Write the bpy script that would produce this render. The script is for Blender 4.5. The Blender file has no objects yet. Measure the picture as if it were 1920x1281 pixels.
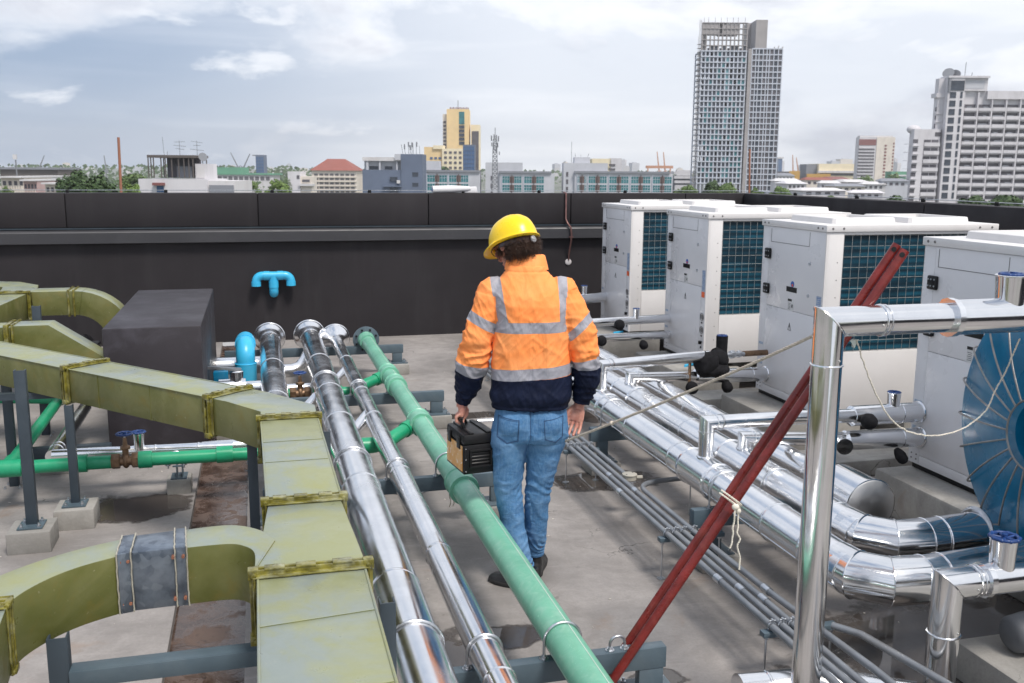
import bpy, bmesh, math, random
from mathutils import Vector, Matrix, Quaternion, noise
from mathutils.bvhtree import BVHTree
from math import sin, cos, pi, radians, sqrt, atan2
random.seed(11)
scene = bpy.context.scene
COL = scene.collection
V = Vector

# ------------------------------------------------------------------ camera
F_PX, PITCH, YAW, ROLL, CAM_H = 1800.0, radians(10.16), radians(14.9), radians(0.4), 2.1
fw = V((sin(YAW)*cos(PITCH), cos(YAW)*cos(PITCH), -sin(PITCH)))
_rt = V((cos(YAW), -sin(YAW), 0)); _up = _rt.cross(fw)
rt = _rt*cos(ROLL) + _up*sin(ROLL); up = _up*cos(ROLL) - _rt*sin(ROLL)
CAMP = V((0, 0, CAM_H))
cam_data = bpy.data.cameras.new('camera'); cam = bpy.data.objects.new('camera', cam_data)
COL.objects.link(cam); scene.camera = cam
M = Matrix((rt, up, -fw)).transposed().to_4x4(); M.translation = CAMP
cam.matrix_world = M
cam_data.sensor_width = 36; cam_data.lens = 36*F_PX/1920; cam_data.clip_start = 0.05; cam_data.clip_end = 20000
cam_data.dof.use_dof = True; cam_data.dof.focus_distance = 4.9; cam_data.dof.aperture_fstop = 8
def at(px, py, dist):
    """world point seen at pixel (of the 1920 wide photo) at a distance along the view axis"""
    d = fw*F_PX + rt*(px-960) - up*(py-640.5)
    return CAMP + d*(dist/F_PX)

# ------------------------------------------------------------------ light
SUN_EL, SUN_AZ = radians(58), radians(158)      # azimuth clockwise from +Y
world = bpy.data.worlds.new('World'); scene.world = world; world.use_nodes = True
def build_world():
    nt = world.node_tree; nt.nodes.clear()
    N = nt.nodes.new; L = nt.links.new
    out = N('ShaderNodeOutputWorld'); bg = N('ShaderNodeBackground'); bg.inputs[1].default_value = 0.094
    sky = N('ShaderNodeTexSky'); sky.sky_type = 'NISHITA'; sky.sun_disc = False
    sky.sun_elevation = SUN_EL; sky.sun_rotation = SUN_AZ; sky.air_density = 1.0; sky.dust_density = 1.5; sky.ozone_density = 1.2
    tc = N('ShaderNodeTexCoord'); sep = N('ShaderNodeSeparateXYZ'); L(tc.outputs['Generated'], sep.inputs[0])
    def math_(op, a, b=None, c=None, clamp=False):
        m = N('ShaderNodeMath'); m.operation = op; m.use_clamp = clamp
        for i, x in enumerate((a, b, c)):
            if x is None: continue
            if isinstance(x, (int, float)): m.inputs[i].default_value = x
            else: L(x, m.inputs[i])
        return m.outputs[0]
    z = math_('MAXIMUM', sep.outputs[2], 0.0)
    den = math_('ADD', z, 0.10)
    cx = math_('DIVIDE', sep.outputs[0], den); cy = math_('DIVIDE', sep.outputs[1], den)
    cmb = N('ShaderNodeCombineXYZ'); L(cx, cmb.inputs[0]); L(cy, cmb.inputs[1])
    def nz(scale, detail, rough, dist, off, zs=2.6):
        mp = N('ShaderNodeMapping'); mp.inputs['Location'].default_value = off; mp.inputs['Scale'].default_value = (1, 1, zs); L(tc.outputs['Generated'], mp.inputs[0])
        n = N('ShaderNodeTexNoise'); n.inputs['Scale'].default_value = scale; n.inputs['Detail'].default_value = detail
        n.inputs['Roughness'].default_value = rough; n.inputs['Distortion'].default_value = dist
        L(mp.outputs[0], n.inputs['Vector']); return n.outputs[0]
    def ss(x, a, b):
        m = N('ShaderNodeMapRange'); m.interpolation_type = 'SMOOTHSTEP'; L(x, m.inputs[0])
        m.inputs[1].default_value = a; m.inputs[2].default_value = b; return m.outputs[0]
    sx, sz = sep.outputs[0], sep.outputs[2]
    big = nz(3.0, 8, 0.57, 0.25, (3.1, 1.7, 0.3)); mid = nz(6.5, 8, 0.58, 0.2, (8.3, 2.2, 4)); streak = nz(3.0, 5, 0.5, 0.3, (0.4, 5.1, 1), 9.0); soft = nz(1.6, 4, 0.5, 0.3, (1.3, 7.7, 2))
    # veil: whiter to the right of the view
    veil = ss(math_('ADD', math_('MULTIPLY', math_('SUBTRACT', soft, 0.5), 0.6), sx), -0.22, 0.34)
    st = math_('MULTIPLY', ss(streak, 0.42, 0.68), 0.20)
    haze = math_('MULTIPLY', math_('SUBTRACT', 1.0, ss(sz, 0.0, 0.10)), 0.16)
    base = math_('ADD', math_('ADD', math_('MULTIPLY', veil, 0.68), st), haze, clamp=True)
    up_ = ss(sz, 0.02, 0.17)
    bank = ss(math_('ADD', math_('ADD', big, math_('MULTIPLY', up_, 0.13)), math_('MULTIPLY', sx, 0.05)), 0.50, 0.72)
    puff = ss(math_('ADD', mid, math_('MULTIPLY', up_, 0.03)), 0.53, 0.69)
    cover = math_('MAXIMUM', base, math_('MULTIPLY', bank, 0.93)); cover = math_('MAXIMUM', cover, math_('MULTIPLY', puff, 0.80), clamp=True)
    # grey undersides in the thick parts of the banks
    shade = math_('MULTIPLY', math_('MULTIPLY', ss(math_('ADD', math_('MULTIPLY', big, 0.65), math_('MULTIPLY', mid, 0.35)), 0.50, 0.64), bank), 0.85)
    cl = N('ShaderNodeMix'); cl.data_type = 'RGBA'; L(shade, cl.inputs[0])
    cl.inputs[6].default_value = (8.5, 8.7, 9.1, 1); cl.inputs[7].default_value = (4.9, 5.1, 5.9, 1)
    cool = N('ShaderNodeMix'); cool.data_type = 'RGBA'; cool.inputs[0].default_value = 0.88
    L(sky.outputs[0], cool.inputs[6]); cool.inputs[7].default_value = (2.45, 3.3, 4.8, 1)
    mx = N('ShaderNodeMix'); mx.data_type = 'RGBA'
    L(cover, mx.inputs[0]); L(cool.outputs[2], mx.inputs[6]); L(cl.outputs[2], mx.inputs[7])
    L(mx.outputs[2], bg.inputs[0]); L(bg.outputs[0], out.inputs[0])
build_world()
sd = bpy.data.lights.new('sun', 'SUN'); sun = bpy.data.objects.new('sun', sd); COL.objects.link(sun)
sd.energy = 2.5; sd.angle = radians(14); sd.color = (1.0, 0.94, 0.87)
sdir = V((sin(SUN_AZ)*cos(SUN_EL), cos(SUN_AZ)*cos(SUN_EL), sin(SUN_EL)))
sun.rotation_euler = sdir.to_track_quat('Z', 'Y').to_euler()
scene.view_settings.view_transform = 'Standard'; scene.view_settings.look = 'None'
scene.view_settings.exposure = 0.5; scene.view_settings.gamma = 1.0

# ------------------------------------------------------------------ materials
def new_mat(name):
    m = bpy.data.materials.new(name); m.use_nodes = True
    nt = m.node_tree; b = nt.nodes['Principled BSDF']; return m, nt, b
class G:
    """little node helper"""
    def __init__(s, nt): s.nt = nt
    def n(s, t, **kw):
        x = s.nt.nodes.new(t)
        for k, v in kw.items(): setattr(x, k, v)
        return x
    def l(s, a, b): s.nt.links.new(a, b)
    def coord(s, which='Object', scale=(1, 1, 1), loc=(0, 0, 0)):
        tc = s.n('ShaderNodeTexCoord'); mp = s.n('ShaderNodeMapping')
        mp.inputs['Scale'].default_value = scale; mp.inputs['Location'].default_value = loc
        s.l(tc.outputs[which], mp.inputs[0]); return mp.outputs[0]
    def world(s, scale=(1, 1, 1), loc=(0, 0, 0)):
        g = s.n('ShaderNodeNewGeometry'); mp = s.n('ShaderNodeMapping')
        mp.inputs['Scale'].default_value = scale; mp.inputs['Location'].default_value = loc
        s.l(g.outputs['Position'], mp.inputs[0]); return mp.outputs[0]
    def noise(s, vec, scale, detail=4, rough=0.55, dist=0.0):
        x = s.n('ShaderNodeTexNoise'); x.inputs['Scale'].default_value = scale; x.inputs['Detail'].default_value = detail
        x.inputs['Roughness'].default_value = rough; x.inputs['Distortion'].default_value = dist
        if vec is not None: s.l(vec, x.inputs['Vector'])
        return x.outputs[0]
    def ramp(s, x, a, b, lo=0.0, hi=1.0, smooth=True):
        m = s.n('ShaderNodeMapRange'); m.interpolation_type = 'SMOOTHSTEP' if smooth else 'LINEAR'
        s.l(x, m.inputs[0])
        for i, v in ((1, a), (2, b), (3, lo), (4, hi)): m.inputs[i].default_value = v
        return m.outputs[0]
    def math(s, op, a, b=None, c=None, clamp=False):
        m = s.n('ShaderNodeMath'); m.operation = op; m.use_clamp = clamp
        for i, x in enumerate((a, b, c)):
            if x is None: continue
            if isinstance(x, (int, float)): m.inputs[i].default_value = x
            else: s.l(x, m.inputs[i])
        return m.outputs[0]
    def mix(s, f, a, b, mode='MIX'):
        m = s.n('ShaderNodeMix'); m.data_type = 'RGBA'; m.blend_type = mode
        for i, x in ((0, f), (6, a), (7, b)):
            if isinstance(x, (int, float)): m.inputs[i].default_value = x
            elif isinstance(x, tuple): m.inputs[i].default_value = (*x[:3], 1)
            else: s.l(x, m.inputs[i])
        return m.outputs[2]
    def bump(s, h, strength, dist, b, prev=None):
        x = s.n('ShaderNodeBump'); x.inputs['Strength'].default_value = strength; x.inputs['Distance'].default_value = dist
        s.l(h, x.inputs['Height'])
        if prev is not None: s.l(prev, x.inputs['Normal'])
        if b is not None: s.l(x.outputs[0], b.inputs['Normal'])
        return x.outputs[0]
def simple(name, col, rough=0.6, metal=0.0, var=0.12, vscale=6.0, bump=0.0, bscale=60.0, dirt=None, dirt_amt=0.3, spec=None, dscale=2.5):
    """painted / plain surface with colour variation, optional dirt and fine bump"""
    m, nt, b = new_mat(name); g = G(nt)
    v = g.coord()
    n = g.noise(v, vscale, 5, 0.6)
    lo = tuple(max(0, c*(1-var)) for c in col); hi = tuple(min(1, c*(1+var)) for c in col)
    c = g.mix(g.ramp(n, 0.3, 0.7), lo, hi)
    if dirt is not None:
        d = g.noise(v, dscale, 7, 0.65, 0.4)
        c = g.mix(g.ramp(d, 0.48, 0.72, 0, dirt_amt), c, dirt)
    g.l(c, b.inputs['Base Color'])
    b.inputs['Metallic'].default_value = metal
    r = g.ramp(g.noise(v, vscale*1.7, 4), 0.3, 0.7, max(0.02, rough-0.07), min(1, rough+0.07)); g.l(r, b.inputs['Roughness'])
    if spec is not None: b.inputs['Specular IOR Level'].default_value = spec
    if bump: g.bump(g.noise(v, bscale, 4), bump, 0.002, b)
    return m
MAT = {}
def metal_clad(name, base=0.86, rough=0.20, wob=0.06):
    """thin polished aluminium cladding: mirror like but dented and wavy"""
    m, nt, b = new_mat(name); g = G(nt)
    v = g.coord()
    b.inputs['Metallic'].default_value = 1.0
    n = g.noise(v, 7, 5, 0.6)
    g.l(g.mix(g.ramp(n, 0.3, 0.75), (base*0.94, base*0.95, base*0.97), (base*1.03, base*1.03, base*1.04)), b.inputs['Base Color'])
    g.l(g.ramp(g.noise(v, 6, 5, 0.6), 0.35, 0.75, rough*0.8, rough*1.45), b.inputs['Roughness'])
    h1 = g.noise(v, 4.0, 2, 0.4); h2 = g.noise(g.coord('Object', (1, 0.35, 1), (2, 5, 1)), 15, 2, 0.4)
    p = g.bump(h1, wob, 0.02, None)
    g.bump(h2, wob*0.25, 0.004, b, p)
    return m
MAT['clad'] = metal_clad('aluminium_cladding')
MAT['clad_smooth'] = metal_clad('smooth_cladding', 0.80, 0.13, 0.05)
MAT['cap'] = metal_clad('matte_cap', 0.55, 0.42, 0.05)
MAT['galv'] = metal_clad('galvanised_steel', 0.62, 0.32, 0.15)
MAT['zinc'] = simple('zinc_fittings', (0.55, 0.57, 0.60), 0.35, 1.0, 0.15, 20)
MAT['beam'] = simple('blue_grey_paint', (0.072, 0.105, 0.130), 0.45, 0, 0.10, 5, 0.15, 90, (0.20, 0.23, 0.24), 0.25)
MAT['beam_dark'] = simple('dark_blue_grey_paint', (0.034, 0.048, 0.062), 0.45, 0, 0.10, 5, 0.15, 90, (0.12, 0.14, 0.15), 0.2)
def wall_mat():
    m, nt, b = new_mat('charcoal_render'); g = G(nt); v = g.world()
    c = g.mix(g.ramp(g.noise(v, 0.9, 5, 0.6), 0.3, 0.7), (0.0235, 0.0210, 0.0235), (0.0300, 0.0270, 0.0300))
    c = g.mix(g.ramp(g.noise(g.world((3.5, 3.5, 0.35)), 1.6, 6, 0.65), 0.50, 0.72, 0, 0.30), c, (0.042, 0.040, 0.043))
    c = g.mix(g.ramp(g.noise(g.world((6, 6, 0.5), (4, 4, 0)), 2.2, 6, 0.7), 0.60, 0.74, 0, 0.35), c, (0.015, 0.013, 0.014))
    c = g.mix(g.ramp(g.noise(v, 9, 6, 0.7), 0.66, 0.76, 0, 0.4), c, (0.06, 0.055, 0.055))
    g.l(c, b.inputs['Base Color']); g.l(g.ramp(g.noise(v, 3, 5), 0.3, 0.7, 0.5, 0.72), b.inputs['Roughness']); g.bump(g.noise(v, 34, 5), 0.25, 0.003, b); b.inputs['Specular IOR Level'].default_value = 0.22; return m
MAT['wall'] = wall_mat()
MAT['box'] = simple('charcoal_box_paint', (0.033, 0.029, 0.034), 0.5, 0, 0.12, 2.0, 0.4, 25, (0.075, 0.07, 0.085), 0.45, dscale=4, spec=0.3)
MAT['ac'] = simple('off_white_steel', (0.70, 0.68, 0.67), 0.38, 0, 0.03, 2, 0.05, 80, (0.48, 0.46, 0.44), 0.25, dscale=1.8)
MAT['ac_panel'] = simple('pale_grey_panel', (0.68, 0.675, 0.69), 0.33, 0, 0.03, 2, 0.05, 80, (0.50, 0.48, 0.46), 0.25, dscale=1.8)
MAT['black'] = simple('black_plastic', (0.009, 0.009, 0.010), 0.4, 0, 0.2, 10, spec=0.3)
MAT['foam'] = simple('black_foam', (0.010, 0.010, 0.012), 0.85, 0, 0.3, 30, 0.6, 120, spec=0.2)
MAT['groove'] = simple('panel_groove', (0.30, 0.29, 0.29), 0.6)
MAT['coil'] = None
MAT['conduit'] = simple('grey_conduit', (0.20, 0.215, 0.235), 0.38, 0.3, 0.12, 9, 0, 0, (0.30, 0.27, 0.24), 0.3)
MAT['red'] = simple('red_oxide_paint', (0.165, 0.017, 0.014), 0.32, 0, 0.30, 14, 0.5, 60, (0.27, 0.07, 0.055), 0.35, dscale=12)
MAT['brass'] = simple('weathered_brass', (0.20, 0.125, 0.075), 0.45, 0.6, 0.25, 25, 0.3, 80)
MAT['blue_wheel'] = simple('blue_enamel', (0.012, 0.045, 0.17), 0.35, 0, 0.2, 20)
MAT['pvc'] = simple('sky_blue_pvc', (0.045, 0.44, 0.72), 0.32, 0, 0.06, 5, 0, 0, (0.18, 0.42, 0.56), 0.25)
MAT['blue_frp'] = simple('deep_blue_resin', (0.003, 0.14, 0.27), 0.25, 0, 0.15, 3, 0.2, 30, (0.02, 0.21, 0.35), 0.5, dscale=4)
MAT['rope'] = simple('beige_rope', (0.52, 0.46, 0.38), 0.9, 0, 0.2, 60, 0.5, 200)
MAT['cord'] = simple('cream_cord', (0.66, 0.62, 0.53), 0.85, 0, 0.15, 60)
MAT['copper'] = simple('oxidised_copper', (0.22, 0.12, 0.11), 0.4, 0.7, 0.2, 20)
MAT['rust'] = simple('rusty_steel', (0.30, 0.12, 0.07), 0.8, 0, 0.3, 2)
MAT['plaster_white'] = simple('white_disc', (0.55, 0.52, 0.52), 0.7)
MAT['sealant'] = simple('white_sealant', (0.36, 0.34, 0.28), 0.7, 0, 0.15, 40, 0.6, 60)
MAT['chrome'] = simple('steel_rods', (0.50, 0.50, 0.48), 0.32, 0.8, 0.15, 15)
MAT['rubber'] = simple('grey_hose', (0.10, 0.105, 0.115), 0.6, 0, 0.15, 8)
MAT['white_paint'] = simple('label_white', (0.60, 0.60, 0.60), 0.5)
MAT['label_blue'] = simple('label_blue', (0.33, 0.40, 0.50), 0.5, var=0.2, vscale=40)
MAT['label_orange'] = simple('label_orange', (0.72, 0.12, 0.03), 0.5)
MAT['logo_blue'] = simple('logo_blue', (0.03, 0.12, 0.42), 0.5)
MAT['beige'] = simple('beige_lid', (0.38, 0.36, 0.31), 0.6)
def green_plastic(name, col, scuff, amt):
    m, nt, b = new_mat(name); g = G(nt); v = g.coord()
    c = g.mix(g.ramp(g.noise(v, 4, 4), 0.3, 0.7), tuple(x*0.9 for x in col), tuple(min(1, x*1.1) for x in col))
    c = g.mix(g.ramp(g.noise(v, 14, 8, 0.7, 1.2), 0.45, 0.75, 0, amt), c, scuff)
    c = g.mix(g.ramp(g.noise(v, 45, 5, 0.7, 2.0), 0.62, 0.70, 0, amt*0.8), c, tuple(min(1, x*1.5) for x in scuff))
    g.l(c, b.inputs['Base Color']); g.l(g.ramp(g.noise(v, 10, 5), 0.3, 0.7, 0.28, 0.45), b.inputs['Roughness'])
    return m
MAT['green'] = green_plastic('faded_green_pipe', (0.150, 0.405, 0.285), (0.27, 0.47, 0.37), 0.7)
MAT['green_deep'] = green_plastic('deep_green_pipe', (0.010, 0.28, 0.135), (0.05, 0.34, 0.19), 0.5)
def coil_mat():
    m, nt, b = new_mat('blue_coil_fins'); g = G(nt); v = g.coord()
    w = g.n('ShaderNodeTexWave'); w.wave_type = 'BANDS'; w.bands_direction = 'Z'; w.inputs['Scale'].default_value = 6.2
    w.inputs['Distortion'].default_value = 0.0; g.l(v, w.inputs['Vector'])
    c = g.mix(w.outputs[0], (0.004, 0.030, 0.052), (0.008, 0.095, 0.15))
    c = g.mix(g.ramp(g.noise(g.coord('Object', (0.6, 0.6, 3)), 2.2, 3), 0.45, 0.62, 0, 0.75), c, (0.003, 0.02, 0.035))
    g.l(c, b.inputs['Base Color']); b.inputs['Roughness'].default_value = 0.45
    w2 = g.n('ShaderNodeTexWave'); w2.bands_direction = 'X'; w2.inputs['Scale'].default_value = 140; g.l(v, w2.inputs['Vector'])
    g.bump(w2.outputs[0], 0.4, 0.003, b)
    return m
MAT['coil'] = coil_mat()
def duct_mat(name='olive_resin_duct', bluish=0.5):
    """galvanised sheet brushed with yellow-olive sealing resin, patchy by noise, with light painted into the top faces"""
    m, nt, b = new_mat(name); g = G(nt); v = g.coord()
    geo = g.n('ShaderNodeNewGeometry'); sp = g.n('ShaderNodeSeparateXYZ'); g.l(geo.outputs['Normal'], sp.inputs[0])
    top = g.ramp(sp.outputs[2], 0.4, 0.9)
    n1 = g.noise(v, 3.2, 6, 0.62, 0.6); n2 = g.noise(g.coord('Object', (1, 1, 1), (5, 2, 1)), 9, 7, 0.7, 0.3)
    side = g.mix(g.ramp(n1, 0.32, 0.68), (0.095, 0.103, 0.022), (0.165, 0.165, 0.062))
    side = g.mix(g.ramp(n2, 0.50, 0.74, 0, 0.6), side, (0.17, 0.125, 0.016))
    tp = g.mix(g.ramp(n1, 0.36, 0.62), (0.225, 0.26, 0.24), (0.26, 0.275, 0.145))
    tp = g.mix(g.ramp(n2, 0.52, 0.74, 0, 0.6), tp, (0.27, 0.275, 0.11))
    c = g.mix(top, side, tp)  # upward faces get a paler, bluer colour, painted as if lit from above
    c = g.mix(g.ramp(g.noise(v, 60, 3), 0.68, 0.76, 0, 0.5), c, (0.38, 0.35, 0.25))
    g.l(c, b.inputs['Base Color'])
    g.l(g.ramp(n2, 0.3, 0.7, 0.26, 0.5), b.inputs['Roughness'])
    p = g.bump(g.noise(v, 4, 2), 0.25, 0.02, None)
    g.bump(g.noise(v, 45, 5), 0.25, 0.002, b, p)
    return m
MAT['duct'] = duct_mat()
MAT['flange'] = simple('resin_coated_flange', (0.155, 0.138, 0.024), 0.20, 0, 0.55, 22, 0.6, 40, (0.33, 0.34, 0.24), 0.75, dscale=11)
def galvduct():
    m, nt, b = new_mat('galvanised_sheet_dark_reflection'); g = G(nt); v = g.coord()
    vo = g.n('ShaderNodeTexVoronoi'); vo.inputs['Scale'].default_value = 38; g.l(v, vo.inputs['Vector'])
    geo = g.n('ShaderNodeNewGeometry'); sp = g.n('ShaderNodeSeparateXYZ'); g.l(geo.outputs['Normal'], sp.inputs[0])
    c = g.mix(g.ramp(g.noise(v, 12, 6), 0.3, 0.7), (0.09, 0.11, 0.14), (0.24, 0.28, 0.33))  # sheet colour darkened to paint in the dark surroundings it reflects
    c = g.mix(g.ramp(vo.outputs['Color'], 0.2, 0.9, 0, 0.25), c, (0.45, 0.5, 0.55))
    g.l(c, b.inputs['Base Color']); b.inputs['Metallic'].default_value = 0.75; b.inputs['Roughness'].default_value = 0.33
    return m
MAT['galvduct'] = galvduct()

def concrete(name, base, puddles=(), stains=True, dark=1.0):
    m, nt, b = new_mat(name); g = G(nt); v = g.world()
    n1 = g.noise(v, 1.3, 7, 0.62, 0.4); n2 = g.noise(g.world((1, 1, 1), (7, 3, 0)), 5.5, 8, 0.68, 0.3); n3 = g.noise(v, 70, 4, 0.6)
    c = g.mix(g.ramp(n1, 0.32, 0.68), tuple(x*0.68 for x in base), tuple(x*1.16 for x in base))
    c = g.mix(g.ramp(n2, 0.42, 0.75, 0, 0.55), c, tuple(x*0.62 for x in base))
    c = g.mix(g.ramp(n2, 0.25, 0.42, 0.35, 0), c, tuple(min(1, x*1.28) for x in base))
    c = g.mix(g.ramp(n3, 0.35, 0.65, 0, 0.16), c, tuple(x*0.5 for x in base))
    n4 = g.noise(g.world((1, 1, 1), (1.5, 9, 0)), 2.1, 6, 0.6, 1.0)
    c = g.mix(g.ramp(n4, 0.60, 0.74, 0, 0.40), c, (base[0]*0.80, base[1]*0.58, base[2]*0.42))
    vc = g.n('ShaderNodeTexVoronoi'); vc.feature = 'DISTANCE_TO_EDGE'; vc.inputs['Scale'].default_value = 0.55
    vm = g.n('ShaderNodeVectorMath'); vm.operation = 'ADD'; g.l(v, vm.inputs[0]); nn = g.n('ShaderNodeTexNoise'); nn.inputs['Scale'].default_value = 3.0; nn.inputs['Detail'].default_value = 6; g.l(v, nn.inputs['Vector'])
    sc = g.n('ShaderNodeVectorMath'); sc.operation = 'SCALE'; sc.inputs['Scale'].default_value = 0.5; g.l(nn.outputs[1], sc.inputs[0]); g.l(sc.outputs[0], vm.inputs[1]); g.l(vm.outputs[0], vc.inputs['Vector'])
    crack = g.math('MULTIPLY', g.math('LESS_THAN', vc.outputs['Distance'], 0.0016), g.ramp(n1, 0.45, 0.6)); c = g.mix(g.math('MULTIPLY', crack, 0.7), c, tuple(x*0.22 for x in base))
    # trowel sweeps
    n5 = g.noise(g.world((0.8, 4, 1), (2, 0, 0)), 3.0, 5, 0.6, 1.5)
    c = g.mix(g.ramp(n5, 0.55, 0.7, 0, 0.22), c, tuple(min(1, x*1.3) for x in base))
    rough = g.ramp(n2, 0.3, 0.7, 0.62, 0.85)
    if puddles:
        wn = g.noise(v, 2.6, 6, 0.62, 0.2); wn2 = g.noise(v, 11, 5, 0.6)
        wob = g.math('ADD', g.math('MULTIPLY', g.math('SUBTRACT', wn, 0.5), 1.5), g.math('MULTIPLY', g.math('SUBTRACT', wn2, 0.5), 0.5))
        sp = g.n('ShaderNodeSeparateXYZ'); g.l(v, sp.inputs[0])
        tot = None
        for (x, y, rx, ry) in puddles:
            dx = g.math('MULTIPLY', g.math('SUBTRACT', sp.outputs[0], x), 1/rx); dy = g.math('MULTIPLY', g.math('SUBTRACT', sp.outputs[1], y), 1/ry)
            d = g.math('SQRT', g.math('ADD', g.math('MULTIPLY', dx, dx), g.math('MULTIPLY', dy, dy)))
            val = g.math('SUBTRACT', 1.0, d)
            tot = val if tot is None else g.math('MAXIMUM', tot, val)
        tot = g.math('ADD', tot, wob)
        damp = g.ramp(tot, -0.02, 0.10); wet = g.ramp(tot, 0.10, 0.20)
        c = g.mix(g.math('MULTIPLY', damp, 0.85), c, tuple(x*0.13 for x in (base[0]*1.1, base[1]*0.95, base[2]*0.85)))
        rough = g.mix(wet, g.mix(g.math('MULTIPLY', damp, 0.6), rough, (0.3, 0.3, 0.3)), (0.03, 0.03, 0.03))
        h = g.math('MULTIPLY', g.math('ADD', g.math('MULTIPLY', n2, 0.6), g.math('MULTIPLY', n3, 0.25)), g.math('SUBTRACT', 1.0, wet))
    else:
        h = g.math('ADD', g.math('MULTIPLY', n2, 0.6), g.math('MULTIPLY', n3, 0.25))
    g.l(c, b.inputs['Base Color']); g.l(rough, b.inputs['Roughness'])
    g.bump(h, 0.45, 0.012, b)
    return m
PUD = ((3.3, 3.05, 1.25, 0.85), (2.75, 2.55, 0.85, 0.55), (1.75, 2.95, 0.38, 0.26), (0.72, 3.55, 0.30, 0.62), (2.25, 5.95, 0.42, 0.22), (2.9, 7.6, 0.4, 0.25),
       (-0.78, 6.15, 0.38, 0.26), (1.02, 3.95, 0.20, 0.13), (3.35, 5.55, 0.34, 0.30), (1.55, 3.42, 0.14, 0.09), (1.72, 7.9, 0.3, 0.12), (0.9, 6.05, 0.16, 0.08), (0.45, 4.6, 0.10, 0.5))
MAT['floor'] = concrete('roof_concrete', (0.290, 0.268, 0.254), PUD)
MAT['plinth'] = concrete('plinth_concrete', (0.34, 0.325, 0.30))
def channel_mat():
    m, nt, b = new_mat('wet_drain_channel'); g = G(nt); v = g.world()
    n1 = g.noise(v, 6, 7, 0.7, 0.5)
    c = g.mix(g.ramp(n1, 0.35, 0.65), (0.050, 0.030, 0.022), (0.12, 0.080, 0.062))
    c = g.mix(g.ramp(g.noise(v, 28, 4), 0.62, 0.72, 0, 0.7), c, (0.02, 0.012, 0.01))
    g.l(c, b.inputs['Base Color']); g.l(g.ramp(n1, 0.45, 0.60, 0.03, 0.55), b.inputs['Roughness'])
    g.bump(n1, 0.2, 0.01, b)
    return m
MAT['channel'] = channel_mat()

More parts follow.
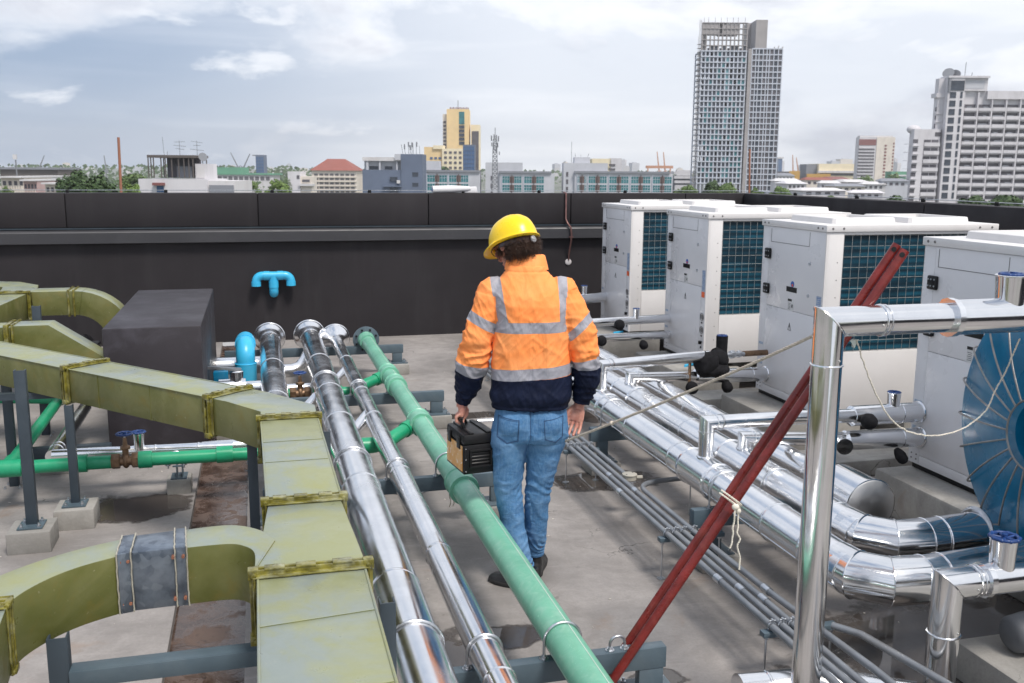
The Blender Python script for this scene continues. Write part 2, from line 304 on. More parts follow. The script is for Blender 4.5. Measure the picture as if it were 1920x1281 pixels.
# ------------------------------------------------------------------ mesh builder
def rotm(rz=0, rx=0, ry=0): return Matrix.Rotation(rz, 3, 'Z') @ Matrix.Rotation(ry, 3, 'Y') @ Matrix.Rotation(rx, 3, 'X')
def world_of(o):
    m = o.matrix_basis.copy()
    while o.parent: o = o.parent; m = o.matrix_basis @ m
    return m
class MB:
    def __init__(s): s.v = []; s.f = []
    def add(s, vs, fs):
        o = len(s.v); s.v += [tuple(x) for x in vs]; s.f += [tuple(i+o for i in f) for f in fs]; return s
    def box(s, c, d, R=None):
        c = V(c); hx, hy, hz = d[0]/2, d[1]/2, d[2]/2; vs = []
        for z in (-hz, hz):
            for x, y in ((-hx, -hy), (hx, -hy), (hx, hy), (-hx, hy)):
                p = V((x, y, z)); vs.append(c + (R @ p if R else p))
        return s.add(vs, [(0, 3, 2, 1), (4, 5, 6, 7), (0, 1, 5, 4), (1, 2, 6, 5), (2, 3, 7, 6), (3, 0, 4, 7)])
    def bb(s, x0, x1, y0, y1, z0, z1): return s.box(((x0+x1)/2, (y0+y1)/2, (z0+z1)/2), (abs(x1-x0), abs(y1-y0), abs(z1-z0)))
    def hexa(s, p): return s.add(p, [(0, 3, 2, 1), (4, 5, 6, 7), (0, 1, 5, 4), (1, 2, 6, 5), (2, 3, 7, 6), (3, 0, 4, 7)])
    def tube(s, pts, r, n=16, cap=True, closed=False, jit=0.0):
        pts = [V(p) for p in pts]; m = len(pts)
        rr = r if isinstance(r, (list, tuple)) else [r]*m
        tang = []
        for i in range(m):
            if closed: a, b_ = pts[(i-1) % m], pts[(i+1) % m]
            else: a, b_ = pts[max(i-1, 0)], pts[min(i+1, m-1)]
            if 0 < i < m-1 or closed:
                t = (pts[i]-a).normalized() + (b_-pts[i]).normalized()
                if t.length < 1e-6: t = b_-a
            else: t = b_-a
            tang.append(t.normalized())
        t0 = tang[0]; ref = V((0, 0, 1)) if abs(t0.z) < 0.9 else V((1, 0, 0))
        nrm = (ref - t0*ref.dot(t0)).normalized(); vs = []
        for i in range(m):
            if i:
                q = tang[i-1].rotation_difference(tang[i]); nrm = (q @ nrm)
                nrm = (nrm - tang[i]*nrm.dot(tang[i])).normalized()
            bn = tang[i].cross(nrm)
            # mitre stretch
            st = 1.0; axis = None
            if 0 < i < m-1 or closed:
                d = (pts[i]-pts[(i-1) % m]).normalized(); c = max(0.35, abs(d.dot(tang[i]))); st = 1/c
                e = d - tang[i]*d.dot(tang[i]); axis = e.normalized() if e.length > 1e-4 else None
            for k in range(n):
                a = 2*pi*k/n; o = nrm*cos(a) + bn*sin(a)
                if axis is not None: o = o + axis*(o.dot(axis)*(st-1))
                R_ = rr[i]
                if jit: R_ *= 1 + jit*(noise.noise(V((pts[i].x*9+k*0.7, pts[i].y*9, pts[i].z*9+k*0.3))))
                vs.append(pts[i] + o*R_)
        fs = []
        for i in range(m if closed else m-1):
            for k in range(n):
                a = i*n+k; b_ = i*n+(k+1) % n; c = ((i+1) % m)*n
                fs.append((a, b_, c+(k+1) % n, c+k))
        if cap and not closed: fs += [tuple(range(n-1, -1, -1)), tuple((m-1)*n+k for k in range(n))]
        return s.add(vs, fs)
    def lathe(s, o, d, prof, n=24, ex=None):
        """profile [(t along axis, radius)]"""
        o = V(o); d = V(d).normalized(); ref = V((0, 0, 1)) if abs(d.z) < 0.9 else V((1, 0, 0))
        a1 = (ref-d*ref.dot(d)).normalized(); a2 = d.cross(a1); vs = []
        for t, r in prof:
            for k in range(n):
                a = 2*pi*k/n; vs.append(o + d*t + (a1*cos(a)+a2*sin(a))*r)
        fs = []
        for i in range(len(prof)-1):
            for k in range(n):
                a = i*n+k; b_ = i*n+(k+1) % n; fs.append((a, b_, b_+n, a+n))
        fs += [tuple(range(n-1, -1, -1)), tuple((len(prof)-1)*n+k for k in range(n))]
        return s.add(vs, fs)
    def ring(s, c, d, R_, r, n=32, m=8):
        c = V(c); d = V(d).normalized(); ref = V((0, 0, 1)) if abs(d.z) < 0.9 else V((1, 0, 0))
        a1 = (ref-d*ref.dot(d)).normalized(); a2 = d.cross(a1)
        return s.tube([c+(a1*cos(2*pi*k/n)+a2*sin(2*pi*k/n))*R_ for k in range(n)], r, m, closed=True)
    def ell(s, c, rad, n=16, m=10, R=None):
        c = V(c); vs = []
        for i in range(1, m):
            th = pi*i/m
            for k in range(n):
                a = 2*pi*k/n; p = V((rad[0]*sin(th)*cos(a), rad[1]*sin(th)*sin(a), rad[2]*cos(th))); vs.append(c+(R @ p if R else p))
        pt = V((0, 0, rad[2])); vs.append(c+(R @ pt if R else pt)); vs.append(c-(R @ pt if R else pt))
        fs = []; T = len(vs)-2; B = T+1
        for i in range(m-2):
            for k in range(n): fs.append((i*n+k, (i+1)*n+k, (i+1)*n+(k+1) % n, i*n+(k+1) % n))
        for k in range(n): fs.append((T, k, (k+1) % n)); fs.append((B, (m-2)*n+(k+1) % n, (m-2)*n+k))
        return s.add(vs, fs)
    def loft(s, rings, cap=True):
        """rings: list of lists of points (same count)"""
        n = len(rings[0]); vs = [p for r in rings for p in r]; fs = []
        for i in range(len(rings)-1):
            for k in range(n): fs.append((i*n+k, i*n+(k+1) % n, (i+1)*n+(k+1) % n, (i+1)*n+k))
        if cap: fs += [tuple(range(n-1, -1, -1)), tuple((len(rings)-1)*n+k for k in range(n))]
        return s.add(vs, fs)
    def mesh(s, name):
        me = bpy.data.meshes.new(name); me.from_pydata(s.v, [], s.f); me.update(); return me
    def build(s, name, mat, parent=None, smooth=True, bev=0.0, ang=40, sub=0):
        me = s.mesh(name)
        bm = bmesh.new(); bm.from_mesh(me)
        bmesh.ops.recalc_face_normals(bm, faces=bm.faces)
        if bev:
            es = [e for e in bm.edges if len(e.link_faces) == 2 and e.calc_face_angle(0) > radians(50)]
            bmesh.ops.bevel(bm, geom=es, offset=bev, segments=2, affect='EDGES', clamp_overlap=True, profile=0.5)
        bm.to_mesh(me); bm.free()
        if smooth:
            me.polygons.foreach_set('use_smooth', [True]*len(me.polygons)); me.set_sharp_from_angle(angle=radians(ang))
        if parent: me.transform(world_of(parent).inverted())
        if mat: me.materials.append(MAT[mat] if isinstance(mat, str) else mat)
        o = bpy.data.objects.new(name, me); COL.objects.link(o)
        if parent: o.parent = parent
        return o
def tag(o, label=None, cat=None, group=None, kind=None):
    if label: o['label'] = label
    if cat: o['category'] = cat
    if group: o['group'] = group
    if kind: o['kind'] = kind
    return o
def empty(name, label, cat, loc=(0, 0, 0), rz=0, group=None):
    o = bpy.data.objects.new(name, None); COL.objects.link(o); o.location = loc; o.rotation_euler = (0, 0, rz)
    o.empty_display_size = 0.1
    return tag(o, label, cat, group)
def dup(o, parent=None):
    c = o.copy(); COL.objects.link(c)
    if parent: c.parent = parent
    for ch in list(o.children): dup(ch, c)
    return c
def lerp(a, b, t): return a+(b-a)*t
def vl(a, b, t): return V(a).lerp(V(b), t)
# ================================================================== THE ROOF
YW, XR = 12.04, 6.48            # inner faces of the back and right parapets
tag(MB().bb(-0.12, XR, -5, YW, -0.3, 0).build('roof_floor', 'floor'), kind='structure')
tag(MB().bb(-9, -0.45, -5, YW, -0.3, 0.004).build('roof_floor_left', 'floor'), kind='structure')
tag(MB().bb(-0.45, -0.12, -5, YW, -0.3, -0.045).build('drain_channel', 'channel'), kind='structure')
def parapet():
    t = empty('parapet_wall', 'long charcoal parapet wall across the back of the roof', 'wall', (0, YW, 0))
    m = MB(); m.bb(-9, XR+0.25, YW, YW+0.25, 0, 1.385); m.bb(-9, XR+0.2, YW+0.01, YW+0.22, 1.386, 1.79); m.build('wall_lower', 'wall', t)
    xs = [-9, -3.72, -1.45, 0.78, 3.02, 4.3, 5.6, XR+0.25]
    xs = [-9, -5.2, -2.10, 0.03, 2.10, 3.98, 5.6, XR+0.25]
    for a, b in zip(xs, xs[1:]):
        MB().bb(a+0.006, b-0.006, YW-0.022, YW+0.262, 1.405, 1.80).build('coping_panel', 'wall', t, bev=0.006)
    m = MB()
    m.loft([[(x, YW-0.001, 1.385), (x, YW-0.075, 1.36), (x, YW-0.085, 1.345), (x, YW-0.085, 1.225), (x, YW-0.001, 1.215)] for x in (-9, XR-0.001)])
    m.build('ledge', MATL, t, ang=20)
    m = MB(); m.bb(-9, XR, YW-0.035, YW-0.001, 1.385, 1.40); m.build('drip_edge', 'beam_dark', t)
    return t
MATL = simple('charcoal_ledge', (0.040, 0.040, 0.045), 0.5, 0, 0.08, 1.5, 0.2, 40, (0.065, 0.065, 0.07), 0.35)
parapet()
t = empty('parapet_wall', 'charcoal parapet wall along the right edge behind the white units', 'wall', (XR, 0, 0))
m = MB(); m.bb(XR, XR+0.25, -5, YW-0.002, 0, 1.385); m.bb(XR+0.01, XR+0.22, -5, YW-0.002, 1.386, 1.79); m.build('wall_lower', 'wall', t)
ys = [-5, 0.5, 4.6, 8.3, YW-0.03]
for a, b in zip(ys, ys[1:]): MB().bb(XR-0.022, XR+0.262, a+0.006, b-0.006, 1.405, 1.80).build('coping_panel', 'wall', t, bev=0.006)
# lightning wire with clips along the top
def wire(pts, label):
    t = empty('lightning_wire', label, 'wire', pts[0], 0, 'lightning wires on the parapets')
    MB().tube(pts, 0.004, 6).build('wire', 'zinc', t)
    a, b = V(pts[0]), V(pts[-1]); n = int((b-a).length/1.15); d = (b-a).normalized()
    for i in range(1, n):
        c = a + d*(i*1.15+random.uniform(-0.1, 0.1)); MB().box(c-V((0, 0, 0.012)), (0.035, 0.035, 0.035), rotm(0.4)).build('clip', 'black', t, bev=0.004)
wire([(-9, YW+0.06, 1.832), (XR+0.06, YW+0.06, 1.832)], 'thin lightning wire clipped along the top of the back parapet')
wire([(XR+0.08, YW-0.1, 1.832), (XR+0.08, -3, 1.832)], 'thin lightning wire clipped along the top of the right parapet')
# rolled plastic banner lying on the back parapet
t = empty('rolled_sheet', 'white rolled plastic sheet lying on top of the back parapet', 'roll', (2.4, YW+0.05, 1.80))
prof = []
m = MB(); m.lathe((2.16, YW+0.03, 1.846), (1, 0.08, 0.02), [(0, 0.030), (0, 0.045), (0.25, 0.047), (0.45, 0.034), (0.5, 0.025)], 20); m.build('roll', 'ac_panel', t)
MB().tube([(2.157+0.0*k, YW+0.03+0.004*cos(k*0.7)*(k*0.25), 1.846+0.004*sin(k*0.7)*(k*0.25)) for k in range(28)], 0.0022, 5).build('spiral_end', 'logo_blue', t)
MB().hexa([(2.2, YW+0.05, 1.802), (2.75, YW+0.05, 1.802), (2.75, YW+0.25, 1.802), (2.2, YW+0.25, 1.802), (2.2, YW+0.05, 1.86), (2.74, YW+0.06, 1.885), (2.75, YW+0.22, 1.87), (2.2, YW+0.2, 1.86)]).build('loose_sheet', 'ac_panel', t, bev=0.01)
# blue pvc overflow tee on the wall
t = empty('overflow_pipe', 'sky blue plastic overflow pipe tee with two downturned elbows on the charcoal wall', 'pipe', (0.17, YW, 0.6))
yy, zz, cx = YW-0.10, 0.815, 0.18
def arc(c, a0, a1, r, ax, ay, n=8): return [V(c)+V(ax)*(r*cos(lerp(a0, a1, i/n)))+V(ay)*(r*sin(lerp(a0, a1, i/n))) for i in range(n+1)]
m = MB(); m.tube([(cx-0.13, yy, zz), (cx+0.13, yy, zz)], 0.050, 24)
for s in (-1, 1):
    m.tube([V((cx+s*0.12, yy, zz))] + [V((cx+s*(0.13+0.075*sin(a)), yy, zz-0.075*(1-cos(a)))) for a in [i*pi/16 for i in range(9)]] + [V((cx+s*0.205, yy, zz-0.11))], 0.051, 24)
m.build('tee', 'pvc', t, ang=60)
for s in (-1, 1):
    MB().tube([(cx+s*0.205, yy, zz-0.07), (cx+s*0.205, yy, zz-0.125)], 0.057, 24).build('collar', 'pvc', t, ang=50)
    MB().tube([(cx+s*0.045, yy, zz), (cx+s*0.115, yy, zz)], 0.0555, 24).build('collar', 'pvc', t, ang=50)
m = MB(); m.tube([(cx, yy, zz-0.01), (cx, yy, zz-0.17)] + [V((cx, yy+0.05*(1-cos(a)), zz-0.17-0.05*sin(a))) for a in (0.5, 1.0, 1.5)]+[V((cx, YW, zz-0.225))], 0.053, 24); m.build('stem', 'pvc', t, ang=60)
MB().tube([(cx, yy, zz-0.06), (cx, yy, zz-0.145)], 0.058, 24).build('collar', 'pvc', t, ang=50)
# copper pipe on the wall
t = empty('copper_pipe', 'thin oxidised copper pipe running down the back wall to a white disc', 'pipe', (3.93, YW, 0.9))
MB().tube([(3.905, YW+0.05, 1.81), (3.905, YW-0.04, 1.80), (3.905, YW-0.045, 1.47), (3.915, YW-0.09, 1.42), (3.955, YW-0.11, 1.36), (3.965, YW-0.115, 1.27), (3.965, YW-0.10, 1.19), (3.962, YW-0.03, 1.02), (3.962, YW-0.02, 0.93)], 0.012, 10).build('tube', 'copper', t, ang=70)
MB().lathe((3.962, YW, 0.905), (0, -1, 0), [(0, 0.042), (0.012, 0.042), (0.02, 0.03)], 20).build('disc', 'plaster_white', t)
MB().box((3.965, YW-0.10, 1.24), (0.05, 0.03, 0.018)).build('clip', 'copper', t)

# ---------------------------------------------------------------- supports
def foot(t, x, y, zt=0.11, w=0.13, d=0.17):
    """base plate with bolts"""
    m = MB().bb(x-w/2, x+w/2, y-d/2, y+d/2, zt, zt+0.008); m.build('base_plate', 'beam', t)
    for sx in (-1, 1):
        for sy in (-1, 1): m = MB(); m.tube([(x+sx*(w/2-0.02), y+sy*(d/2-0.02), zt+0.008), (x+sx*(w/2-0.02), y+sy*(d/2-0.02), zt+0.03)], 0.006, 6); m.tube([(x+sx*(w/2-0.02), y+sy*(d/2-0.02), zt+0.008), (x+sx*(w/2-0.02), y+sy*(d/2-0.02), zt+0.018)], 0.011, 6); m.build('anchor_bolt', 'zinc', t)
def plinth(x0, x1, y0, y1, h, label, group=None, bev=0.008):
    o = MB().bb(x0, x1, y0, y1, 0.0, h).build('concrete_plinth', 'plinth', bev=bev); tag(o, label, 'plinth', group); return o
def channel_beam(m, x0, x1, y, z0, z1, d=0.05):
    """channel section along X, open towards +Y"""
    w = 0.006
    m.bb(x0, x1, y-d/2, y-d/2+w, z0, z1); m.bb(x0, x1, y-d/2+w, y+d/2, z1-w, z1); m.bb(x0, x1, y-d/2+w, y+d/2, z0, z0+w)
    m.bb(x1-w, x1+0.002, y-d/2+w, y+d/2, z0+w, z1-w); m.bb(x0-0.002, x0+w, y-d/2+w, y+d/2, z0+w, z1-w)
def ubolt(t, x, y, zb, r):
    pts = [(x-r-0.006, y, zb-0.02), (x-r-0.006, y, zb+r)] + [(x+(r+0.006)*cos(a), y, zb+r+(r+0.006)*sin(a)) for a in [pi-i*pi/12 for i in range(1, 12)]] + [(x+r+0.006, y, zb+r), (x+r+0.006, y, zb-0.02)]
    m = MB().tube(pts, 0.0055, 8)
    for s in (-1, 1): m.tube([(x+s*(r+0.006), y, zb), (x+s*(r+0.006), y, zb+0.012)], 0.012, 6); m.tube([(x+s*(r+0.006), y, zb), (x+s*(r+0.006), y, zb+0.003)], 0.018, 10)
    m.build('u_bolt', 'zinc', t, ang=60)
def frame(y, x0, x1, zt, label, legs, h=0.085, ub=(), grp='painted steel frames under the left pipes', pl=True, lw=0.10, mat='beam', plab=None, ph=0.11):
    t = empty('pipe_support', label, 'pipe support', ((x0+x1)/2, y, 0), 0, grp)
    m = MB(); channel_beam(m, x0, x1, y, zt-h, zt); m.build('crossbar', mat, t, bev=0.0015)
    for lx in legs:
        m = MB().bb(lx-lw/2, lx+lw/2, y-0.022, y+0.022, ph+0.008, zt-h-0.0005); m.build('leg', mat, t, bev=0.003); foot(t, lx, y, ph, lw+0.10)
    for (ux, ur) in ub: ubolt(t, ux, y, zt, ur)
    if pl:
        for i, lx in enumerate(legs): plinth(lx-0.11, lx+0.11, y-0.11, y+0.11, ph, (plab or 'small square concrete block under the ')+('right' if i == len(legs)-1 else 'left')+' foot of the '+label.split(' carrying')[0])
    return t
SX = dict(a=(0.09, 0.10), b=(0.49, 0.103), c=(0.75, 0.060), g=(1.05, 0.066))
ZB = 0.30
def ubs(k): return [(SX[q][0], SX[q][1]) for q in k]
frame(9.80, -0.35, 1.43, ZB, 'farthest grey beam carrying the ends of the left pipes', (-0.25, 1.37), ub=ubs('g'))
frame(7.62, -0.35, 1.445, ZB, 'second farthest grey beam carrying the left pipes, beyond the man', (-0.25, 1.385), ub=ubs('cgb'))
frame(5.42, -0.02, 1.42, ZB, 'grey beam beneath the black toolbox carrying the left pipes', (0.03, 1.36), ub=ubs('bcg'))
frame(3.18, -0.02, 1.463, ZB, 'nearest grey beam carrying the left pipes at the bottom edge', (0.03, 1.405), ub=ubs('bcg')+[(1.27, 0.024)])
# ---------------------------------------------------------------- left pipes
def clad_pipe(name, label, x, r, y0, y1, z, flare, grp, bands, mat='clad'):
    t = empty(name, label, 'pipe', (x, (y0+y1)/2, z), 0, grp)
    n = 60; ys = [lerp(y0, y1, i/n) for i in range(n+1)]
    MB().tube([(x+0.0015*noise.noise(V((y*1.3, x*5, 0))), y, z+0.0015*noise.noise(V((y*1.7, 3, x)))) for y in ys], [r*(1+0.010*noise.noise(V((y*2.2, x*3, 1)))) for y in ys], 40, jit=0.003).build('cladding', mat, t, ang=60)
    for y in bands: MB().tube([(x, y-0.007, z), (x, y-0.003, z), (x, y+0.003, z), (x, y+0.007, z)], [r+0.0015, r+0.0038, r+0.0038, r+0.0015], 40).build('seam_band', mat, t, ang=30)
    if flare:
        R_ = flare
        MB().lathe((x, y1-0.42, z), (0, 1, 0), [(0.12, r), (0.14, r+0.006), (0.24, r*1.02+0.010), (0.29, lerp(r, R_, 0.45)), (0.33, lerp(r, R_, 0.85)), (0.36, R_), (0.42, R_+0.002), (0.425, R_*0.97)], 44).build('end_collar', 'clad', t, ang=50)
        MB().ring((x, y1-0.03, z), (0, 1, 0), R_+0.003, 0.005, 44, 8).build('end_rim', 'clad', t)
    return t
za, zb_, zc, zg = ZB+0.10, ZB+0.103, ZB+0.060, ZB+0.066
GL = 'silver clad pipes on the left beams'
clad_pipe('insulated_pipe', 'silver clad pipe beside the blue elbow, leftmost of the left pipe run', SX['a'][0], SX['a'][1], 5.3, 9.95, za, 0.150, GL, (5.9, 7.05, 8.3))
clad_pipe('insulated_pipe', 'thick silver clad pipe between the olive duct and the thin silver pipe', SX['b'][0], SX['b'][1], 0.6, 10.0, zb_, 0.155, GL, (1.6, 2.62, 3.66, 4.95, 6.3, 7.2, 8.4))
clad_pipe('insulated_pipe', 'thin silver clad pipe next to the big green pipe', SX['c'][0], SX['c'][1], 0.6, 10.0, zc, 0.145, GL, (1.4, 2.35, 2.95, 4.1, 5.3, 6.6, 7.4, 8.7))
def green_pipe():
    x, r, z = SX['g'][0], SX['g'][1], zg
    t = empty('green_water_pipe', 'long faded green plastic pipe passing in front of the man and under his toolbox', 'pipe', (x, 5, z))
    b = MB().tube([(x, y, z) for y in (0.6, 2, 3.4, 5, 6.5, 8, 9.7)], r, 40).build('barrel', 'green', t, ang=60)
    for y in (5.02, 6.42, 7.62+0.42, 7.85-0.42+0.18):
        MB().lathe((x, y-0.09, z), (0, 1, 0), [(0, r), (0, r+0.017), (0.03, r+0.020), (0.035, r+0.012), (0.15, r+0.012), (0.155, r+0.018), (0.18, r+0.016), (0.18, r)], 40).build('socket_collar', 'green', t, ang=30)
    # printed line along the pipe
    for a, w in ((radians(72), 0.0016), (radians(190), 0.0014)):
        px, pz = x+(r+0.0004)*cos(a), z+(r+0.0004)*sin(a); ta = V((-sin(a), 0, cos(a)))
        m = MB(); m.hexa([V((px, 0.7, pz))-ta*w, V((px, 0.7, pz))+ta*w, V((px, 9.6, pz))+ta*w, V((px, 9.6, pz))-ta*w]+[V((px, 0.7, pz))-ta*w+V((cos(a), 0, sin(a)))*0.0006, V((px, 0.7, pz))+ta*w+V((cos(a), 0, sin(a)))*0.0006, V((px, 9.6, pz))+ta*w+V((cos(a), 0, sin(a)))*0.0006, V((px, 9.6, pz))-ta*w+V((cos(a), 0, sin(a)))*0.0006])
        m.build('printed_line', 'label_white2', t)
    fl = MB().lathe((x, 9.78, z), (0, 1, 0), [(0, 0.135), (0.025, 0.135)], 40).build('end_flange', 'beam', t, ang=30, bev=0.002)
    m = MB()
    for k in range(8):
        a = pi/8+k*pi/4; m.tube([(x+0.108*cos(a), 9.765, z+0.108*sin(a)), (x+0.108*cos(a), 9.782, z+0.108*sin(a))], 0.011, 6)
    m.build('bolts', 'black', fl)
    MB().lathe((x, 9.60, z), (0, 1, 0), [(0, r), (0, r+0.012), (0.17, r+0.016), (0.18, r+0.02)], 40).build('socket_collar', 'green', t, ang=30)
    # two wye branches dropping to the cross pipes
    for (y, yl, label) in ((6.42, 6.22, None), (8.03, 7.90, None)):
        p0 = V((x-0.02, y+0.03, z-0.01)); p1 = V((x-0.20, yl+0.05, 0.315)); p2 = V((x-0.29, yl, 0.27))
        MB().tube([p0, p0.lerp(p1, 0.5), p1, p2, V((x-0.34, yl, 0.27))], [0.045, 0.045, 0.047, 0.042, 0.038], 24).build('wye_branch', 'green_deep', t, ang=50)
        MB().tube([p0.lerp(p1, 0.30), p0.lerp(p1, 0.55)], 0.054, 24).build('branch_collar', 'green_deep', t, ang=40)
    return t
MAT['label_white2'] = simple('printed_white_line', (0.55, 0.60, 0.55), 0.6)
green_pipe()

def handwheel(t, c, r, parent_name='handwheel', mat='blue_wheel', n=10, axis=(0, 0, 1)):
    c = V(c); m = MB(); ax = V(axis)
    m.ring(c, ax, r, r*0.15, 28, 8)
    rf = V((1, 0, 0)) if abs(ax.x) < 0.9 else V((0, 1, 0)); a2 = ax.cross(rf).normalized(); a1 = a2.cross(ax)
    for k in range(5):
        a = 2*pi*k/5; m.tube([c-ax*r*0.1, c+(a1*cos(a)+a2*sin(a))*r*0.95], r*0.11, 6)
    for k in range(n):
        a = 2*pi*k/n; m.ell(c+(a1*cos(a)+a2*sin(a))*r*1.02, (r*0.2, r*0.2, r*0.17), 8, 6)
    m.lathe(c-ax*r*0.35, ax, [(0, r*0.2), (r*0.6, r*0.22)], 10)
    return m.build(parent_name, mat, t, ang=60)
def hexnut(m, p, d, r, l): m.lathe(p, d, [(0, r*0.92), (l*0.12, r), (l*0.88, r), (l, r*0.92)], 6)
def gate_valve(x, y, z, r, label, grp):
    """brass gate valve with blue wheel on a pipe along X"""
    t = empty('gate_valve', label, 'valve', (x, y, z), 0, grp)
    m = MB(); hexnut(m, (x-0.085, y, z), (1, 0, 0), r*1.35, 0.05); hexnut(m, (x+0.035, y, z), (1, 0, 0), r*1.35, 0.05)
    m.tube([(x-0.05, y, z), (x+0.05, y, z)], r*0.85, 16); m.ell((x, y, z), (r*0.75, r*0.95, r*1.35), 16, 10)
    m.tube([(x, y, z), (x, y, z+0.09)], r*0.55, 12); hexnut(m, (x, y, z+0.075), (0, 0, 1), r*0.85, 0.022)
    m.tube([(x, y, z+0.09), (x, y, z+0.15)], [r*0.45, r*0.28], 12)
    m.build('body', 'brass', t, ang=40)
    MB().tube([(x, y, z+0.14), (x, y, z+0.185)], 0.006, 8).build('stem', 'zinc', t)
    handwheel(t, (x, y, z+0.175), 0.045)
    return t
# green cross pipe along X at the left
t = empty('green_water_pipe', 'deep green pipe crossing under the olive duct, branching back at its left end', 'pipe', (-0.8, 6.22, 0.27))
yg, zg2, rg = 6.22, 0.285, 0.042
MB().tube([(-1.9, yg, zg2), (-0.93, yg, zg2)], rg, 24).build('barrel', 'green_deep', t, ang=60)
MB().tube([(-0.75, yg, zg2), (0.72, yg, 0.27)], rg, 24).build('barrel', 'green_deep', t, ang=60)
MB().tube([(-1.52, yg, zg2), (-1.545, 7.98, 0.30)], rg*0.95, 24).build('barrel', 'green_deep', t, ang=60)
MB().tube([(-1.5, 8.0, 0.30), (-2.6, 8.3, 0.30)], rg*0.95, 24).build('barrel', 'green_deep', t, ang=60)
m = MB(); m.ell((-1.535, 7.99, 0.30), (rg*1.12,)*3, 20, 12); m.build('elbow', 'green_deep', t)
for x0, x1 in ((-1.16, -1.07), (-0.77, -0.69), (-0.30, -0.20), (0.62, 0.70), (-1.60, -1.44)):
    MB().lathe((x0, yg, zg2-0.004 if x0 > 0 else zg2), (1, 0, 0), [(0, rg), (0, rg+0.012), (x1-x0, rg+0.012), (x1-x0, rg)], 24).build('socket_collar', 'green_deep', t, ang=40)
MB().tube([(-1.522, 6.25, zg2), (-1.523, 6.36, zg2)], rg+0.008, 24).build('socket_collar', 'green_deep', t)
gate_valve(-0.845, yg, zg2, 0.036, 'brass gate valve with blue wheel on the green pipe below the olive duct', 'gate valves on green pipes')
# rear green cross pipe
t = empty('green_water_pipe', 'short deep green pipe running behind the silver pipes to the far branch', 'pipe', (0.45, 7.9, 0.27))
MB().tube([(0.14, 7.9, 0.27), (0.24, 7.9, 0.27)], 0.04, 24).build('barrel', 'green_deep', t); MB().tube([(0.38, 7.9, 0.27), (0.72, 7.9, 0.27)], 0.038, 24).build('barrel', 'green_deep', t)
MB().tube([(0.40, 7.9, 0.27), (0.47, 7.9, 0.27)], 0.05, 24).build('socket_collar', 'green_deep', t); MB().tube([(0.56, 7.9, 0.27), (0.64, 7.9, 0.27)], 0.049, 24).build('socket_collar', 'green_deep', t)
gate_valve(0.30, 7.9, 0.27, 0.040, 'brass gate valve with blue wheel standing between the two thick silver pipes', 'gate valves on green pipes')
# small clad branch pipes
def bent_pipe(label, pts, r, grp, mat='clad', bands=(), name='insulated_pipe'):
    t = empty(name, label, 'pipe', pts[0], 0, grp)
    for a, b in zip(pts, pts[1:]): pass
    MB().tube(pts, r, 28).build('cladding', mat, t, ang=25)
    for i in range(1, len(pts)-1):
        p = V(pts[i]); d = ((V(pts[i+1])-p).normalized()+(p-V(pts[i-1])).normalized()).normalized(); c = abs(d.dot((p-V(pts[i-1])).normalized()))
    for (i, f) in bands:
        a, b = V(pts[i]), V(pts[i+1]); p = a.lerp(b, f); d = (b-a).normalized()
        MB().tube([p-d*0.006, p-d*0.003, p+d*0.003, p+d*0.006], [r+0.001, r+0.0035, r+0.0035, r+0.001], 28).build('seam_band', mat, t, ang=30)
    return t
GB = 'small silver clad branch pipes between the left pipes'
bent_pipe('silver branch with segmented elbow behind the thick silver pipe, nearest the far beam', [(0.10, 9.0, 0.24), (0.27, 9.0, 0.24), (0.34, 9.03, 0.25), (0.40, 9.12, 0.30), (0.46, 9.22, 0.38)], 0.062, GB, bands=((0, 0.6), (0, 0.3)))
bent_pipe('small silver branch angling out of the thin silver pipe near the green wye', [(0.2, 8.15, 0.26), (0.52, 8.15, 0.26), (0.60, 8.22, 0.28), (0.72, 8.40, 0.35)], 0.040, GB, bands=((0, 0.9), (1, 0.5)))
bent_pipe('small silver branch elbow rising to the thin silver pipe above the middle green pipe', [(-0.4, 6.46, 0.27), (0.50, 6.46, 0.27), (0.585, 6.50, 0.285), (0.63, 6.58, 0.31), (0.72, 6.72, 0.36)], 0.042, GB, bands=((0, 0.93), (2, 0.5)))
bent_pipe('silver pipe slanting under the thick silver pipe beside the duct corner', [(0.15, 7.2, 0.2), (0.30, 7.35, 0.25), (0.45, 7.5, 0.36)], 0.05, GB)
bent_pipe('long silver pipe behind the green cross pipe below the olive duct', [(-1.32, 6.50, 0.27), (-0.2, 6.44, 0.27)], 0.040, GB, bands=((0, 0.56), (0, 0.8)))
bent_pipe('silver pipe running back beside the diagonal green pipe at the left', [(-1.33, 6.54, 0.25), (-1.345, 7.9, 0.25)], 0.045, GB, bands=((0, 0.1), (0, 0.15)))
bent_pipe('silver pipe end at the far left edge behind the duct post', [(-2.6, 8.9, 0.3), (-2.05, 8.2, 0.3)], 0.055, GB)
t = bent_pipe('fat silver pipe joining the charcoal box to the left silver pipe', [(-0.45, 9.45, 0.22), (0.02, 9.45, 0.22)], 0.085, GB)
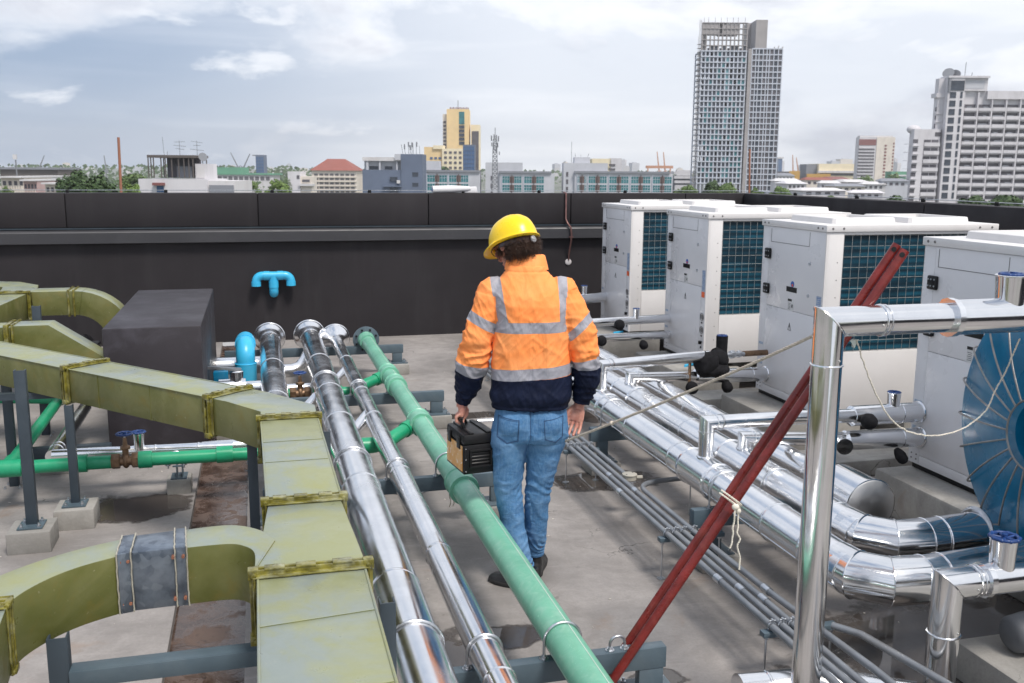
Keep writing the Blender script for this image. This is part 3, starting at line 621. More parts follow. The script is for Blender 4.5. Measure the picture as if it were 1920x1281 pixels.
# wrapped ball valve by the box
t = empty('wrapped_valve', 'silver wrapped lever valve between the charcoal box and the silver pipe', 'valve', (-0.25, 7.95, 0.36))
MB().tube([(-0.45, 7.95, 0.33), (0.02, 7.95, 0.33)], 0.055, 24).build('pipe', 'clad', t); MB().tube([(-0.34, 7.95, 0.335), (-0.13, 7.95, 0.335)], 0.075, 24).build('jacket', 'clad', t, ang=30)
MB().lathe((-0.20, 7.95, 0.39), (0, 0, 1), [(0, 0.05), (0.08, 0.055), (0.085, 0.045)], 14).build('bonnet', 'clad', t, ang=30)
MB().loft([[(x, 7.95-w, z), (x, 7.95+w, z), (x, 7.95+w, z+0.018), (x, 7.95-w, z+0.018)] for x, z, w in ((-0.16, 0.475, 0.02), (-0.25, 0.485, 0.03), (-0.36, 0.50, 0.02), (-0.46, 0.50, 0.012))]).build('lever', 'zinc', t, ang=30)
o = MB().box((-0.33, 8.15, 0.38), (0.12, 0.08, 0.12)).build('actuator_box', 'blue_frp', bev=0.01); tag(o, 'small blue box beside the wrapped lever valve', 'box')
# blue pvc elbow
t = empty('plastic_pipe', 'fat sky blue plastic pipe elbow standing beside the charcoal box', 'pipe', (-0.14, 9.2, 0))
m = MB(); m.tube([(-0.14, 8.98, 0.02), (-0.14, 8.98, 0.36)] + [V((-0.14, 9.10-0.12*cos(a), 0.36+0.12*sin(a))) for a in [i*pi/14 for i in range(1, 8)]] + [(-0.14, 9.35, 0.48)], 0.085, 32); m.build('elbow', 'pvc', t, ang=60)
MB().tube([(-0.14, 8.98, 0.16), (-0.14, 8.98, 0.33)], [0.096, 0.098], 32).build('collar', 'pvc', t, ang=40)
MB().ring((-0.14, 8.98, 0.33), (0, 0, 1), 0.092, 0.008, 32).build('collar_rim', 'pvc', t)
MB().tube([(-0.14, 9.12, 0.48), (-0.14, 9.25, 0.48)], 0.094, 32).build('collar', 'pvc', t, ang=40)
# charcoal box
t = empty('equipment_box', 'large charcoal painted block standing on the roof behind the olive ducts', 'block', (-0.76, 8.4, 0))
MB().hexa([(-1.10, 7.31, 0), (-0.42, 7.31, 0), (-0.42, 9.6, 0), (-1.10, 9.6, 0), (-1.10, 7.31, 0.955), (-0.42, 7.31, 0.955), (-0.42, 9.6, 0.955), (-1.10, 9.6, 0.955)]).build('block', 'box', t, bev=0.012)
# crumpled black plastic sheet
m = MB(); m.ell((0, 0, 0), (0.30, 0.2, 0.17), 40, 24)
m.v = [(p[0]*(1+0.5*noise.noise(V(p)*6)), p[1]*(1+0.5*noise.noise(V(p)*5+V((3, 3, 3)))), max(-0.08, p[2]*(1+0.9*noise.noise(V(p)*8+V((9, 0, 0)))))) for p in m.v]
m.v = [(x-2.02, y+11.55, z+0.08) for x, y, z in m.v]
tag(m.build('plastic_sheet', simple('black_plastic_sheet', (0.01, 0.01, 0.012), 0.22), ang=35), 'crumpled black plastic sheet on the floor beyond the arched duct', 'sheet')
# ================================================================== DUCTS
def duct_run(path, w, z0, z1, name, t, mat='duct'):
    """rectangular duct mesh along a horizontal path [(x, y)] or [(x, y, width)]"""
    P = [V((p[0], p[1], 0)) for p in path]; W = [p[2] if len(p) > 2 and not isinstance(p, Vector) else w for p in path]; rings = []
    for i, p in enumerate(P):
        d1 = (p-P[i-1]).normalized() if i else (P[1]-p).normalized(); d2 = (P[i+1]-p).normalized() if i < len(P)-1 else d1
        t_ = (d1+d2).normalized(); nrm = V((-t_.y, t_.x, 0)); s = W[i]/2/max(0.5, d1.dot(t_))
        a, b = p+nrm*s, p-nrm*s
        rings.append([V((b.x, b.y, z0)), V((a.x, a.y, z0)), V((a.x, a.y, z1)), V((b.x, b.y, z1))])
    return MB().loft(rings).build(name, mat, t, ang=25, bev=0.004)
def duct_flange(c, d, w, z0, z1, t, up=0.018, th=0.020, mat='flange'):
    """bolted angle frame round a duct at c, facing d"""
    d = V((d[0], d[1], 0)).normalized(); n = V((-d.y, d.x, 0)); c = V((c[0], c[1], 0)); R_ = Matrix((d, n, V((0, 0, 1)))).transposed()
    fl = None; m = MB()
    for s in (-1, 1):
        o = d*(s*0.011)
        m.box(c+o+V((0, 0, z1+up/2)), (0.008, w+2*up, up), R_); m.box(c+o+V((0, 0, z0-up/2)), (0.008, w+2*up, up), R_)
        for q in (-1, 1): m.box(c+o+n*(q*(w/2+up/2))+V((0, 0, (z0+z1)/2)), (0.008, up, z1-z0), R_)
    # legs of the angles lying on the duct
    m.box(c+V((0, 0, z1+0.003)), (0.075, w*0.99, 0.006), R_)
    for q in (-1, 1): m.box(c+n*(q*(w/2+0.003))+V((0, 0, (z0+z1)/2)), (0.075, 0.006, (z1-z0)*0.98), R_)
    fl = m.build('flange', mat, t, bev=0.002)
    for q in (-1, 1):
        for z in (z1+up*0.3, z0-up*0.3):
            m = MB(); m.box(c+n*(q*(w/2+up*0.35))+V((0, 0, z)), (0.036, up*1.7, up*1.6), R_); p = c+n*(q*(w/2+up*0.3))+V((0, 0, z)); m.tube([p-d*0.028, p+d*0.028], 0.008, 6); m.build('corner_piece', mat, fl, bev=0.0015)
    for q in (-0.28, 0.05, 0.33): m = MB(); m.box(c+n*(w*q)+V((0, 0, z1+up+0.001)), (0.034, w*0.18, 0.006), R_); m.build('clamp_strip', mat, fl, bev=0.0015)
    # resin/sealant bead
    for s in (-1, 1):
        e = w/2+0.006
        pts = [c+d*(s*0.040)+n*a+V((0, 0, z)) for a, z in ((-e, z0-0.0), (-e, z1+0.005), (e, z1+0.005), (e, z0-0.0))]
        pp = []
        for a, b in zip(pts, pts[1:]):
            for k in range(8): pp.append(a.lerp(b, k/8)+V((random.uniform(-1, 1), random.uniform(-1, 1), random.uniform(-0.3, 0.6)))*0.0015)
        MB().tube(pp, 0.0022, 6).build('sealant_bead', 'flange' if random.random() < 0.85 else 'sealant', fl)
    return fl
DZ0, DZ1, DW = 0.735, 0.93, 0.265
T = empty('air_duct', 'long olive duct turning at the middle, with a curved branch at the front', 'duct', (0.12, 4, 0.72))
u = V((0.673, -0.74, 0)).normalized(); nA = V((-u.y, u.x, 0))
cf1 = V((-1.02, 6.10, 0)); cf2 = V((-0.175, 5.155, 0))
u = (cf2-cf1).normalized(); nA = V((-u.y, u.x, 0))
Astart = cf1-u*2.6
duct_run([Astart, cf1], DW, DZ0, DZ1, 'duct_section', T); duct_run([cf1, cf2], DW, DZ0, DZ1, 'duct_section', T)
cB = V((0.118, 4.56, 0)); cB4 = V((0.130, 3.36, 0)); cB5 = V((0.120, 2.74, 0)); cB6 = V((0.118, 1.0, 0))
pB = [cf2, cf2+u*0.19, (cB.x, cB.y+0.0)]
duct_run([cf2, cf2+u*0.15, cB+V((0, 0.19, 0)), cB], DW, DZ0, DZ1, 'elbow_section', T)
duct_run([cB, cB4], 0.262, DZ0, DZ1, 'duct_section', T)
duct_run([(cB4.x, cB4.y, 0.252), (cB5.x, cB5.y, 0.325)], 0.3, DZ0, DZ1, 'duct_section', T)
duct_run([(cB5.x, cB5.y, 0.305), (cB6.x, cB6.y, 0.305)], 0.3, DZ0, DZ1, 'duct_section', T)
duct_flange(cf1, u, DW, DZ0, DZ1, T); duct_flange(cf2, u, DW, DZ0, DZ1, T)
duct_flange(cB, (0, 1), 0.265, DZ0, DZ1, T); duct_flange(cB4, (0, 1), 0.262, DZ0, DZ1, T); duct_flange(cB5, (0, 1), 0.322, DZ0, DZ1, T)
# curved branch
bz0, bz1 = 0.745, 0.932
def qarc(cx, cy, r, a0, a1, n=10): return [V((cx+r*cos(radians(lerp(a0, a1, i/n))), cy+r*sin(radians(lerp(a0, a1, i/n))), 0)) for i in range(n+1)]
outer = [V((0.02, 2.99, 0)), V((-0.02, 3.085, 0)), V((-0.09, 3.15, 0)), V((-0.16, 3.165, 0)), V((-0.285, 3.150, 0))]
inner = [V((-0.044, 2.76, 0)), V((-0.044, 2.90, 0)), V((-0.075, 2.965, 0)), V((-0.13, 2.995, 0)), V((-0.272, 2.992, 0))]
def strip(out, inn, name, mat='duct', lift=0.0):
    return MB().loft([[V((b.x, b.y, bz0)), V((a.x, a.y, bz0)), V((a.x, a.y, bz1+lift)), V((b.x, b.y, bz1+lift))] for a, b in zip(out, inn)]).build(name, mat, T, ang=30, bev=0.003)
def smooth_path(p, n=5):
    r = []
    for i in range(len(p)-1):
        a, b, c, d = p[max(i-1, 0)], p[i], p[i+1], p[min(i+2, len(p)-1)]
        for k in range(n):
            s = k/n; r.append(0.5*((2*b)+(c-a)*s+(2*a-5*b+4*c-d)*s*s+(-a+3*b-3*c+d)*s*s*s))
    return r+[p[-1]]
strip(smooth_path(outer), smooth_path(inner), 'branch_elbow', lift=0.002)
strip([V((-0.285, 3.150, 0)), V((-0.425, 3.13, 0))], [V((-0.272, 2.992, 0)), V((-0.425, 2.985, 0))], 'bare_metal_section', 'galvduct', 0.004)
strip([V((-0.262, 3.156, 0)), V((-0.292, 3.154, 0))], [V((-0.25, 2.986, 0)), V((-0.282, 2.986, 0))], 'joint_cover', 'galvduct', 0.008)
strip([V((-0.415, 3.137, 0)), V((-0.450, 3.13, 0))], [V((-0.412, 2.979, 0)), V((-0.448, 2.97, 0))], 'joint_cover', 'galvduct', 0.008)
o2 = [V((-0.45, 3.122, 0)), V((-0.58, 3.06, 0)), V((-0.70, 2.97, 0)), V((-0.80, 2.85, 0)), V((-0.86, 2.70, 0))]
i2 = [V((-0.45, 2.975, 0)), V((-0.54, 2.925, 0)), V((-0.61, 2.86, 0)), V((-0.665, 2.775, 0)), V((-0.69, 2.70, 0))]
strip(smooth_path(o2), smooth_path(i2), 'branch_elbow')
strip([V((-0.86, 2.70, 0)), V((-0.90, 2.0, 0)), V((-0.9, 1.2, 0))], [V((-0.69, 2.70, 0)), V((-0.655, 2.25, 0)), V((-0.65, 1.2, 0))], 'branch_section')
def bead(p, q, zz0, zz1, mat='sealant', r=0.0024):
    pp = []
    cor = [V((q.x, q.y, zz0)), V((q.x, q.y, zz1)), V((p.x, p.y, zz1))]
    for a, b in zip(cor, cor[1:]):
        for k in range(14): pp.append(a.lerp(b, k/14)+V((random.uniform(-1, 1), random.uniform(-1, 1), random.uniform(-1, 1)))*0.0012)
    pp.append(cor[-1]); MB().tube(pp, r, 6).build('sealant_bead', mat, T)
for x, o_, i_ in ((0, V((-0.262, 3.160, 0)), V((-0.248, 2.985, 0))), (0, V((-0.295, 3.158, 0)), V((-0.283, 2.984, 0))), (0, V((-0.412, 3.141, 0)), V((-0.410, 2.978, 0))), (0, V((-0.452, 3.132, 0)), V((-0.450, 2.968, 0)))):
    bead(o_, i_, bz0, bz1+0.008)
duct_flange((-0.775, 2.70), (0, 1), 0.17, bz0, bz1, T, up=0.010)
m = MB()
for x in (-0.258, -0.288, -0.418, -0.442):
    for z in (bz0+0.03, bz1-0.02): m.tube([(x, 2.99, z), (x, 2.972-0.0, z)], 0.005, 6)
m.build('screws', 'rust', T)
# raised seams on the duct tops (standing ribs)
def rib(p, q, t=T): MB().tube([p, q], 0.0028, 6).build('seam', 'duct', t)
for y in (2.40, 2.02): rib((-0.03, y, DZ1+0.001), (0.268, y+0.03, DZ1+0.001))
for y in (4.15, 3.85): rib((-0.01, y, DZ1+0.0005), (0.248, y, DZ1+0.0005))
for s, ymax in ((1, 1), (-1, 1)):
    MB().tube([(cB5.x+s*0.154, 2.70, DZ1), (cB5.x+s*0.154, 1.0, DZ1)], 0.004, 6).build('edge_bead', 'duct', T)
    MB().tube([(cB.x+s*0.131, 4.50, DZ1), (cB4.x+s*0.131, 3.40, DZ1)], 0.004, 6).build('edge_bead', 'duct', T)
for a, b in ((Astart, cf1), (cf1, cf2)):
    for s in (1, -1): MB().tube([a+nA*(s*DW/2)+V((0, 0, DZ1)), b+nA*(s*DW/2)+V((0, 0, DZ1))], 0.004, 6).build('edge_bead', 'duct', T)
for f in (0.25, 0.62): 
    p = cf1.lerp(cf2, f); MB().tube([p+nA*(-DW/2-0.001)+V((0, 0, DZ0)), p+nA*(-DW/2-0.001)+V((0, 0, DZ1))], 0.002, 5).build('seam', 'duct', T)
# posts and frames
def post(x, y, zb, zt, w, label, rz=0, t=None, base=True):
    own = t is None
    if own: t = empty('duct_post', label, 'post', (x, y, 0), 0, 'steel posts under the olive ducts')
    m = MB(); R_ = rotm(rz); th = 0.006
    m.box((x, y, (zb+zt)/2), (w, th, zt-zb), R_)
    for s in (-1, 1): o = R_ @ V((s*(w/2-th/2), 0.022, 0)); m.box((x+o.x, y+o.y, (zb+zt)/2), (th, 0.038, zt-zb), R_)
    m.build('upright', 'beam_dark', t, bev=0.001)
    if base: foot(t, x, y, zb-0.008, 0.13, 0.13)
    return t
post(-1.272, 5.60, 0.135, 1.01, 0.058, 'tall grey steel post at the far left in front of the duct')
plinth(-1.385, -1.16, 5.49, 5.72, 0.125, 'square concrete block under the tall left duct post')
post(-1.10, 5.92, 0.135, 0.728, 0.046, 'shorter grey steel post under the first duct flange')
plinth(-1.205, -0.985, 5.81, 6.03, 0.125, 'square concrete block under the shorter duct post')
post(-0.063, 4.88, 0.0, 0.765, 0.05, 'grey steel post at the inner side of the duct corner', base=False)
post(0.303, 4.85, 0.0, 0.77, 0.05, 'grey steel post between the duct corner and the thick silver pipe', base=False)
post(-1.62, 6.75, 0.0, 0.728, 0.055, 'grey steel post under the far part of the diagonal duct')
post(-1.672, 8.05, 0.0, 1.035, 0.06, 'grey post top rising beside the sloping duct')
t = empty('duct_support', 'grey steel goal frame under the front of the olive duct', 'frame', (-0.1, 2.81, 0))
post(-0.60, 2.81, 0.0, 0.765, 0.056, '', t=t, base=False); post(0.352, 2.81, 0.0, 0.765, 0.05, '', t=t, base=False)
m = MB(); m.bb(-0.571, 0.326, 2.79, 2.796, 0.615, 0.665); m.bb(-0.571, 0.326, 2.797, 2.85, 0.659, 0.665); m.build('crossbar', 'beam', t, bev=0.001)
MB().bb(-1.62, -1.22, 6.3, 6.35, 0.69, 0.73).build('crossbar', 'beam_dark', tag(empty('duct_hanger', 'short grey crossbar under the diagonal duct', 'bar', (-1.4, 6.3, 0.69))))
o = empty('pipe_support', 'dark grey low beam behind the diagonal green pipe at the left', 'pipe support', (-1.3, 7.05, 0))
m = MB(); channel_beam(m, -1.7, -1.05, 7.05, 0.09, 0.18, 0.05); m.build('crossbar', 'beam_dark', o, bev=0.001); plinth(-1.5, -1.3, 6.95, 7.15, 0.085, 'concrete block under the low dark beam at the left')
t = empty('pipe_bracket', 'small grey bracket with rod clamp holding the green pipe below the duct', 'bracket', (-0.545, 6.4, 0))
plinth(-0.625, -0.475, 6.33, 6.49, 0.10, 'small concrete block below the green pipe clamp')
m = MB(); m.bb(-0.565, -0.560, 6.36, 6.46, 0.105, 0.19); m.bb(-0.60, -0.50, 6.34, 6.48, 0.10, 0.106); m.bb(-0.585, -0.52, 6.355, 6.365, 0.18, 0.19); m.bb(-0.53, -0.525, 6.36, 6.46, 0.105, 0.19); m.build('bracket', 'beam', t)
ubolt(t, -0.55, 6.22, 0.235, 0.042)
m = MB(); m.bb(-1.95, -1.78, 6.15, 6.29, 0.0, 0.24); tag(m.build('pipe_stand', 'beam_dark', bev=0.002), 'dark steel stand under the green pipe at the left edge', 'stand')
tag(MB().tube([(-1.03, 8.0, 0.0), (-1.03, 8.0, 0.3)], 0.02, 10).build('floor_drain_pipe', 'black'), 'black stub pipe standing on the floor beside the charcoal box', 'pipe')
# sloping duct behind the diagonal one
t = empty('air_duct', 'olive duct that slopes down behind the diagonal duct at the left', 'duct', (-1.7, 7.75, 0.5))
def prism_y(poly, y0, y1, name, mat, t, bev=0.004):
    """polygon in x,z extruded along y"""
    return MB().loft([[V((x, y, z)) for x, z in poly] for y in (y0, y1)]).build(name, mat, t, ang=25, bev=bev)
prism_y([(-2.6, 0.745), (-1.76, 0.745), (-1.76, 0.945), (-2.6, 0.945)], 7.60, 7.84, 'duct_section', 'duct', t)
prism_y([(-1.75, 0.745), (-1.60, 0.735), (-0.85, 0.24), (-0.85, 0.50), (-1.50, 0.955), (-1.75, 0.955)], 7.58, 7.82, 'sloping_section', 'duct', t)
for x in (-1.785, -1.735): MB().loft([[(x-0.010, y, z), (x+0.010, y, z)] for y, z in ((7.57, 0.735), (7.57, 0.965), (7.85, 0.965), (7.85, 0.735))], cap=False)
m = MB(); m.bb(-1.80, -1.77, 7.565, 7.86, 0.73, 0.965); m.build('flange', 'flange', t, bev=0.003); m = MB(); m.bb(-1.75, -1.735, 7.565, 7.86, 0.73, 0.968); m.build('flange', 'flange', t, bev=0.003)
# arched duct at the back
t = empty('air_duct', 'olive duct arching over and down to the floor beside the charcoal box', 'duct', (-1.6, 9.5, 0))
cx, cz, ro, ri = -1.62, 0.52, 0.50, 0.27
def archpts(r, n=10): return [(cx+r*sin(a), cz+r*cos(a)*0.95) for a in [i*pi/2/n for i in range(n+1)]]
def xz_strip(o, i, y0, y1, name):
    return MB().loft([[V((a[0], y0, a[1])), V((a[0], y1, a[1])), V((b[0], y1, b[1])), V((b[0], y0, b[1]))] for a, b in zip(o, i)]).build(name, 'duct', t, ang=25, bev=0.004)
oa, ia = archpts(ro), archpts(ri)
xz_strip([(-1.96, cz+ro*0.95)]+oa[:2], [(-1.96, cz+ri*0.95)]+ia[:2], 9.32, 9.60, 'duct_section'); xz_strip(oa[1:], ia[1:], 9.32, 9.60, 'arched_elbow'); xz_strip([oa[-1], (cx+ro, 0.0)], [ia[-1], (cx+ri, 0.0)], 9.32, 9.60, 'vertical_section')
for x in (-1.66, -1.615): m = MB(); m.bb(x-0.008, x+0.008, 9.305, 9.615, cz+ri*0.95-0.012, cz+ro*0.95+0.012); m.build('flange', 'flange', t, bev=0.002)
m = MB(); m.bb(cx+ri-0.012, cx+ro+0.012, 9.305, 9.615, 0.49, 0.505); m.build('flange', 'flange', t, bev=0.002)
# header duct coming from the left edge
t = empty('air_duct', 'broad olive duct at the left edge leading back to a bolted flange', 'duct', (-2.2, 8.8, 0.7))
duct_run([(-2.22, 7.95), (-2.14, 9.28)], 0.30, 0.76, 0.985, 'duct_section', t); duct_flange((-2.14, 9.30), (0.05, 1), 0.31, 0.765, 0.99, t)
duct_run([(-2.14, 9.32), (-2.12, 9.6), (-2.17, 9.9), (-2.35, 10.15), (-2.6, 10.25), (-3.2, 10.28)], 0.30, 0.80, 0.985, 'curved_section', t)
# ================================================================== HEAT PUMP UNITS
def text_mesh(body, size, name, mat, parent, mtx, extrude=0.0):
    cu = bpy.data.curves.new(name, 'FONT'); cu.body = body; cu.size = size; cu.align_x = 'CENTER'; cu.align_y = 'CENTER'; cu.extrude = extrude
    o = bpy.data.objects.new(name, cu); COL.objects.link(o)
    dg = bpy.context.evaluated_depsgraph_get(); me = bpy.data.meshes.new_from_object(o.evaluated_get(dg))
    bpy.data.objects.remove(o); me.transform(mtx); me.transform(world_of(parent).inverted()) if parent else None
    me.materials.clear(); me.materials.append(MAT[mat]); o = bpy.data.objects.new(name, me); COL.objects.link(o); o.parent = parent; return o
UX0, UX1, UD, UZ0, UZ1 = 4.03, 5.50, 0.915, 0.30, 1.715
AC_GROUP = 'white rooftop heat pump units'
def unit(x, y):
    """x, y = near left corner (towards the camera)"""
    t = empty('heat_pump_unit', '', 'heat pump', (x, y, 0), 0, AC_GROUP)
    L_, D = UX1-UX0, UD; x1, y1 = x+L_, y+D; z0, z1 = UZ0, UZ1; c = 0.115
    MB().bb(x+0.031, x1-0.03, y+0.05, y1-0.031, z0+0.02, z1-0.051).build('inner_body', 'groove', t)
    # corner posts and lower cladding, long near face
    MB().bb(x+0.018, x+c+0.03, y, y+0.04, z0, z1-0.052).build('corner_post', 'ac', t, bev=0.004); MB().bb(x1-c, x1, y, y+0.04, z0, z1-0.052).build('corner_post', 'ac', t, bev=0.004)
    MB().bb(x+c+0.032, x1-c-0.002, y+0.002, y+0.04, z0, z0+0.46).build('lower_panel', 'ac', t, bev=0.003)
    m = MB(); m.bb(x+c+0.032, x1-c-0.002, y+0.004, y+0.04, z1-0.072, z1-0.052); m.build('top_rail', 'ac', t)
    MB().bb(x+0.02, x1, y1-0.03, y1, z0, z1-0.052).build('rear_panel', 'ac', t, bev=0.003); MB().bb(x1-0.02, x1, y+0.041, y1-0.031, z0, z1-0.052).build('far_end_panel', 'ac', t, bev=0.003)
    # coil and wire guard
    gx0, gx1, gz0, gz1 = x+c+0.034, x1-c-0.004, z0+0.463, z1-0.074
    MB().bb(gx0, gx1, y+0.034, y+0.045, gz0, gz1).build('coil', 'coil', t)
    m = MB(); nx, nz = 17, 11
    for i in range(nx+1): xx = lerp(gx0+0.004, gx1-0.004, i/nx); m.tube([(xx, y+0.012, gz0), (xx, y+0.012, gz1)], 0.0022, 5)
    for i in range(nz+1): zz = lerp(gz0+0.004, gz1-0.004, i/nz); m.tube([(gx0, y+0.016, zz), (gx1, y+0.016, zz)], 0.0022, 5)
    m.build('wire_guard', 'chrome', t, ang=60)
    # end face (towards -X): door panels
    xe = x
    m = MB(); m.bb(xe, xe+0.02, y+0.0, y+0.012, z0, z1-0.052); m.build('edge_strip', 'ac', t)
    MB().bb(xe+0.001, xe+0.03, y1-0.10, y1-0.001, z0, z1-0.052).build('side_strip', 'ac_panel', t, bev=0.002)
    MB().bb(xe, xe+0.03, y+0.0125, y1-0.1025, z0+0.725, z1-0.052).build('upper_door', 'ac_panel', t, bev=0.002)
    MB().bb(xe+0.001, xe+0.03, y+0.0125, y+0.105, z0+0.062, z0+0.722).build('narrow_panel', 'ac_panel', t, bev=0.002)
    MB().bb(xe, xe+0.03, y+0.1075, y1-0.1025, z0+0.062, z0+0.722).build('lower_door', 'ac_panel', t, bev=0.002)
    MB().bb(xe+0.001, xe+0.03, y+0.0125, y1-0.1025, z0, z0+0.059).build('kick_strip', 'ac_panel', t, bev=0.002)
    m = MB(); ya, yb_, za2, zb2 = y+0.22, y1-0.13, z1-0.175, z1-0.066
    for (a, b, cc, d) in ((ya, yb_, za2, za2+0.004), (ya, ya+0.004, za2+0.004, zb2), (yb_-0.004, yb_, za2+0.004, zb2)): m.bb(xe-0.0015, xe, a, b, cc, d)
    m.build('recess_outline', 'groove_dark', t)
    # hinges
    for zz in (z1-0.27, z0+0.86):
        h = MB().box((xe-0.010, y1-0.105, zz), (0.020, 0.085, 0.085)).build('hinge', 'black', t, bev=0.009)
        m = MB()
        for dy in (-0.025, 0.005, 0.028):
            for dz in (-0.02, 0.02): m.lathe((xe-0.0195, y1-0.105+dy, zz+dz), (-1, 0, 0), [(0, 0.006), (0.003, 0.005)], 8)
        m.build('screws', 'zinc', h)
    for zz in (z1-0.30, z0+0.87): MB().lathe((xe, y+0.20, zz), (-1, 0, 0), [(0, 0.013), (0.008, 0.012), (0.010, 0.006)], 12).build('latch', 'zinc', t)
    # nameplate, logo, caution sticker, triangle
    my = (y+y1)/2-0.02
    MB().bb(xe-0.002, xe-0.0002, my-0.075, my+0.075, z1-0.545, z1-0.505).build('nameplate', 'black', t)
    MB().lathe((xe-0.0002, my-0.01, z1-0.482), (-1, 0, 0), [(0, 0.024), (0.002, 0.024)], 20).build('logo', 'logo_blue', t)
    MB().lathe((xe-0.0024, my-0.012, z1-0.490), (-1, 0, 0), [(0, 0.011), (0.001, 0.011)], 12).build('logo_accent', 'label_orange', t)
    s = MB().bb(xe-0.0015, xe-0.0002, my-0.042, my+0.042, z1-0.695, z1-0.60).build('caution_sticker', 'white_paint', t)
    m = MB(); m.bb(xe-0.0025, xe-0.0016, my-0.015, my+0.042, z1-0.618, z1-0.60)
    for k in range(5): m.bb(xe-0.0022, xe-0.0016, my+0.0, my+0.036-0.004*(k % 2), z1-0.637-k*0.011, z1-0.634-k*0.011)
    m.ell((xe-0.002, my-0.022, z1-0.652), (0.0008, 0.009, 0.016), 8, 6); m.build('sticker_print', 'black', s)
    tri = MB(); P = [(xe-0.002, my+0.022, z1-0.845), (xe-0.002, my-0.022, z1-0.845), (xe-0.002, my, z1-0.790)]
    tri.tube(P, 0.0016, 4, closed=True); tri.tube([(xe-0.002, my, z1-0.808), (xe-0.002, my-0.002, z1-0.825)], 0.0018, 4); tri.tube([(xe-0.002, my, z1-0.833), (xe-0.002, my, z1-0.837)], 0.0018, 4)
    tri.build('warning_triangle', 'black', t)
    # top lid
    MB().bb(x-0.012, x1+0.012, y-0.012, y1+0.012, z1-0.050, z1).build('top_lid', 'ac', t, bev=0.004)
    m = MB()
    for yy_ in (y+0.04, y+0.10, y1-0.10, y1-0.04): m.lathe((x-0.012, yy_, z1-0.025), (-1, 0, 0), [(0, 0.009), (0.004, 0.007)], 8)
    for xx_ in (x+0.04, x+0.13, x1-0.16, x1-0.05): m.lathe((xx_, y-0.012, z1-0.025), (0, -1, 0), [(0, 0.009), (0.004, 0.007)], 8)
    for k in range(9): m.lathe((x+0.10, y+0.001, z0+0.1+k*0.13), (0, -1, 0), [(0, 0.005), (0.003, 0.004)], 6)
    m.build('lid_screws', 'screw_dark', t)
    for fx in (x+0.42, x+1.08):
        fo = V((fx, (y+y1)/2, z1))
        m = MB(); rings = []
        for (w, dz) in ((0.275, 0.0), (0.268, 0.040), (0.262, 0.045), (0.225, 0.045), (0.225, 0.02)):
            rings.append([fo+V((w*a, 0.31/0.275*w*b, dz)) for a, b in ((1, 0), (1, 0.93), (0.93, 1), (0, 1), (-0.93, 1), (-1, 0.93), (-1, 0), (-1, -0.93), (-0.93, -1), (0, -1), (0.93, -1), (1, -0.93))])
        m.loft(rings); fc = m.build('fan_cowl', 'ac', t, ang=30)
    # feet
    MB().bb(x+0.02, x+0.10, y+0.02, y1-0.02, z0-0.035, z0-0.001).build('base_rail', 'black', t); MB().bb(x1-0.12, x1-0.02, y+0.02, y1-0.02, z0-0.035, z0-0.001).build('base_rail', 'black', t)
    # pipe stubs with printed hints on the far strip
    for zz in (0.62, 0.455): MB().bb(xe-0.0012, xe-0.0002, y1-0.085, y1-0.02, zz+0.065, zz+0.085).build('port_label', 'label_blue', t)
    m = MB()
    for yy_ in (y1-0.075, y1-0.03):
        for zz in (z0+0.03, z0+0.06): m.lathe((xe+0.001, yy_, zz), (-1, 0, 0), [(0, 0.006), (0.003, 0.005)], 8)
    m.build('corner_screws', 'screw_dark', t)
    return t
MAT['groove_dark'] = simple('dark_groove', (0.16, 0.155, 0.155), 0.6)
MAT['screw_dark'] = simple('dull_screws', (0.20, 0.19, 0.185), 0.45, 0.6)
UY = [10.03, 8.13, 6.215, 4.115]
U0 = unit(UX0, UY[0])
UL = ['farthest white heat pump unit, closest to the back wall', 'white heat pump unit second from the back wall', 'white heat pump unit with the red pipe tips in front of its blue grille', 'nearest white heat pump unit, cut off by the right edge of the photo']
units = [U0]+[dup(U0) for _ in range(3)]
for t, y, l in zip(units, UY, UL): t.location = (UX0 if l[0] != 'n' else 3.945, y, 0); t['label'] = l
for k, (t, y) in enumerate(zip(units, UY)):
    if k < 3:
        s = MB().bb(UX0-0.0020, UX0-0.0008, y+0.022, y+0.085, 0.985, 1.185).build('data_sticker', 'label_blue', t); m = MB()
        for q in range(11): m.bb(UX0-0.0028, UX0-0.0021, y+0.027, y+0.08-0.01*(q % 3), 1.17-q*0.016, 1.173-q*0.016)
        m.build('sticker_print', 'logo_blue', s)
    if k < 2: MB().bb(UX0-0.0020, UX0-0.0008, y+0.022, y+0.085, 0.93, 0.982).build('orange_sticker', 'label_orange', t)
    if k < 3:
        for zz in (0.745, 0.62):
            gq = MB(); gq.ring((UX0-0.004, y+0.055, zz), (1, 0, 0), 0.032, 0.0035, 24, 6); gq.lathe((UX0-0.0005, y+0.055, zz), (-1, 0, 0), [(0, 0.022), (0.003, 0.020)], 20); gq.build('gauge', 'groove_dark', t)
        m = MB()
        for zz in (0.69, 0.565): m.box((UX0-0.003, y+0.055, zz), (0.004, 0.022, 0.014), rotm(0, 0.3))
        for zz in (0.50, 0.40): m.box((UX0-0.012, y+0.060, zz), (0.024, 0.02, 0.03)); m.box((UX0-0.014, y+0.045, zz+0.012), (0.012, 0.05, 0.008)); m.box((UX0-0.003, y+0.055, zz-0.045), (0.004, 0.02, 0.02))
        m.build('switches', 'black', t)
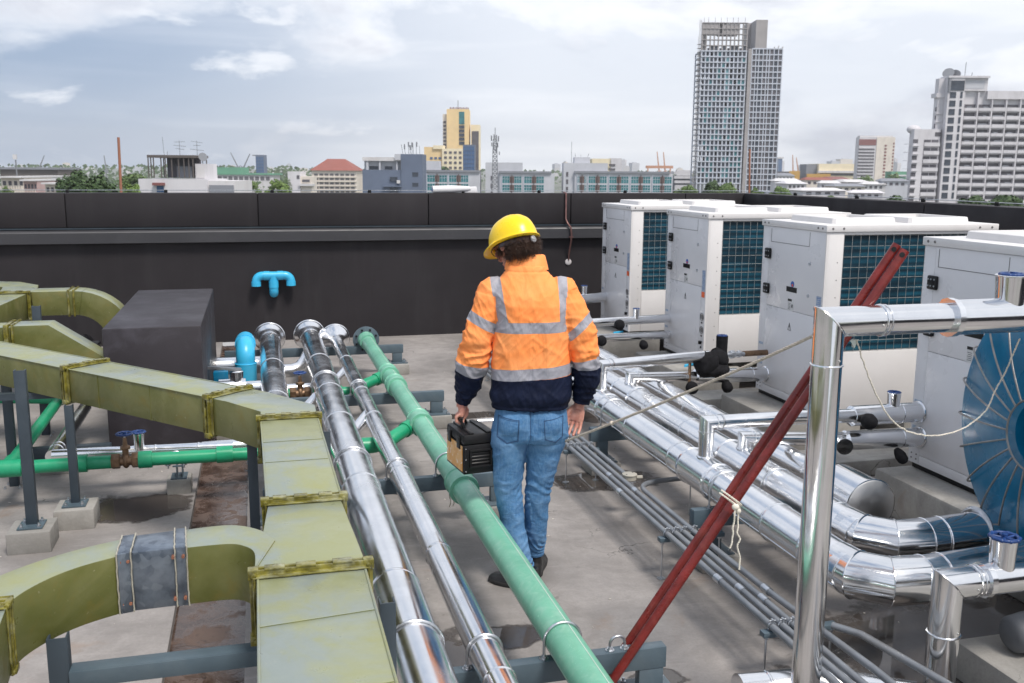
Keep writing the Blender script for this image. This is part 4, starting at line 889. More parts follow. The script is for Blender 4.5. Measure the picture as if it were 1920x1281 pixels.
# plinths under the units (two bearers each) 
for k, y in enumerate(UY):
    nm = ('farthest', 'second', 'third', 'nearest')[k]
    plinth(3.72, 4.42, y-0.02+0.0, y+UD+0.02, 0.262, f'concrete plinth under the left end of the {nm} heat pump unit from the back wall' if k < 3 else 'concrete plinth under the left end of the nearest heat pump unit', 'concrete plinths under the heat pumps', 0.02)
    plinth(4.80, 5.50, y-0.02, y+UD+0.02, 0.262, f'concrete plinth under the right end of the {nm} heat pump unit' + (' from the back wall' if k < 3 else ' by the right edge'), 'concrete plinths under the heat pumps', 0.02)
    if 0 < k: plinth(3.60, 5.6, y-0.62, y-0.28, 0.12, f'low concrete kerb in front of the {nm} heat pump unit' + (' from the back wall' if k < 3 else ' by the right edge'), 'low concrete kerbs before the heat pumps', 0.015)
# small blue drain stubs under units and hoses
for k, y in ((0, UY[0]), (1, UY[1]), (2, UY[2])):
    m = MB(); m.tube([(4.02, y+0.14, 0.275), (3.90, y+0.10, 0.275), (3.89, y+0.095, 0.22)], 0.012, 8)
    tag(m.build('drain_stub', 'pvc'), f'small blue plastic drain stub at the foot of the {("farthest", "second", "third")[k]} heat pump unit', 'pipe')
def jbox(x, y, z, r, label, stub=None):
    t = empty('junction_box', label, 'junction box', (x, y, z-0.03), 0, 'round metal junction boxes')
    MB().lathe((x, y, z-0.03), (0, 0, 1), [(0, r*0.9), (0.005, r), (0.03, r), (0.032, r*1.1), (0.038, r*1.1), (0.040, r*1.0)], 24).build('cover', 'beige', t, ang=30)
    m = MB()
    for a in (0.6, 3.7): m.lathe((x+r*0.75*cos(a), y+r*0.75*sin(a), z+0.010), (0, 0, 1), [(0, 0.006), (0.003, 0.005)], 6)
    m.build('screws', 'screw_dark', t)
    if stub: MB().tube([V((x, y, z-0.015))+V(stub)*0.7, V((x, y, z-0.015))+V(stub)*1.3], 0.013, 8).build('port', 'beige', t)
    return t
for (jx, jy, k, base) in ((3.62, 5.42, 3, 4.3), (3.46, 7.38, 2, 6.3)):
    jbox(jx, jy, 0.06, 0.045, ('round junction box on the floor beside the grey hoses of the ' + ('nearest' if k == 3 else 'third') + ' unit'))
    jbox(jx+0.12, jy-0.10, 0.05, 0.042, ('second round junction box on the floor, nearer the hoses of the ' + ('nearest' if k == 3 else 'third') + ' unit'))
    for q in (0, 1):
        s = smooth_path([V((jx+0.03+0.12*q, jy-0.10*q, 0.045)), V((jx+0.20, jy-0.14-0.10*q, 0.05+0.02*q)), V((jx+0.42+0.05*q, jy-0.26-0.1*q, 0.10)), V((jx+0.60, jy-0.45+0.04*q, 0.15)), V((jx+0.66+0.07*q, jy-0.60, 0.26)), V((jx+0.72, jy-0.72, 0.30))], 6)
        o = MB().tube(s, 0.018, 10).build('grey_hose', 'rubber', ang=70); tag(o, ('upper' if q else 'lower')+' grey flexible hose curling under the '+('nearest' if k == 3 else 'third')+' heat pump unit', 'hose', 'grey flexible hoses')
# ================================================================== RIGHT PIPES
RX = (2.39, 2.69, 2.99); RR = (0.098, 0.095, 0.080); RZ = 0.42
def main_pipe(k, y0, y1, label, bands, extra=None):
    x, r = RX[k], RR[k]
    t = empty('insulated_pipe', label, 'pipe', (x, (y0+y1)/2, RZ), 0, 'fat silver clad pipes on the right')
    n = 60; ys = [lerp(y0, y1, i/n) for i in range(n+1)]
    MB().tube([(x, y, RZ) for y in ys], [r*(1+0.008*noise.noise(V((y*2.5, x*3, 1)))) for y in ys], 44, jit=0.002).build('cladding', 'clad', t, ang=60)
    for y in bands: MB().tube([(x, y-0.010, RZ), (x, y-0.005, RZ), (x, y+0.005, RZ), (x, y+0.010, RZ)], [r+0.0015, r+0.004, r+0.004, r+0.0015], 44).build('seam_band', 'clad', t, ang=30)
    # lap seam with rivets along the lower left
    a = radians(205); px, pz = x+(r+0.001)*cos(a), RZ+(r+0.001)*sin(a)
    MB().tube([(px, lerp(y0, y1, i/20), pz) for i in range(21)], 0.0022, 5).build('lap_seam', 'clad', t)
    m = MB()
    for i in range(int((y1-y0)/0.16)): m.ell((x+(r+0.001)*cos(a+0.12), y0+0.08+i*0.16, RZ+(r+0.001)*sin(a+0.12)), (0.005, 0.005, 0.005), 6, 4)
    m.build('rivets', 'clad_smooth', t)
    return t
def tee(t, x, y, r, rb):
    """reinforced saddle where a riser leaves a main pipe"""
    for s in (-1, 1):
        MB().tube([(x, y+s*0.16-0.014, RZ), (x, y+s*0.16-0.005, RZ), (x, y+s*0.16+0.005, RZ), (x, y+s*0.16+0.014, RZ)], [r+0.004, r+0.012, r+0.012, r+0.004], 44).build('flared_collar', 'clad', t, ang=30)
    MB().tube([(x, y-0.15, RZ), (x, y+0.15, RZ)], r+0.006, 44).build('saddle', 'clad', t, ang=60)
def riser(t, x, y, rb, path, collar=True, rbig=None, big_from=None, mat='clad'):
    pts = [(x, y, RZ+0.04)]+path
    MB().tube(pts, rb, 28).build('branch', mat, t, ang=25)
    m = MB(); m.ring((x, y, RZ+RR[0 if x < 2.5 else 1]+0.004), (0, 0, 1), rb+0.004, 0.005, 28); m.build('branch_ring', 'clad', t)
    p, q = V(path[0]), V(path[1]); d = (q-p).normalized()
    for f in (0.055, 0.09, 0.45 if False else 0.09):
        pp = p+d*f
        MB().tube([pp-d*0.006, pp-d*0.003, pp+d*0.003, pp+d*0.006], [rb+0.001, rb+0.004, rb+0.004, rb+0.001], 28).build('seam_band', 'clad', t, ang=30)
    pp = p-V((0, 0, 0.05)); MB().tube([pp-V((0, 0, 0.005)), pp+V((0, 0, 0.005))], rb+0.004, 28).build('seam_band', 'clad', t)
R1 = main_pipe(0, 3.34, 9.85, 'fat silver clad pipe nearest the man among the right pipes, turning right at the front', (3.62, 3.95, 4.50, 5.05, 5.75, 6.9, 7.9, 8.9))
R2 = main_pipe(1, 3.70, 9.9, 'middle fat silver clad pipe of the right run, turning right before the capped pipe', (3.90, 4.45, 5.0, 5.55, 6.1, 7.6, 8.6))
R3 = main_pipe(2, 4.05, 9.9, 'rear silver clad pipe of the right run, ending in a round cap', (4.6, 5.3, 5.9, 6.6, 7.2, 8.3))
for t, x, r in ((R1, RX[0], 0.15), (R2, RX[1], 0.14)):
    MB().lathe((x, 9.5, RZ), (0, 1, 0), [(0, 0.1), (0.2, r), (0.34, r), (0.35, r*0.98)], 40).build('end_collar', 'clad_smooth', t, ang=30); MB().ring((x, 9.95, RZ), (0, 1, 0), r+0.03, 0.006, 40).build('end_ring', 'chrome', t)
# mitred elbows and horizontal legs
def elbow(t, x, r, ycorner, xend, zend, seg=0.10):
    pts = [(x, ycorner+0.22, RZ), (x+0.012, ycorner+0.105, RZ), (x+0.105, ycorner+0.012, RZ), (x+0.25, ycorner, RZ)]
    MB().tube(pts, r+0.004, 44).build('mitred_elbow', 'clad_smooth', t, ang=20)
    MB().tube([(x+0.24, ycorner, RZ), (xend, ycorner+0.03, zend)], r, 44).build('horizontal_leg', 'clad_smooth', t, ang=60)
    for i in (1, 2):
        p = V(pts[i]); d = ((V(pts[i+1])-p).normalized()+(p-V(pts[i-1])).normalized()).normalized(); c = d.dot((p-V(pts[i-1])).normalized()); rr_ = (r+0.006)
        # ellipse seam ring
        a2 = V((0, 0, 1)); a1 = d.cross(a2)
        MB().tube([p+a1*(rr_/c*cos(2*pi*k/40))+a2*(rr_*sin(2*pi*k/40)) for k in range(40)], 0.0028, 5, closed=True).build('seam', 'clad_smooth', t)
    for xx in (x+0.25, x+0.34): MB().ring((xx, ycorner, RZ), (1, 0, 0), r+0.003, 0.0035, 40, 6).build('seam_band', 'clad', t)
    m = MB()
    for i in range(6):
        a = radians(250); m.ell((x+0.36+i*0.06, ycorner+(r+0.001)*cos(a), RZ-0.35*r+0.01*(i % 2)), (0.004, 0.004, 0.004), 6, 4)
    m.build('rivets', 'chrome', t)
elbow(R1, RX[0], RR[0], 3.22, 4.2, RZ+0.03); elbow(R2, RX[1], RR[1], 3.60, 4.2, RZ+0.03)
m = MB(); m.ring((3.25, 3.62, RZ+0.01), (1, 0, 0), RR[1]+0.004, 0.014, 40, 8); m.build('collar', 'zinc', R2)
MB().tube([(2.9, 3.40, 0.40), (4.2, 3.46, 0.44)], 0.022, 14).build('thin_side_pipe', 'clad_smooth', R2)
# capped end
MB().lathe((RX[2]-0.01, 4.36, RZ), (0, -1, 0), [(0, 0.08), (0.02, 0.135), (0.30, 0.138), (0.302, 0.143), (0.308, 0.143), (0.309, 0.137)], 48).build('end_cap', 'clad_smooth', R3, ang=20); MB().lathe((RX[2]-0.01, 4.051, RZ), (0, -1, 0), [(0, 0.137), (0.004, 0.13), (0.010, 0.06), (0.011, 0.01)], 48).build('cap_face', 'cap', R3)
# risers to the units
tee(R1, RX[0], 4.74, RR[0], 0.04); riser(R1, RX[0], 4.74, 0.042, [(RX[0], 4.74, 0.715), (RX[0]+0.02+0.6, 4.82, 0.69), (3.58, 4.93, 0.64)])
tee(R2, RX[1], 4.85, RR[1], 0.04); riser(R2, RX[1], 4.85, 0.040, [(RX[1], 4.85, 0.575), (3.58, 4.90, 0.50)])
tee(R1, RX[0], 6.45, RR[0], 0.04); riser(R1, RX[0], 6.45, 0.042, [(RX[0], 6.45, 0.70), (3.42, 6.82, 0.66)])
tee(R2, RX[1], 6.62, RR[1], 0.04); riser(R2, RX[1], 6.62, 0.040, [(RX[1], 6.62, 0.560), (3.50, 6.90, 0.475)])
riser(R1, RX[0], 8.5, 0.042, [(RX[0], 8.5, 0.66), (UX0, 8.93, 0.62)]); riser(R2, RX[1], 8.6, 0.040, [(RX[1], 8.6, 0.50), (UX0, 8.90, 0.455)])
riser(R1, RX[0], 9.9, 0.06, [(RX[0], 10.0, 0.62), (UX0, 10.80, 0.60)])
def fat_end(t, x0, y0, z0_, x1, y1, z1_, r):
    d = (V((x1, y1, z1_))-V((x0, y0, z0_))).normalized()
    MB().tube([(x0, y0, z0_), V((x0, y0, z0_))+d*0.03, (x1, y1, z1_)], [r*0.6, r, r], 32).build('thick_end', 'clad', t, ang=30)
    p = V((x1, y1, z1_)); MB().ring(p-d*0.01, d, r+0.002, 0.006, 32, 6).build('seam_band', 'clad', t)
    p = V((x1, y1, z1_))-d*0.16; MB().ring(p, d, r+0.001, 0.002, 32, 6).build('seam_band', 'clad', t)
fat_end(R1, 3.40, 4.915, 0.648, 3.945, 4.96, 0.632, 0.062); fat_end(R2, 3.35, 4.885, 0.508, 3.945, 4.935, 0.478, 0.060)
fat_end(R2, 3.30, 6.84, 0.49, UX0, 6.985, 0.448, 0.058)
# exposed fitting into the third unit
m = MB(); m.tube([(3.60, 6.88, 0.645), (UX0, 6.97, 0.63)], 0.018, 12); hexnut(m, (3.66, 6.905, 0.642), (1, 0.14, -0.04), 0.034, 0.04); hexnut(m, (3.73, 6.917, 0.64), (1, 0.14, -0.04), 0.030, 0.03)
m.build('union_fitting', 'zinc', R1); MB().tube([(3.79, 6.925, 0.638), (4.03, 6.975, 0.630)], 0.024, 12).build('rusty_nipple', 'brass', R1)
# black wrapped valve
t = empty('wrapped_valve', 'valve wrapped in black foam on the pipe beside the third heat pump unit', 'valve', (3.45, 6.83, 0.6))
m = MB(); m.ell((3.40, 6.80, 0.60), (0.10, 0.09, 0.10), 24, 16); m.ell((3.52, 6.85, 0.62), (0.10, 0.08, 0.08), 20, 14); m.ell((3.47, 6.80, 0.54), (0.13, 0.08, 0.055), 20, 12); m.tube([(3.50, 6.86, 0.66), (3.57, 6.88, 0.68)], 0.045, 14)
m.v = [tuple(V(p)*1+V((1, 0.6, 1))*(0.022*noise.noise(V(p)*16)+0.008*noise.noise(V(p)*45))) for p in m.v]
m.build('foam_wrap', 'foam', t, ang=60)
MB().tube([(3.57, 6.88, 0.66), (3.57, 6.88, 0.80)], [0.045, 0.047], 18).build('neck_wrap', 'foam', t, ang=50); handwheel(t, (3.57, 6.88, 0.805), 0.036)
# valve stubs with blue wheels and black foam plugs
def stub(x, y, z, r, h, rw, label):
    t = empty('valve_stub', label, 'valve', (x, y, z), 0, 'silver valve stubs with blue wheels')
    MB().tube([(x, y, z-r*0.3), (x, y, z+h*0.5), (x, y, z+h)], [r*0.88, r*0.94, r], 28).build('sleeve', 'clad_smooth', t, ang=50)
    MB().ring((x, y, z+h), (0, 0, 1), r, 0.003, 28, 6).build('rim', 'clad', t)
    handwheel(t, (x, y, z+h+rw*0.12), rw); return t
stub(3.74, 4.94, 0.685, 0.040, 0.085, 0.034, 'short silver valve stub with blue wheel on the pipe into the nearest heat pump unit')
stub(3.62, 8.81, 0.655, 0.034, 0.09, 0.030, 'short silver valve stub with blue wheel on the pipe into the second heat pump unit')
stub(3.72, 10.68, 0.66, 0.038, 0.09, 0.034, 'short silver valve stub with blue wheel on the pipe into the farthest heat pump unit')
stub(-0.79, 6.45, 0.30, 0.036, 0.10, 0.040, 'silver valve stub with blue wheel behind the brass valve under the olive duct')
def plug(c, d, r, label):
    t = MB(); d = V(d).normalized()
    t.lathe(c, d, [(0, r*0.45), (0.02, r*0.75), (0.05, r), (0.085, r*0.92), (0.10, r*0.55), (0.103, r*0.2)], 20)
    o = t.build('foam_plug', 'foam', ang=50); tag(o, label, 'foam cap', 'black foam caps on the small pipes'); return o
plug((3.50, 4.88, 0.645), (-0.15, -1, -0.18), 0.048, 'black foam cap on the upper pipe into the nearest heat pump unit')
plug((3.74, 4.88, 0.43), (0.1, -1, -0.8), 0.035, 'black foam cap hanging under the lower pipe into the nearest heat pump unit')
plug((3.27, 6.80, 0.44), (-0.2, -1, -0.3), 0.050, 'black foam cap on the lower pipe into the third heat pump unit')
plug((3.62, 6.90, 0.42), (0.0, -1, -0.7), 0.045, 'black foam cap hidden under the lower pipe beside the third heat pump unit')
plug((3.36, 8.62, 0.64), (-0.2, -1, -0.1), 0.052, 'black foam cap on the upper pipe into the second heat pump unit')
plug((3.18, 8.62, 0.49), (-0.2, -1, -0.1), 0.052, 'left black foam cap on the lower pipe into the second heat pump unit')
plug((3.68, 8.78, 0.42), (-0.1, -1, -0.5), 0.044, 'right black foam cap under the lower pipe into the second heat pump unit')
m = MB(); m.lathe((3.33, 4.84, 0.50), (-0.3, -1, 0), [(0, 0.045), (0.05, 0.045), (0.052, 0.049), (0.056, 0.049), (0.058, 0.01)], 24); o = m.build('access_disc', 'clad_smooth'); tag(o, 'round silver end cover beside the silver post on the lower pipe', 'cover')
tag(MB().tube([(3.25, 6.78, 0.0), (3.25, 6.78, 0.62)], 0.012, 10).build('support_rod', 'brass'), 'brownish support rod under the pipe beside the black wrapped valve', 'rod')
# beams under the right pipes
frame(6.16, 2.21, 3.25, 0.322, 'grey beam right of the man', (2.30, 3.15), h=0.10, ub=((RX[0], RR[0]-0.003), (RX[1], RR[1]-0.003), (RX[2], RR[2])), grp='painted steel frames under the right pipes', lw=0.08, ph=0.08)
frame(4.47, 2.19, 3.25, 0.322, 'grey beam behind the red pipes', (2.32, 3.15), h=0.10, ub=((RX[0], RR[0]-0.003), (RX[1], RR[1]-0.003), (RX[2], RR[2])), grp='painted steel frames under the right pipes', lw=0.08, ph=0.08)
frame(9.55, 2.10, 3.25, 0.322, 'farthest right grey beam', (2.20, 3.15), h=0.085, grp='painted steel frames under the right pipes', lw=0.08, ph=0.08)
# ================================================================== CONDUITS
CZ = 0.245
GC = 'thin grey conduits along the roof'
def conduit(pts, label, r=0.0155, clips=(), unions=()):
    t = empty('conduit', label, 'conduit', pts[0], 0, GC)
    MB().tube(pts, r, 12).build('tube', 'conduit', t, ang=70)
    for y, x in unions: MB().tube([(x, y, CZ), (x, y+0.055, CZ)], r+0.004, 12).build('coupling', 'zinc', t, ang=50)
    return t
cxs = (2.000, 2.048, 2.096, 2.152)
names = ('leftmost thin grey conduit of the bundle on the floor', 'second thin grey conduit from the left in the floor bundle', 'third thin grey conduit from the left in the floor bundle', 'fourth thin grey conduit from the left, slightly apart in the bundle')
for i, x in enumerate(cxs):
    yo = 9.6-0.05*i
    if i < 3: conduit([(x, 1.2, CZ), (x, 4.0, CZ), (x, yo-0.08, CZ), (x+0.03, yo, CZ), (x+0.1, yo+0.03, CZ), (x+1.3, yo+0.03, CZ)], names[i], unions=((3.75-0.12*i, x), (5.0+0.3*(i % 2), x)))
    else: conduit([(x, 9.0, CZ), (x, 5.33, CZ)], names[3], unions=())
conduit([(2.20, 1.2, CZ), (2.20, 2.9, CZ), (2.16, 3.6, CZ)] + [V(p) for p in smooth_path([V((2.15, 4.2, CZ)), V((2.15, 4.9, CZ)), V((2.155, 5.05, CZ)), V((2.20, 5.13, CZ)), V((2.30, 5.17, CZ))], 5)] + [(2.62, 5.2, CZ)], 'thin grey conduit bending right towards the beam clamp past the round box', unions=((3.6, 2.16),))
jbox(2.15, 5.26, CZ+0.02, 0.042, 'round beige junction box among the grey conduits', (0.06, -0.01, 0))
conduit([(2.25, 3.25, CZ), (2.32, 3.15, CZ), (2.42, 2.6, CZ), (2.5, 1.2, CZ)], 'thin grey conduit right of the silver post at the bottom edge')
def strut(y, x0, x1, label):
    t = empty('conduit_stand', label, 'conduit support', ((x0+x1)/2, y, 0), 0, 'small strut stands under the conduits')
    m = MB(); m.bb(x0, x1, y-0.02, y+0.02, CZ-0.0165-0.022, CZ-0.0165); m.build('strut', 'beam', t, bev=0.001)
    m = MB()
    for x in (x0+0.02, x1-0.02):
        m.tube([(x, y, 0.002), (x, y, CZ-0.02)], 0.005, 8); m.lathe((x, y, 0.001), (0, 0, 1), [(0, 0.022), (0.004, 0.022)], 12); m.lathe((x, y, CZ-0.052), (0, 0, 1), [(0, 0.011), (0.012, 0.011)], 6)
    m.build('threaded_rods', 'zinc', t)
    for cx_ in cxs[:4]:
        if cx_ > 2.14 and y < 4.6: cx_ = 2.155
        m = MB(); m.tube([(cx_+0.0185*cos(a), y, CZ+0.0185*sin(a)) for a in [k*2*pi/14 for k in range(14)]], 0.004, 6, closed=True); m.box((cx_, y, CZ+0.024), (0.008, 0.016, 0.018)); m.tube([(cx_-0.014, y, CZ+0.026), (cx_+0.014, y, CZ+0.026)], 0.004, 6)
        m.build('clamp', 'zinc', t)
    return t
strut(5.97, 1.955, 2.21, 'small conduit stand close to the right foot of the man'); strut(4.36, 1.955, 2.32, 'small conduit stand crossing behind the red pipes'); strut(3.30, 1.955, 2.30, 'small conduit stand beside the silver post'); strut(7.7, 1.955, 2.21, 'small conduit stand behind the man'); strut(9.2, 1.955, 2.21, 'farthest small conduit stand left of the jacket sleeve')
m = MB()
for x in (2.55, 2.62): m.tube([(x+0.0165*cos(a), 5.2, CZ+0.0165*sin(a)) for a in [k*2*pi/14 for k in range(14)]], 0.004, 6, closed=True)
m.bb(2.5, 2.7, 5.18, 5.22, CZ-0.04, CZ-0.018); m.tube([(2.53, 5.2, 0), (2.53, 5.2, CZ)], 0.005, 8); tag(m.build('conduit_clamp', 'zinc'), 'galvanised clamp pair holding the bent conduit by the beam', 'clamp')
# rod with silver conduit behind the right hand
t = empty('conduit', 'silver conduit crossing behind the right hand of the man', 'conduit', (1.8, 6.5, 0.3), 0)
MB().tube([(1.5, 6.62, 0.29), (2.28, 6.62, 0.29)], 0.018, 12).build('tube', 'clad', t); m = MB(); m.tube([(2.17, 6.62, 0), (2.17, 6.62, 0.36)], 0.006, 8); m.ring((2.17, 6.62, 0.29), (1, 0, 0), 0.022, 0.005, 16); m.tube([(2.07, 6.62, 0.0), (2.07, 6.62, 0.27)], 0.006, 8); m.build('clamp', 'zinc', t)
# ================================================================== FOREGROUND SILVER PIPES
def mitre(label, x, y, z, r, xend, rbig=None, xbig=None, stub_at=None, zend=None, zb=0.0, band_z=0.15, band_x=0.20):
    t = empty('insulated_pipe', label, 'pipe', (x, y, zb), 0, 'upright silver clad pipes at the front right')
    n = 44; zend = z if zend is None else zend
    MB().tube([(x, y, zb), (x, y, z), (xend if xbig is None else xbig, y, lerp(z, zend, 1.0))], r, n).build('cladding', 'clad_smooth', t, ang=25)
    # seam ellipse on the mitre
    a1 = V((1, 0, -1)).normalized(); a2 = V((0, 1, 0)); rr_ = r+0.001
    MB().tube([V((x, y, z))+a1*(-rr_*sqrt(2)*cos(2*pi*k/44))+a2*(rr_*sin(2*pi*k/44)) for k in range(44)], 0.0030, 6, closed=True).build('mitre_seam', 'clad', t)
    MB().ring((x, y, z-band_z), (0, 0, 1), r+0.002, 0.0035, n, 8).build('seam_band', 'clad', t)
    MB().ring((x+band_x, y, z), (1, 0, 0), r+0.002, 0.0035, n, 8).build('seam_band', 'clad', t); MB().ring((x+band_x+0.018, y, z), (1, 0, 0), r+0.001, 0.003, n, 8).build('seam_band', 'clad', t)
    MB().tube([(x, y, z-band_z), (x, y, z)] , r+0.002, n, cap=False).build('sleeve', 'clad_smooth', t) if False else None
    m = MB()
    for p in ((x+0.3*r, y-0.97*r, z-0.02), (x+0.3*r, y-0.97*r, z-band_z+0.02), (x+band_x-0.02, y-0.99*r, z-0.01), (x+0.62*r, y-0.8*r, z+0.005)): m.ell(p, (0.004, 0.004, 0.004), 8, 6)
    m.build('rivets', 'chrome', t)
    if xbig:
        MB().tube([(xbig, y, z), (xend, y, zend)], rbig, n).build('large_section', 'clad_smooth', t, ang=60)
        MB().tube([(xbig-0.012, y, z), (xbig+0.012, y, z)], rbig+0.006, n, jit=0.06).build('joint_ring', 'clad', t, ang=40)
    return t
VP = mitre('tall silver clad pipe standing in front of the units and turning right at the top', 1.911, 2.90, 1.586, 0.0530, 4.2, 0.0640, 2.405)
stub(2.655, 2.90, 1.640, 0.056, 0.092, 0.039, 'silver valve stub with blue wheel on top of the highest silver pipe')
V2 = mitre('shorter silver clad pipe at the bottom right turning right below the blue fan cowl', 2.50, 2.90, 0.555, 0.058, 4.2, 0.062, 2.66, band_z=0.20, band_x=0.11)
stub(2.74, 2.90, 0.60, 0.052, 0.115, 0.050, 'silver valve stub with dark blue wheel in front of the blue fan cowl')
plinth(2.78, 3.9, 1.2, 3.16, 0.16, 'concrete block at the bottom right corner under the grey end cap')
t = empty('capped_pipe', 'dark grey capped pipe end lying on the bottom right concrete block', 'pipe', (3.2, 2.7, 0.16))
MB().tube([(2.905, 3.00, 0.245), (2.925, 3.0, 0.245), (3.0, 3.005, 0.245), (4.0, 3.06, 0.245)], [0.055, 0.075, 0.082, 0.082], 32).build('pipe', 'rubber', t, ang=50)
MB().tube([(3.10, 3.012, 0.245), (3.25, 3.02, 0.245)], 0.087, 32).build('collar', 'rubber', t, ang=50)
bent_pipe('silver clad pipe end lying low at the bottom edge left of the silver post', [(1.76, 3.12, 0.085), (2.10, 3.10, 0.085), (2.4, 2.9, 0.085)], 0.072, 'low silver pipes', bands=((0, 0.35), (0, 0.85)))
# blue fan cowl with wire guard
MAT['guard'] = simple('dull_steel_wire', (0.26, 0.25, 0.24), 0.4, 0.6, 0.2, 15)
def cowl():
    c = V((3.36, 3.30, 0.975)); n = V((-1.0, 0.06, 0.02)).normalized(); a2 = V((0, 0, 1)); a1 = a2.cross(n).normalized(); a2 = n.cross(a1)
    t = empty('fan_cowl_housing', 'big round deep blue fan housing with radial wire guard at the right edge', 'fan housing', (c.x+0.3, c.y, 0.0))
    R_ = 0.665; dome = lambda f: 0.115*(1-f*f)
    MB().lathe(c-n*0.60, n, [(0, R_*0.85), (0.25, R_*0.93), (0.52, R_*0.985), (0.585, R_), (0.60, R_*0.99)]+[(0.60+dome(f), R_*f) for f in (0.95, 0.88, 0.78, 0.66, 0.52, 0.38, 0.26)]+[(0.60+dome(0.2), R_*0.22), (0.60, R_*0.20)], 72).build('cowl', 'blue_frp', t, ang=35)
    NW = 24
    for k in range(NW):
        a = 2*pi*(k+0.35)/NW; d = a1*cos(a)+a2*sin(a)
        pts = [c-n*0.03+d*(R_*1.015), c+n*0.012+d*(R_*1.0)]+[c+n*(dome(f)+0.020+0.018*sin(pi*f))+d*(R_*f) for f in (0.90, 0.75, 0.6, 0.45, 0.32, 0.24)]
        MB().tube(smooth_path(pts, 3), 0.0048, 8).build('guard_wire', 'guard', t, ang=70)
    MB().ring(c+n*(dome(0.24)+0.034), n, R_*0.24, 0.0048, 48, 6).build('guard_ring', 'guard', t)
    MB().bb(3.55, 3.63, 3.2, 3.28, 0.0, 0.5).build('stand_leg', 'beam_dark', t); MB().bb(3.80, 3.88, 3.5, 3.58, 0, 0.5).build('stand_leg', 'beam_dark', t)
    return c, n, R_, t
CC, CN, CR, CT = cowl()
# ================================================================== ROPES, RED PIPES
def onY(px, py, y):
    d = fw*F_PX + rt*(px-960) - up*(py-640.5); return CAMP + d*(y/d.y)
def rope(pts, r, name, mat, parent=None, strands=3, pitch=0.045, label=None):
    """twisted rope: strands winding round a path"""
    P = []; acc = [0]
    for p in pts: P.append(V(p))
    for a, b in zip(P, P[1:]): acc.append(acc[-1]+(b-a).length)
    n = max(8, int(acc[-1]/(pitch/7))); n = min(n, 900); m = MB(); Q = []
    for i in range(n+1):
        s = acc[-1]*i/n; k = 0
        while k < len(P)-2 and acc[k+1] < s: k += 1
        f = (s-acc[k])/max(1e-6, acc[k+1]-acc[k]); Q.append((P[k].lerp(P[k+1], f), (P[k+1]-P[k]).normalized(), s))
    for q in range(strands):
        pts2 = []
        for p, d, s in Q:
            ref = V((0, 0, 1)) if abs(d.z) < 0.9 else V((1, 0, 0)); a1 = (ref-d*ref.dot(d)).normalized(); a2 = d.cross(a1); a = 2*pi*(s/pitch+q/strands)
            pts2.append(p+(a1*cos(a)+a2*sin(a))*r*0.5)
        m.tube(pts2, r*0.58, 6)
    o = m.build(name, mat, parent, ang=80); return o
def sag(a, b, s, n=30): return [V(a).lerp(V(b), i/n)-V((0, 0, s*4*(i/n)*(1-i/n))) for i in range(n+1)]
ra, rb_ = onY(1524, 630, 2.955), V((1.16, 5.385, 0.31))
t = empty('rope', 'long beige rope running from the tall silver pipe behind the man to the grey beam', 'rope', tuple(rb_))
rope(sag(ra, rb_, 0.035, 60), 0.0062, 'line', 'rope', t)
kp = sag(ra, rb_, 0.035, 60)
for i in (27, 40):
    m = MB(); m.ell(kp[i], (0.012, 0.014, 0.011), 10, 8); m.build('knot', 'rope', t)
m = MB()
for k in range(7): m.tube(smooth_path([V((1.135+0.008*k, 5.385, 0.31)), V((1.135+0.008*k, 5.375, 0.20-0.008*(k % 3))), V((1.14+0.009*k, 5.40, 0.165))], 3), 0.0055, 6)
for k in range(5): m.tube(smooth_path([V((1.10, 5.38+0.01*k, 0.315)), V((1.15, 5.37+0.01*k, 0.33)), V((1.20, 5.38+0.01*k, 0.312))], 3), 0.0055, 6)
m.build('wrapping', 'rope', t)
m = MB(); m.tube(smooth_path([V((0.985, 5.05, 0.31)), V((0.99, 5.03, 0.27)), V((0.985, 5.04, 0.24))], 3), 0.003, 5); m.tube(smooth_path([V((1.0, 5.05, 0.31)), V((1.01, 5.03, 0.27)), V((1.0, 5.02, 0.25))], 3), 0.003, 5); m.build('frayed_end', 'rope', t)
# red steel pipes leaning
t0 = None
rp0, rp1 = V((1.262, 3.10, 0.0)), V((2.50, 3.62, 1.93))
RLAB = ['upper red oxide steel pipe of the leaning pair, tied with cord', 'lower red oxide steel pipe of the leaning pair, ending at the open mouth']
def red_pipe(a, b, r, label):
    t = empty('red_pipe', label, 'pipe', tuple(a), 0, 'red pipes leaning together')
    d = (b-a).normalized(); Lg = (b-a).length
    prof = [(0, r), (Lg, r), (Lg, r*0.62), (Lg-0.05, r*0.62)]
    o = V(a); m = MB(); m.lathe(o, d, prof, 24); m.build('tube', 'red', t, ang=40)
    MB().lathe(o+d*(Lg-0.051), d, [(0, r*0.6), (0.001, r*0.6)], 16).build('dark_bore', 'black', t)
    sd2 = d.cross(V((0, 1, 0))).normalized(); fn_ = (CAMP-b); fn_ = (fn_-d*fn_.dot(d)).normalized(); MB().lathe(b-d*0.022+fn_*(r*0.9), fn_, [(0, r*0.55), (r*0.16, r*0.55)], 14).build('bolt_hole', 'black', t)
    m = MB()
    for f in (0.47,): m.tube([o+d*Lg*f, o+d*(Lg*f+0.03)], r+0.0015, 20)
    m.build('coupler', 'red', t)
    return t
def down(a, b):
    d = (b-a); return a - d*(a.z/d.z)
a, b = onY(1166, 1222, 3.235), onY(1682, 459, 3.03); red_pipe(down(a, b), b, 0.0165, RLAB[0])
a, b = onY(1158, 1262, 3.118), onY(1697, 470, 3.0); red_pipe(down(a, b), b, 0.0175, RLAB[1])
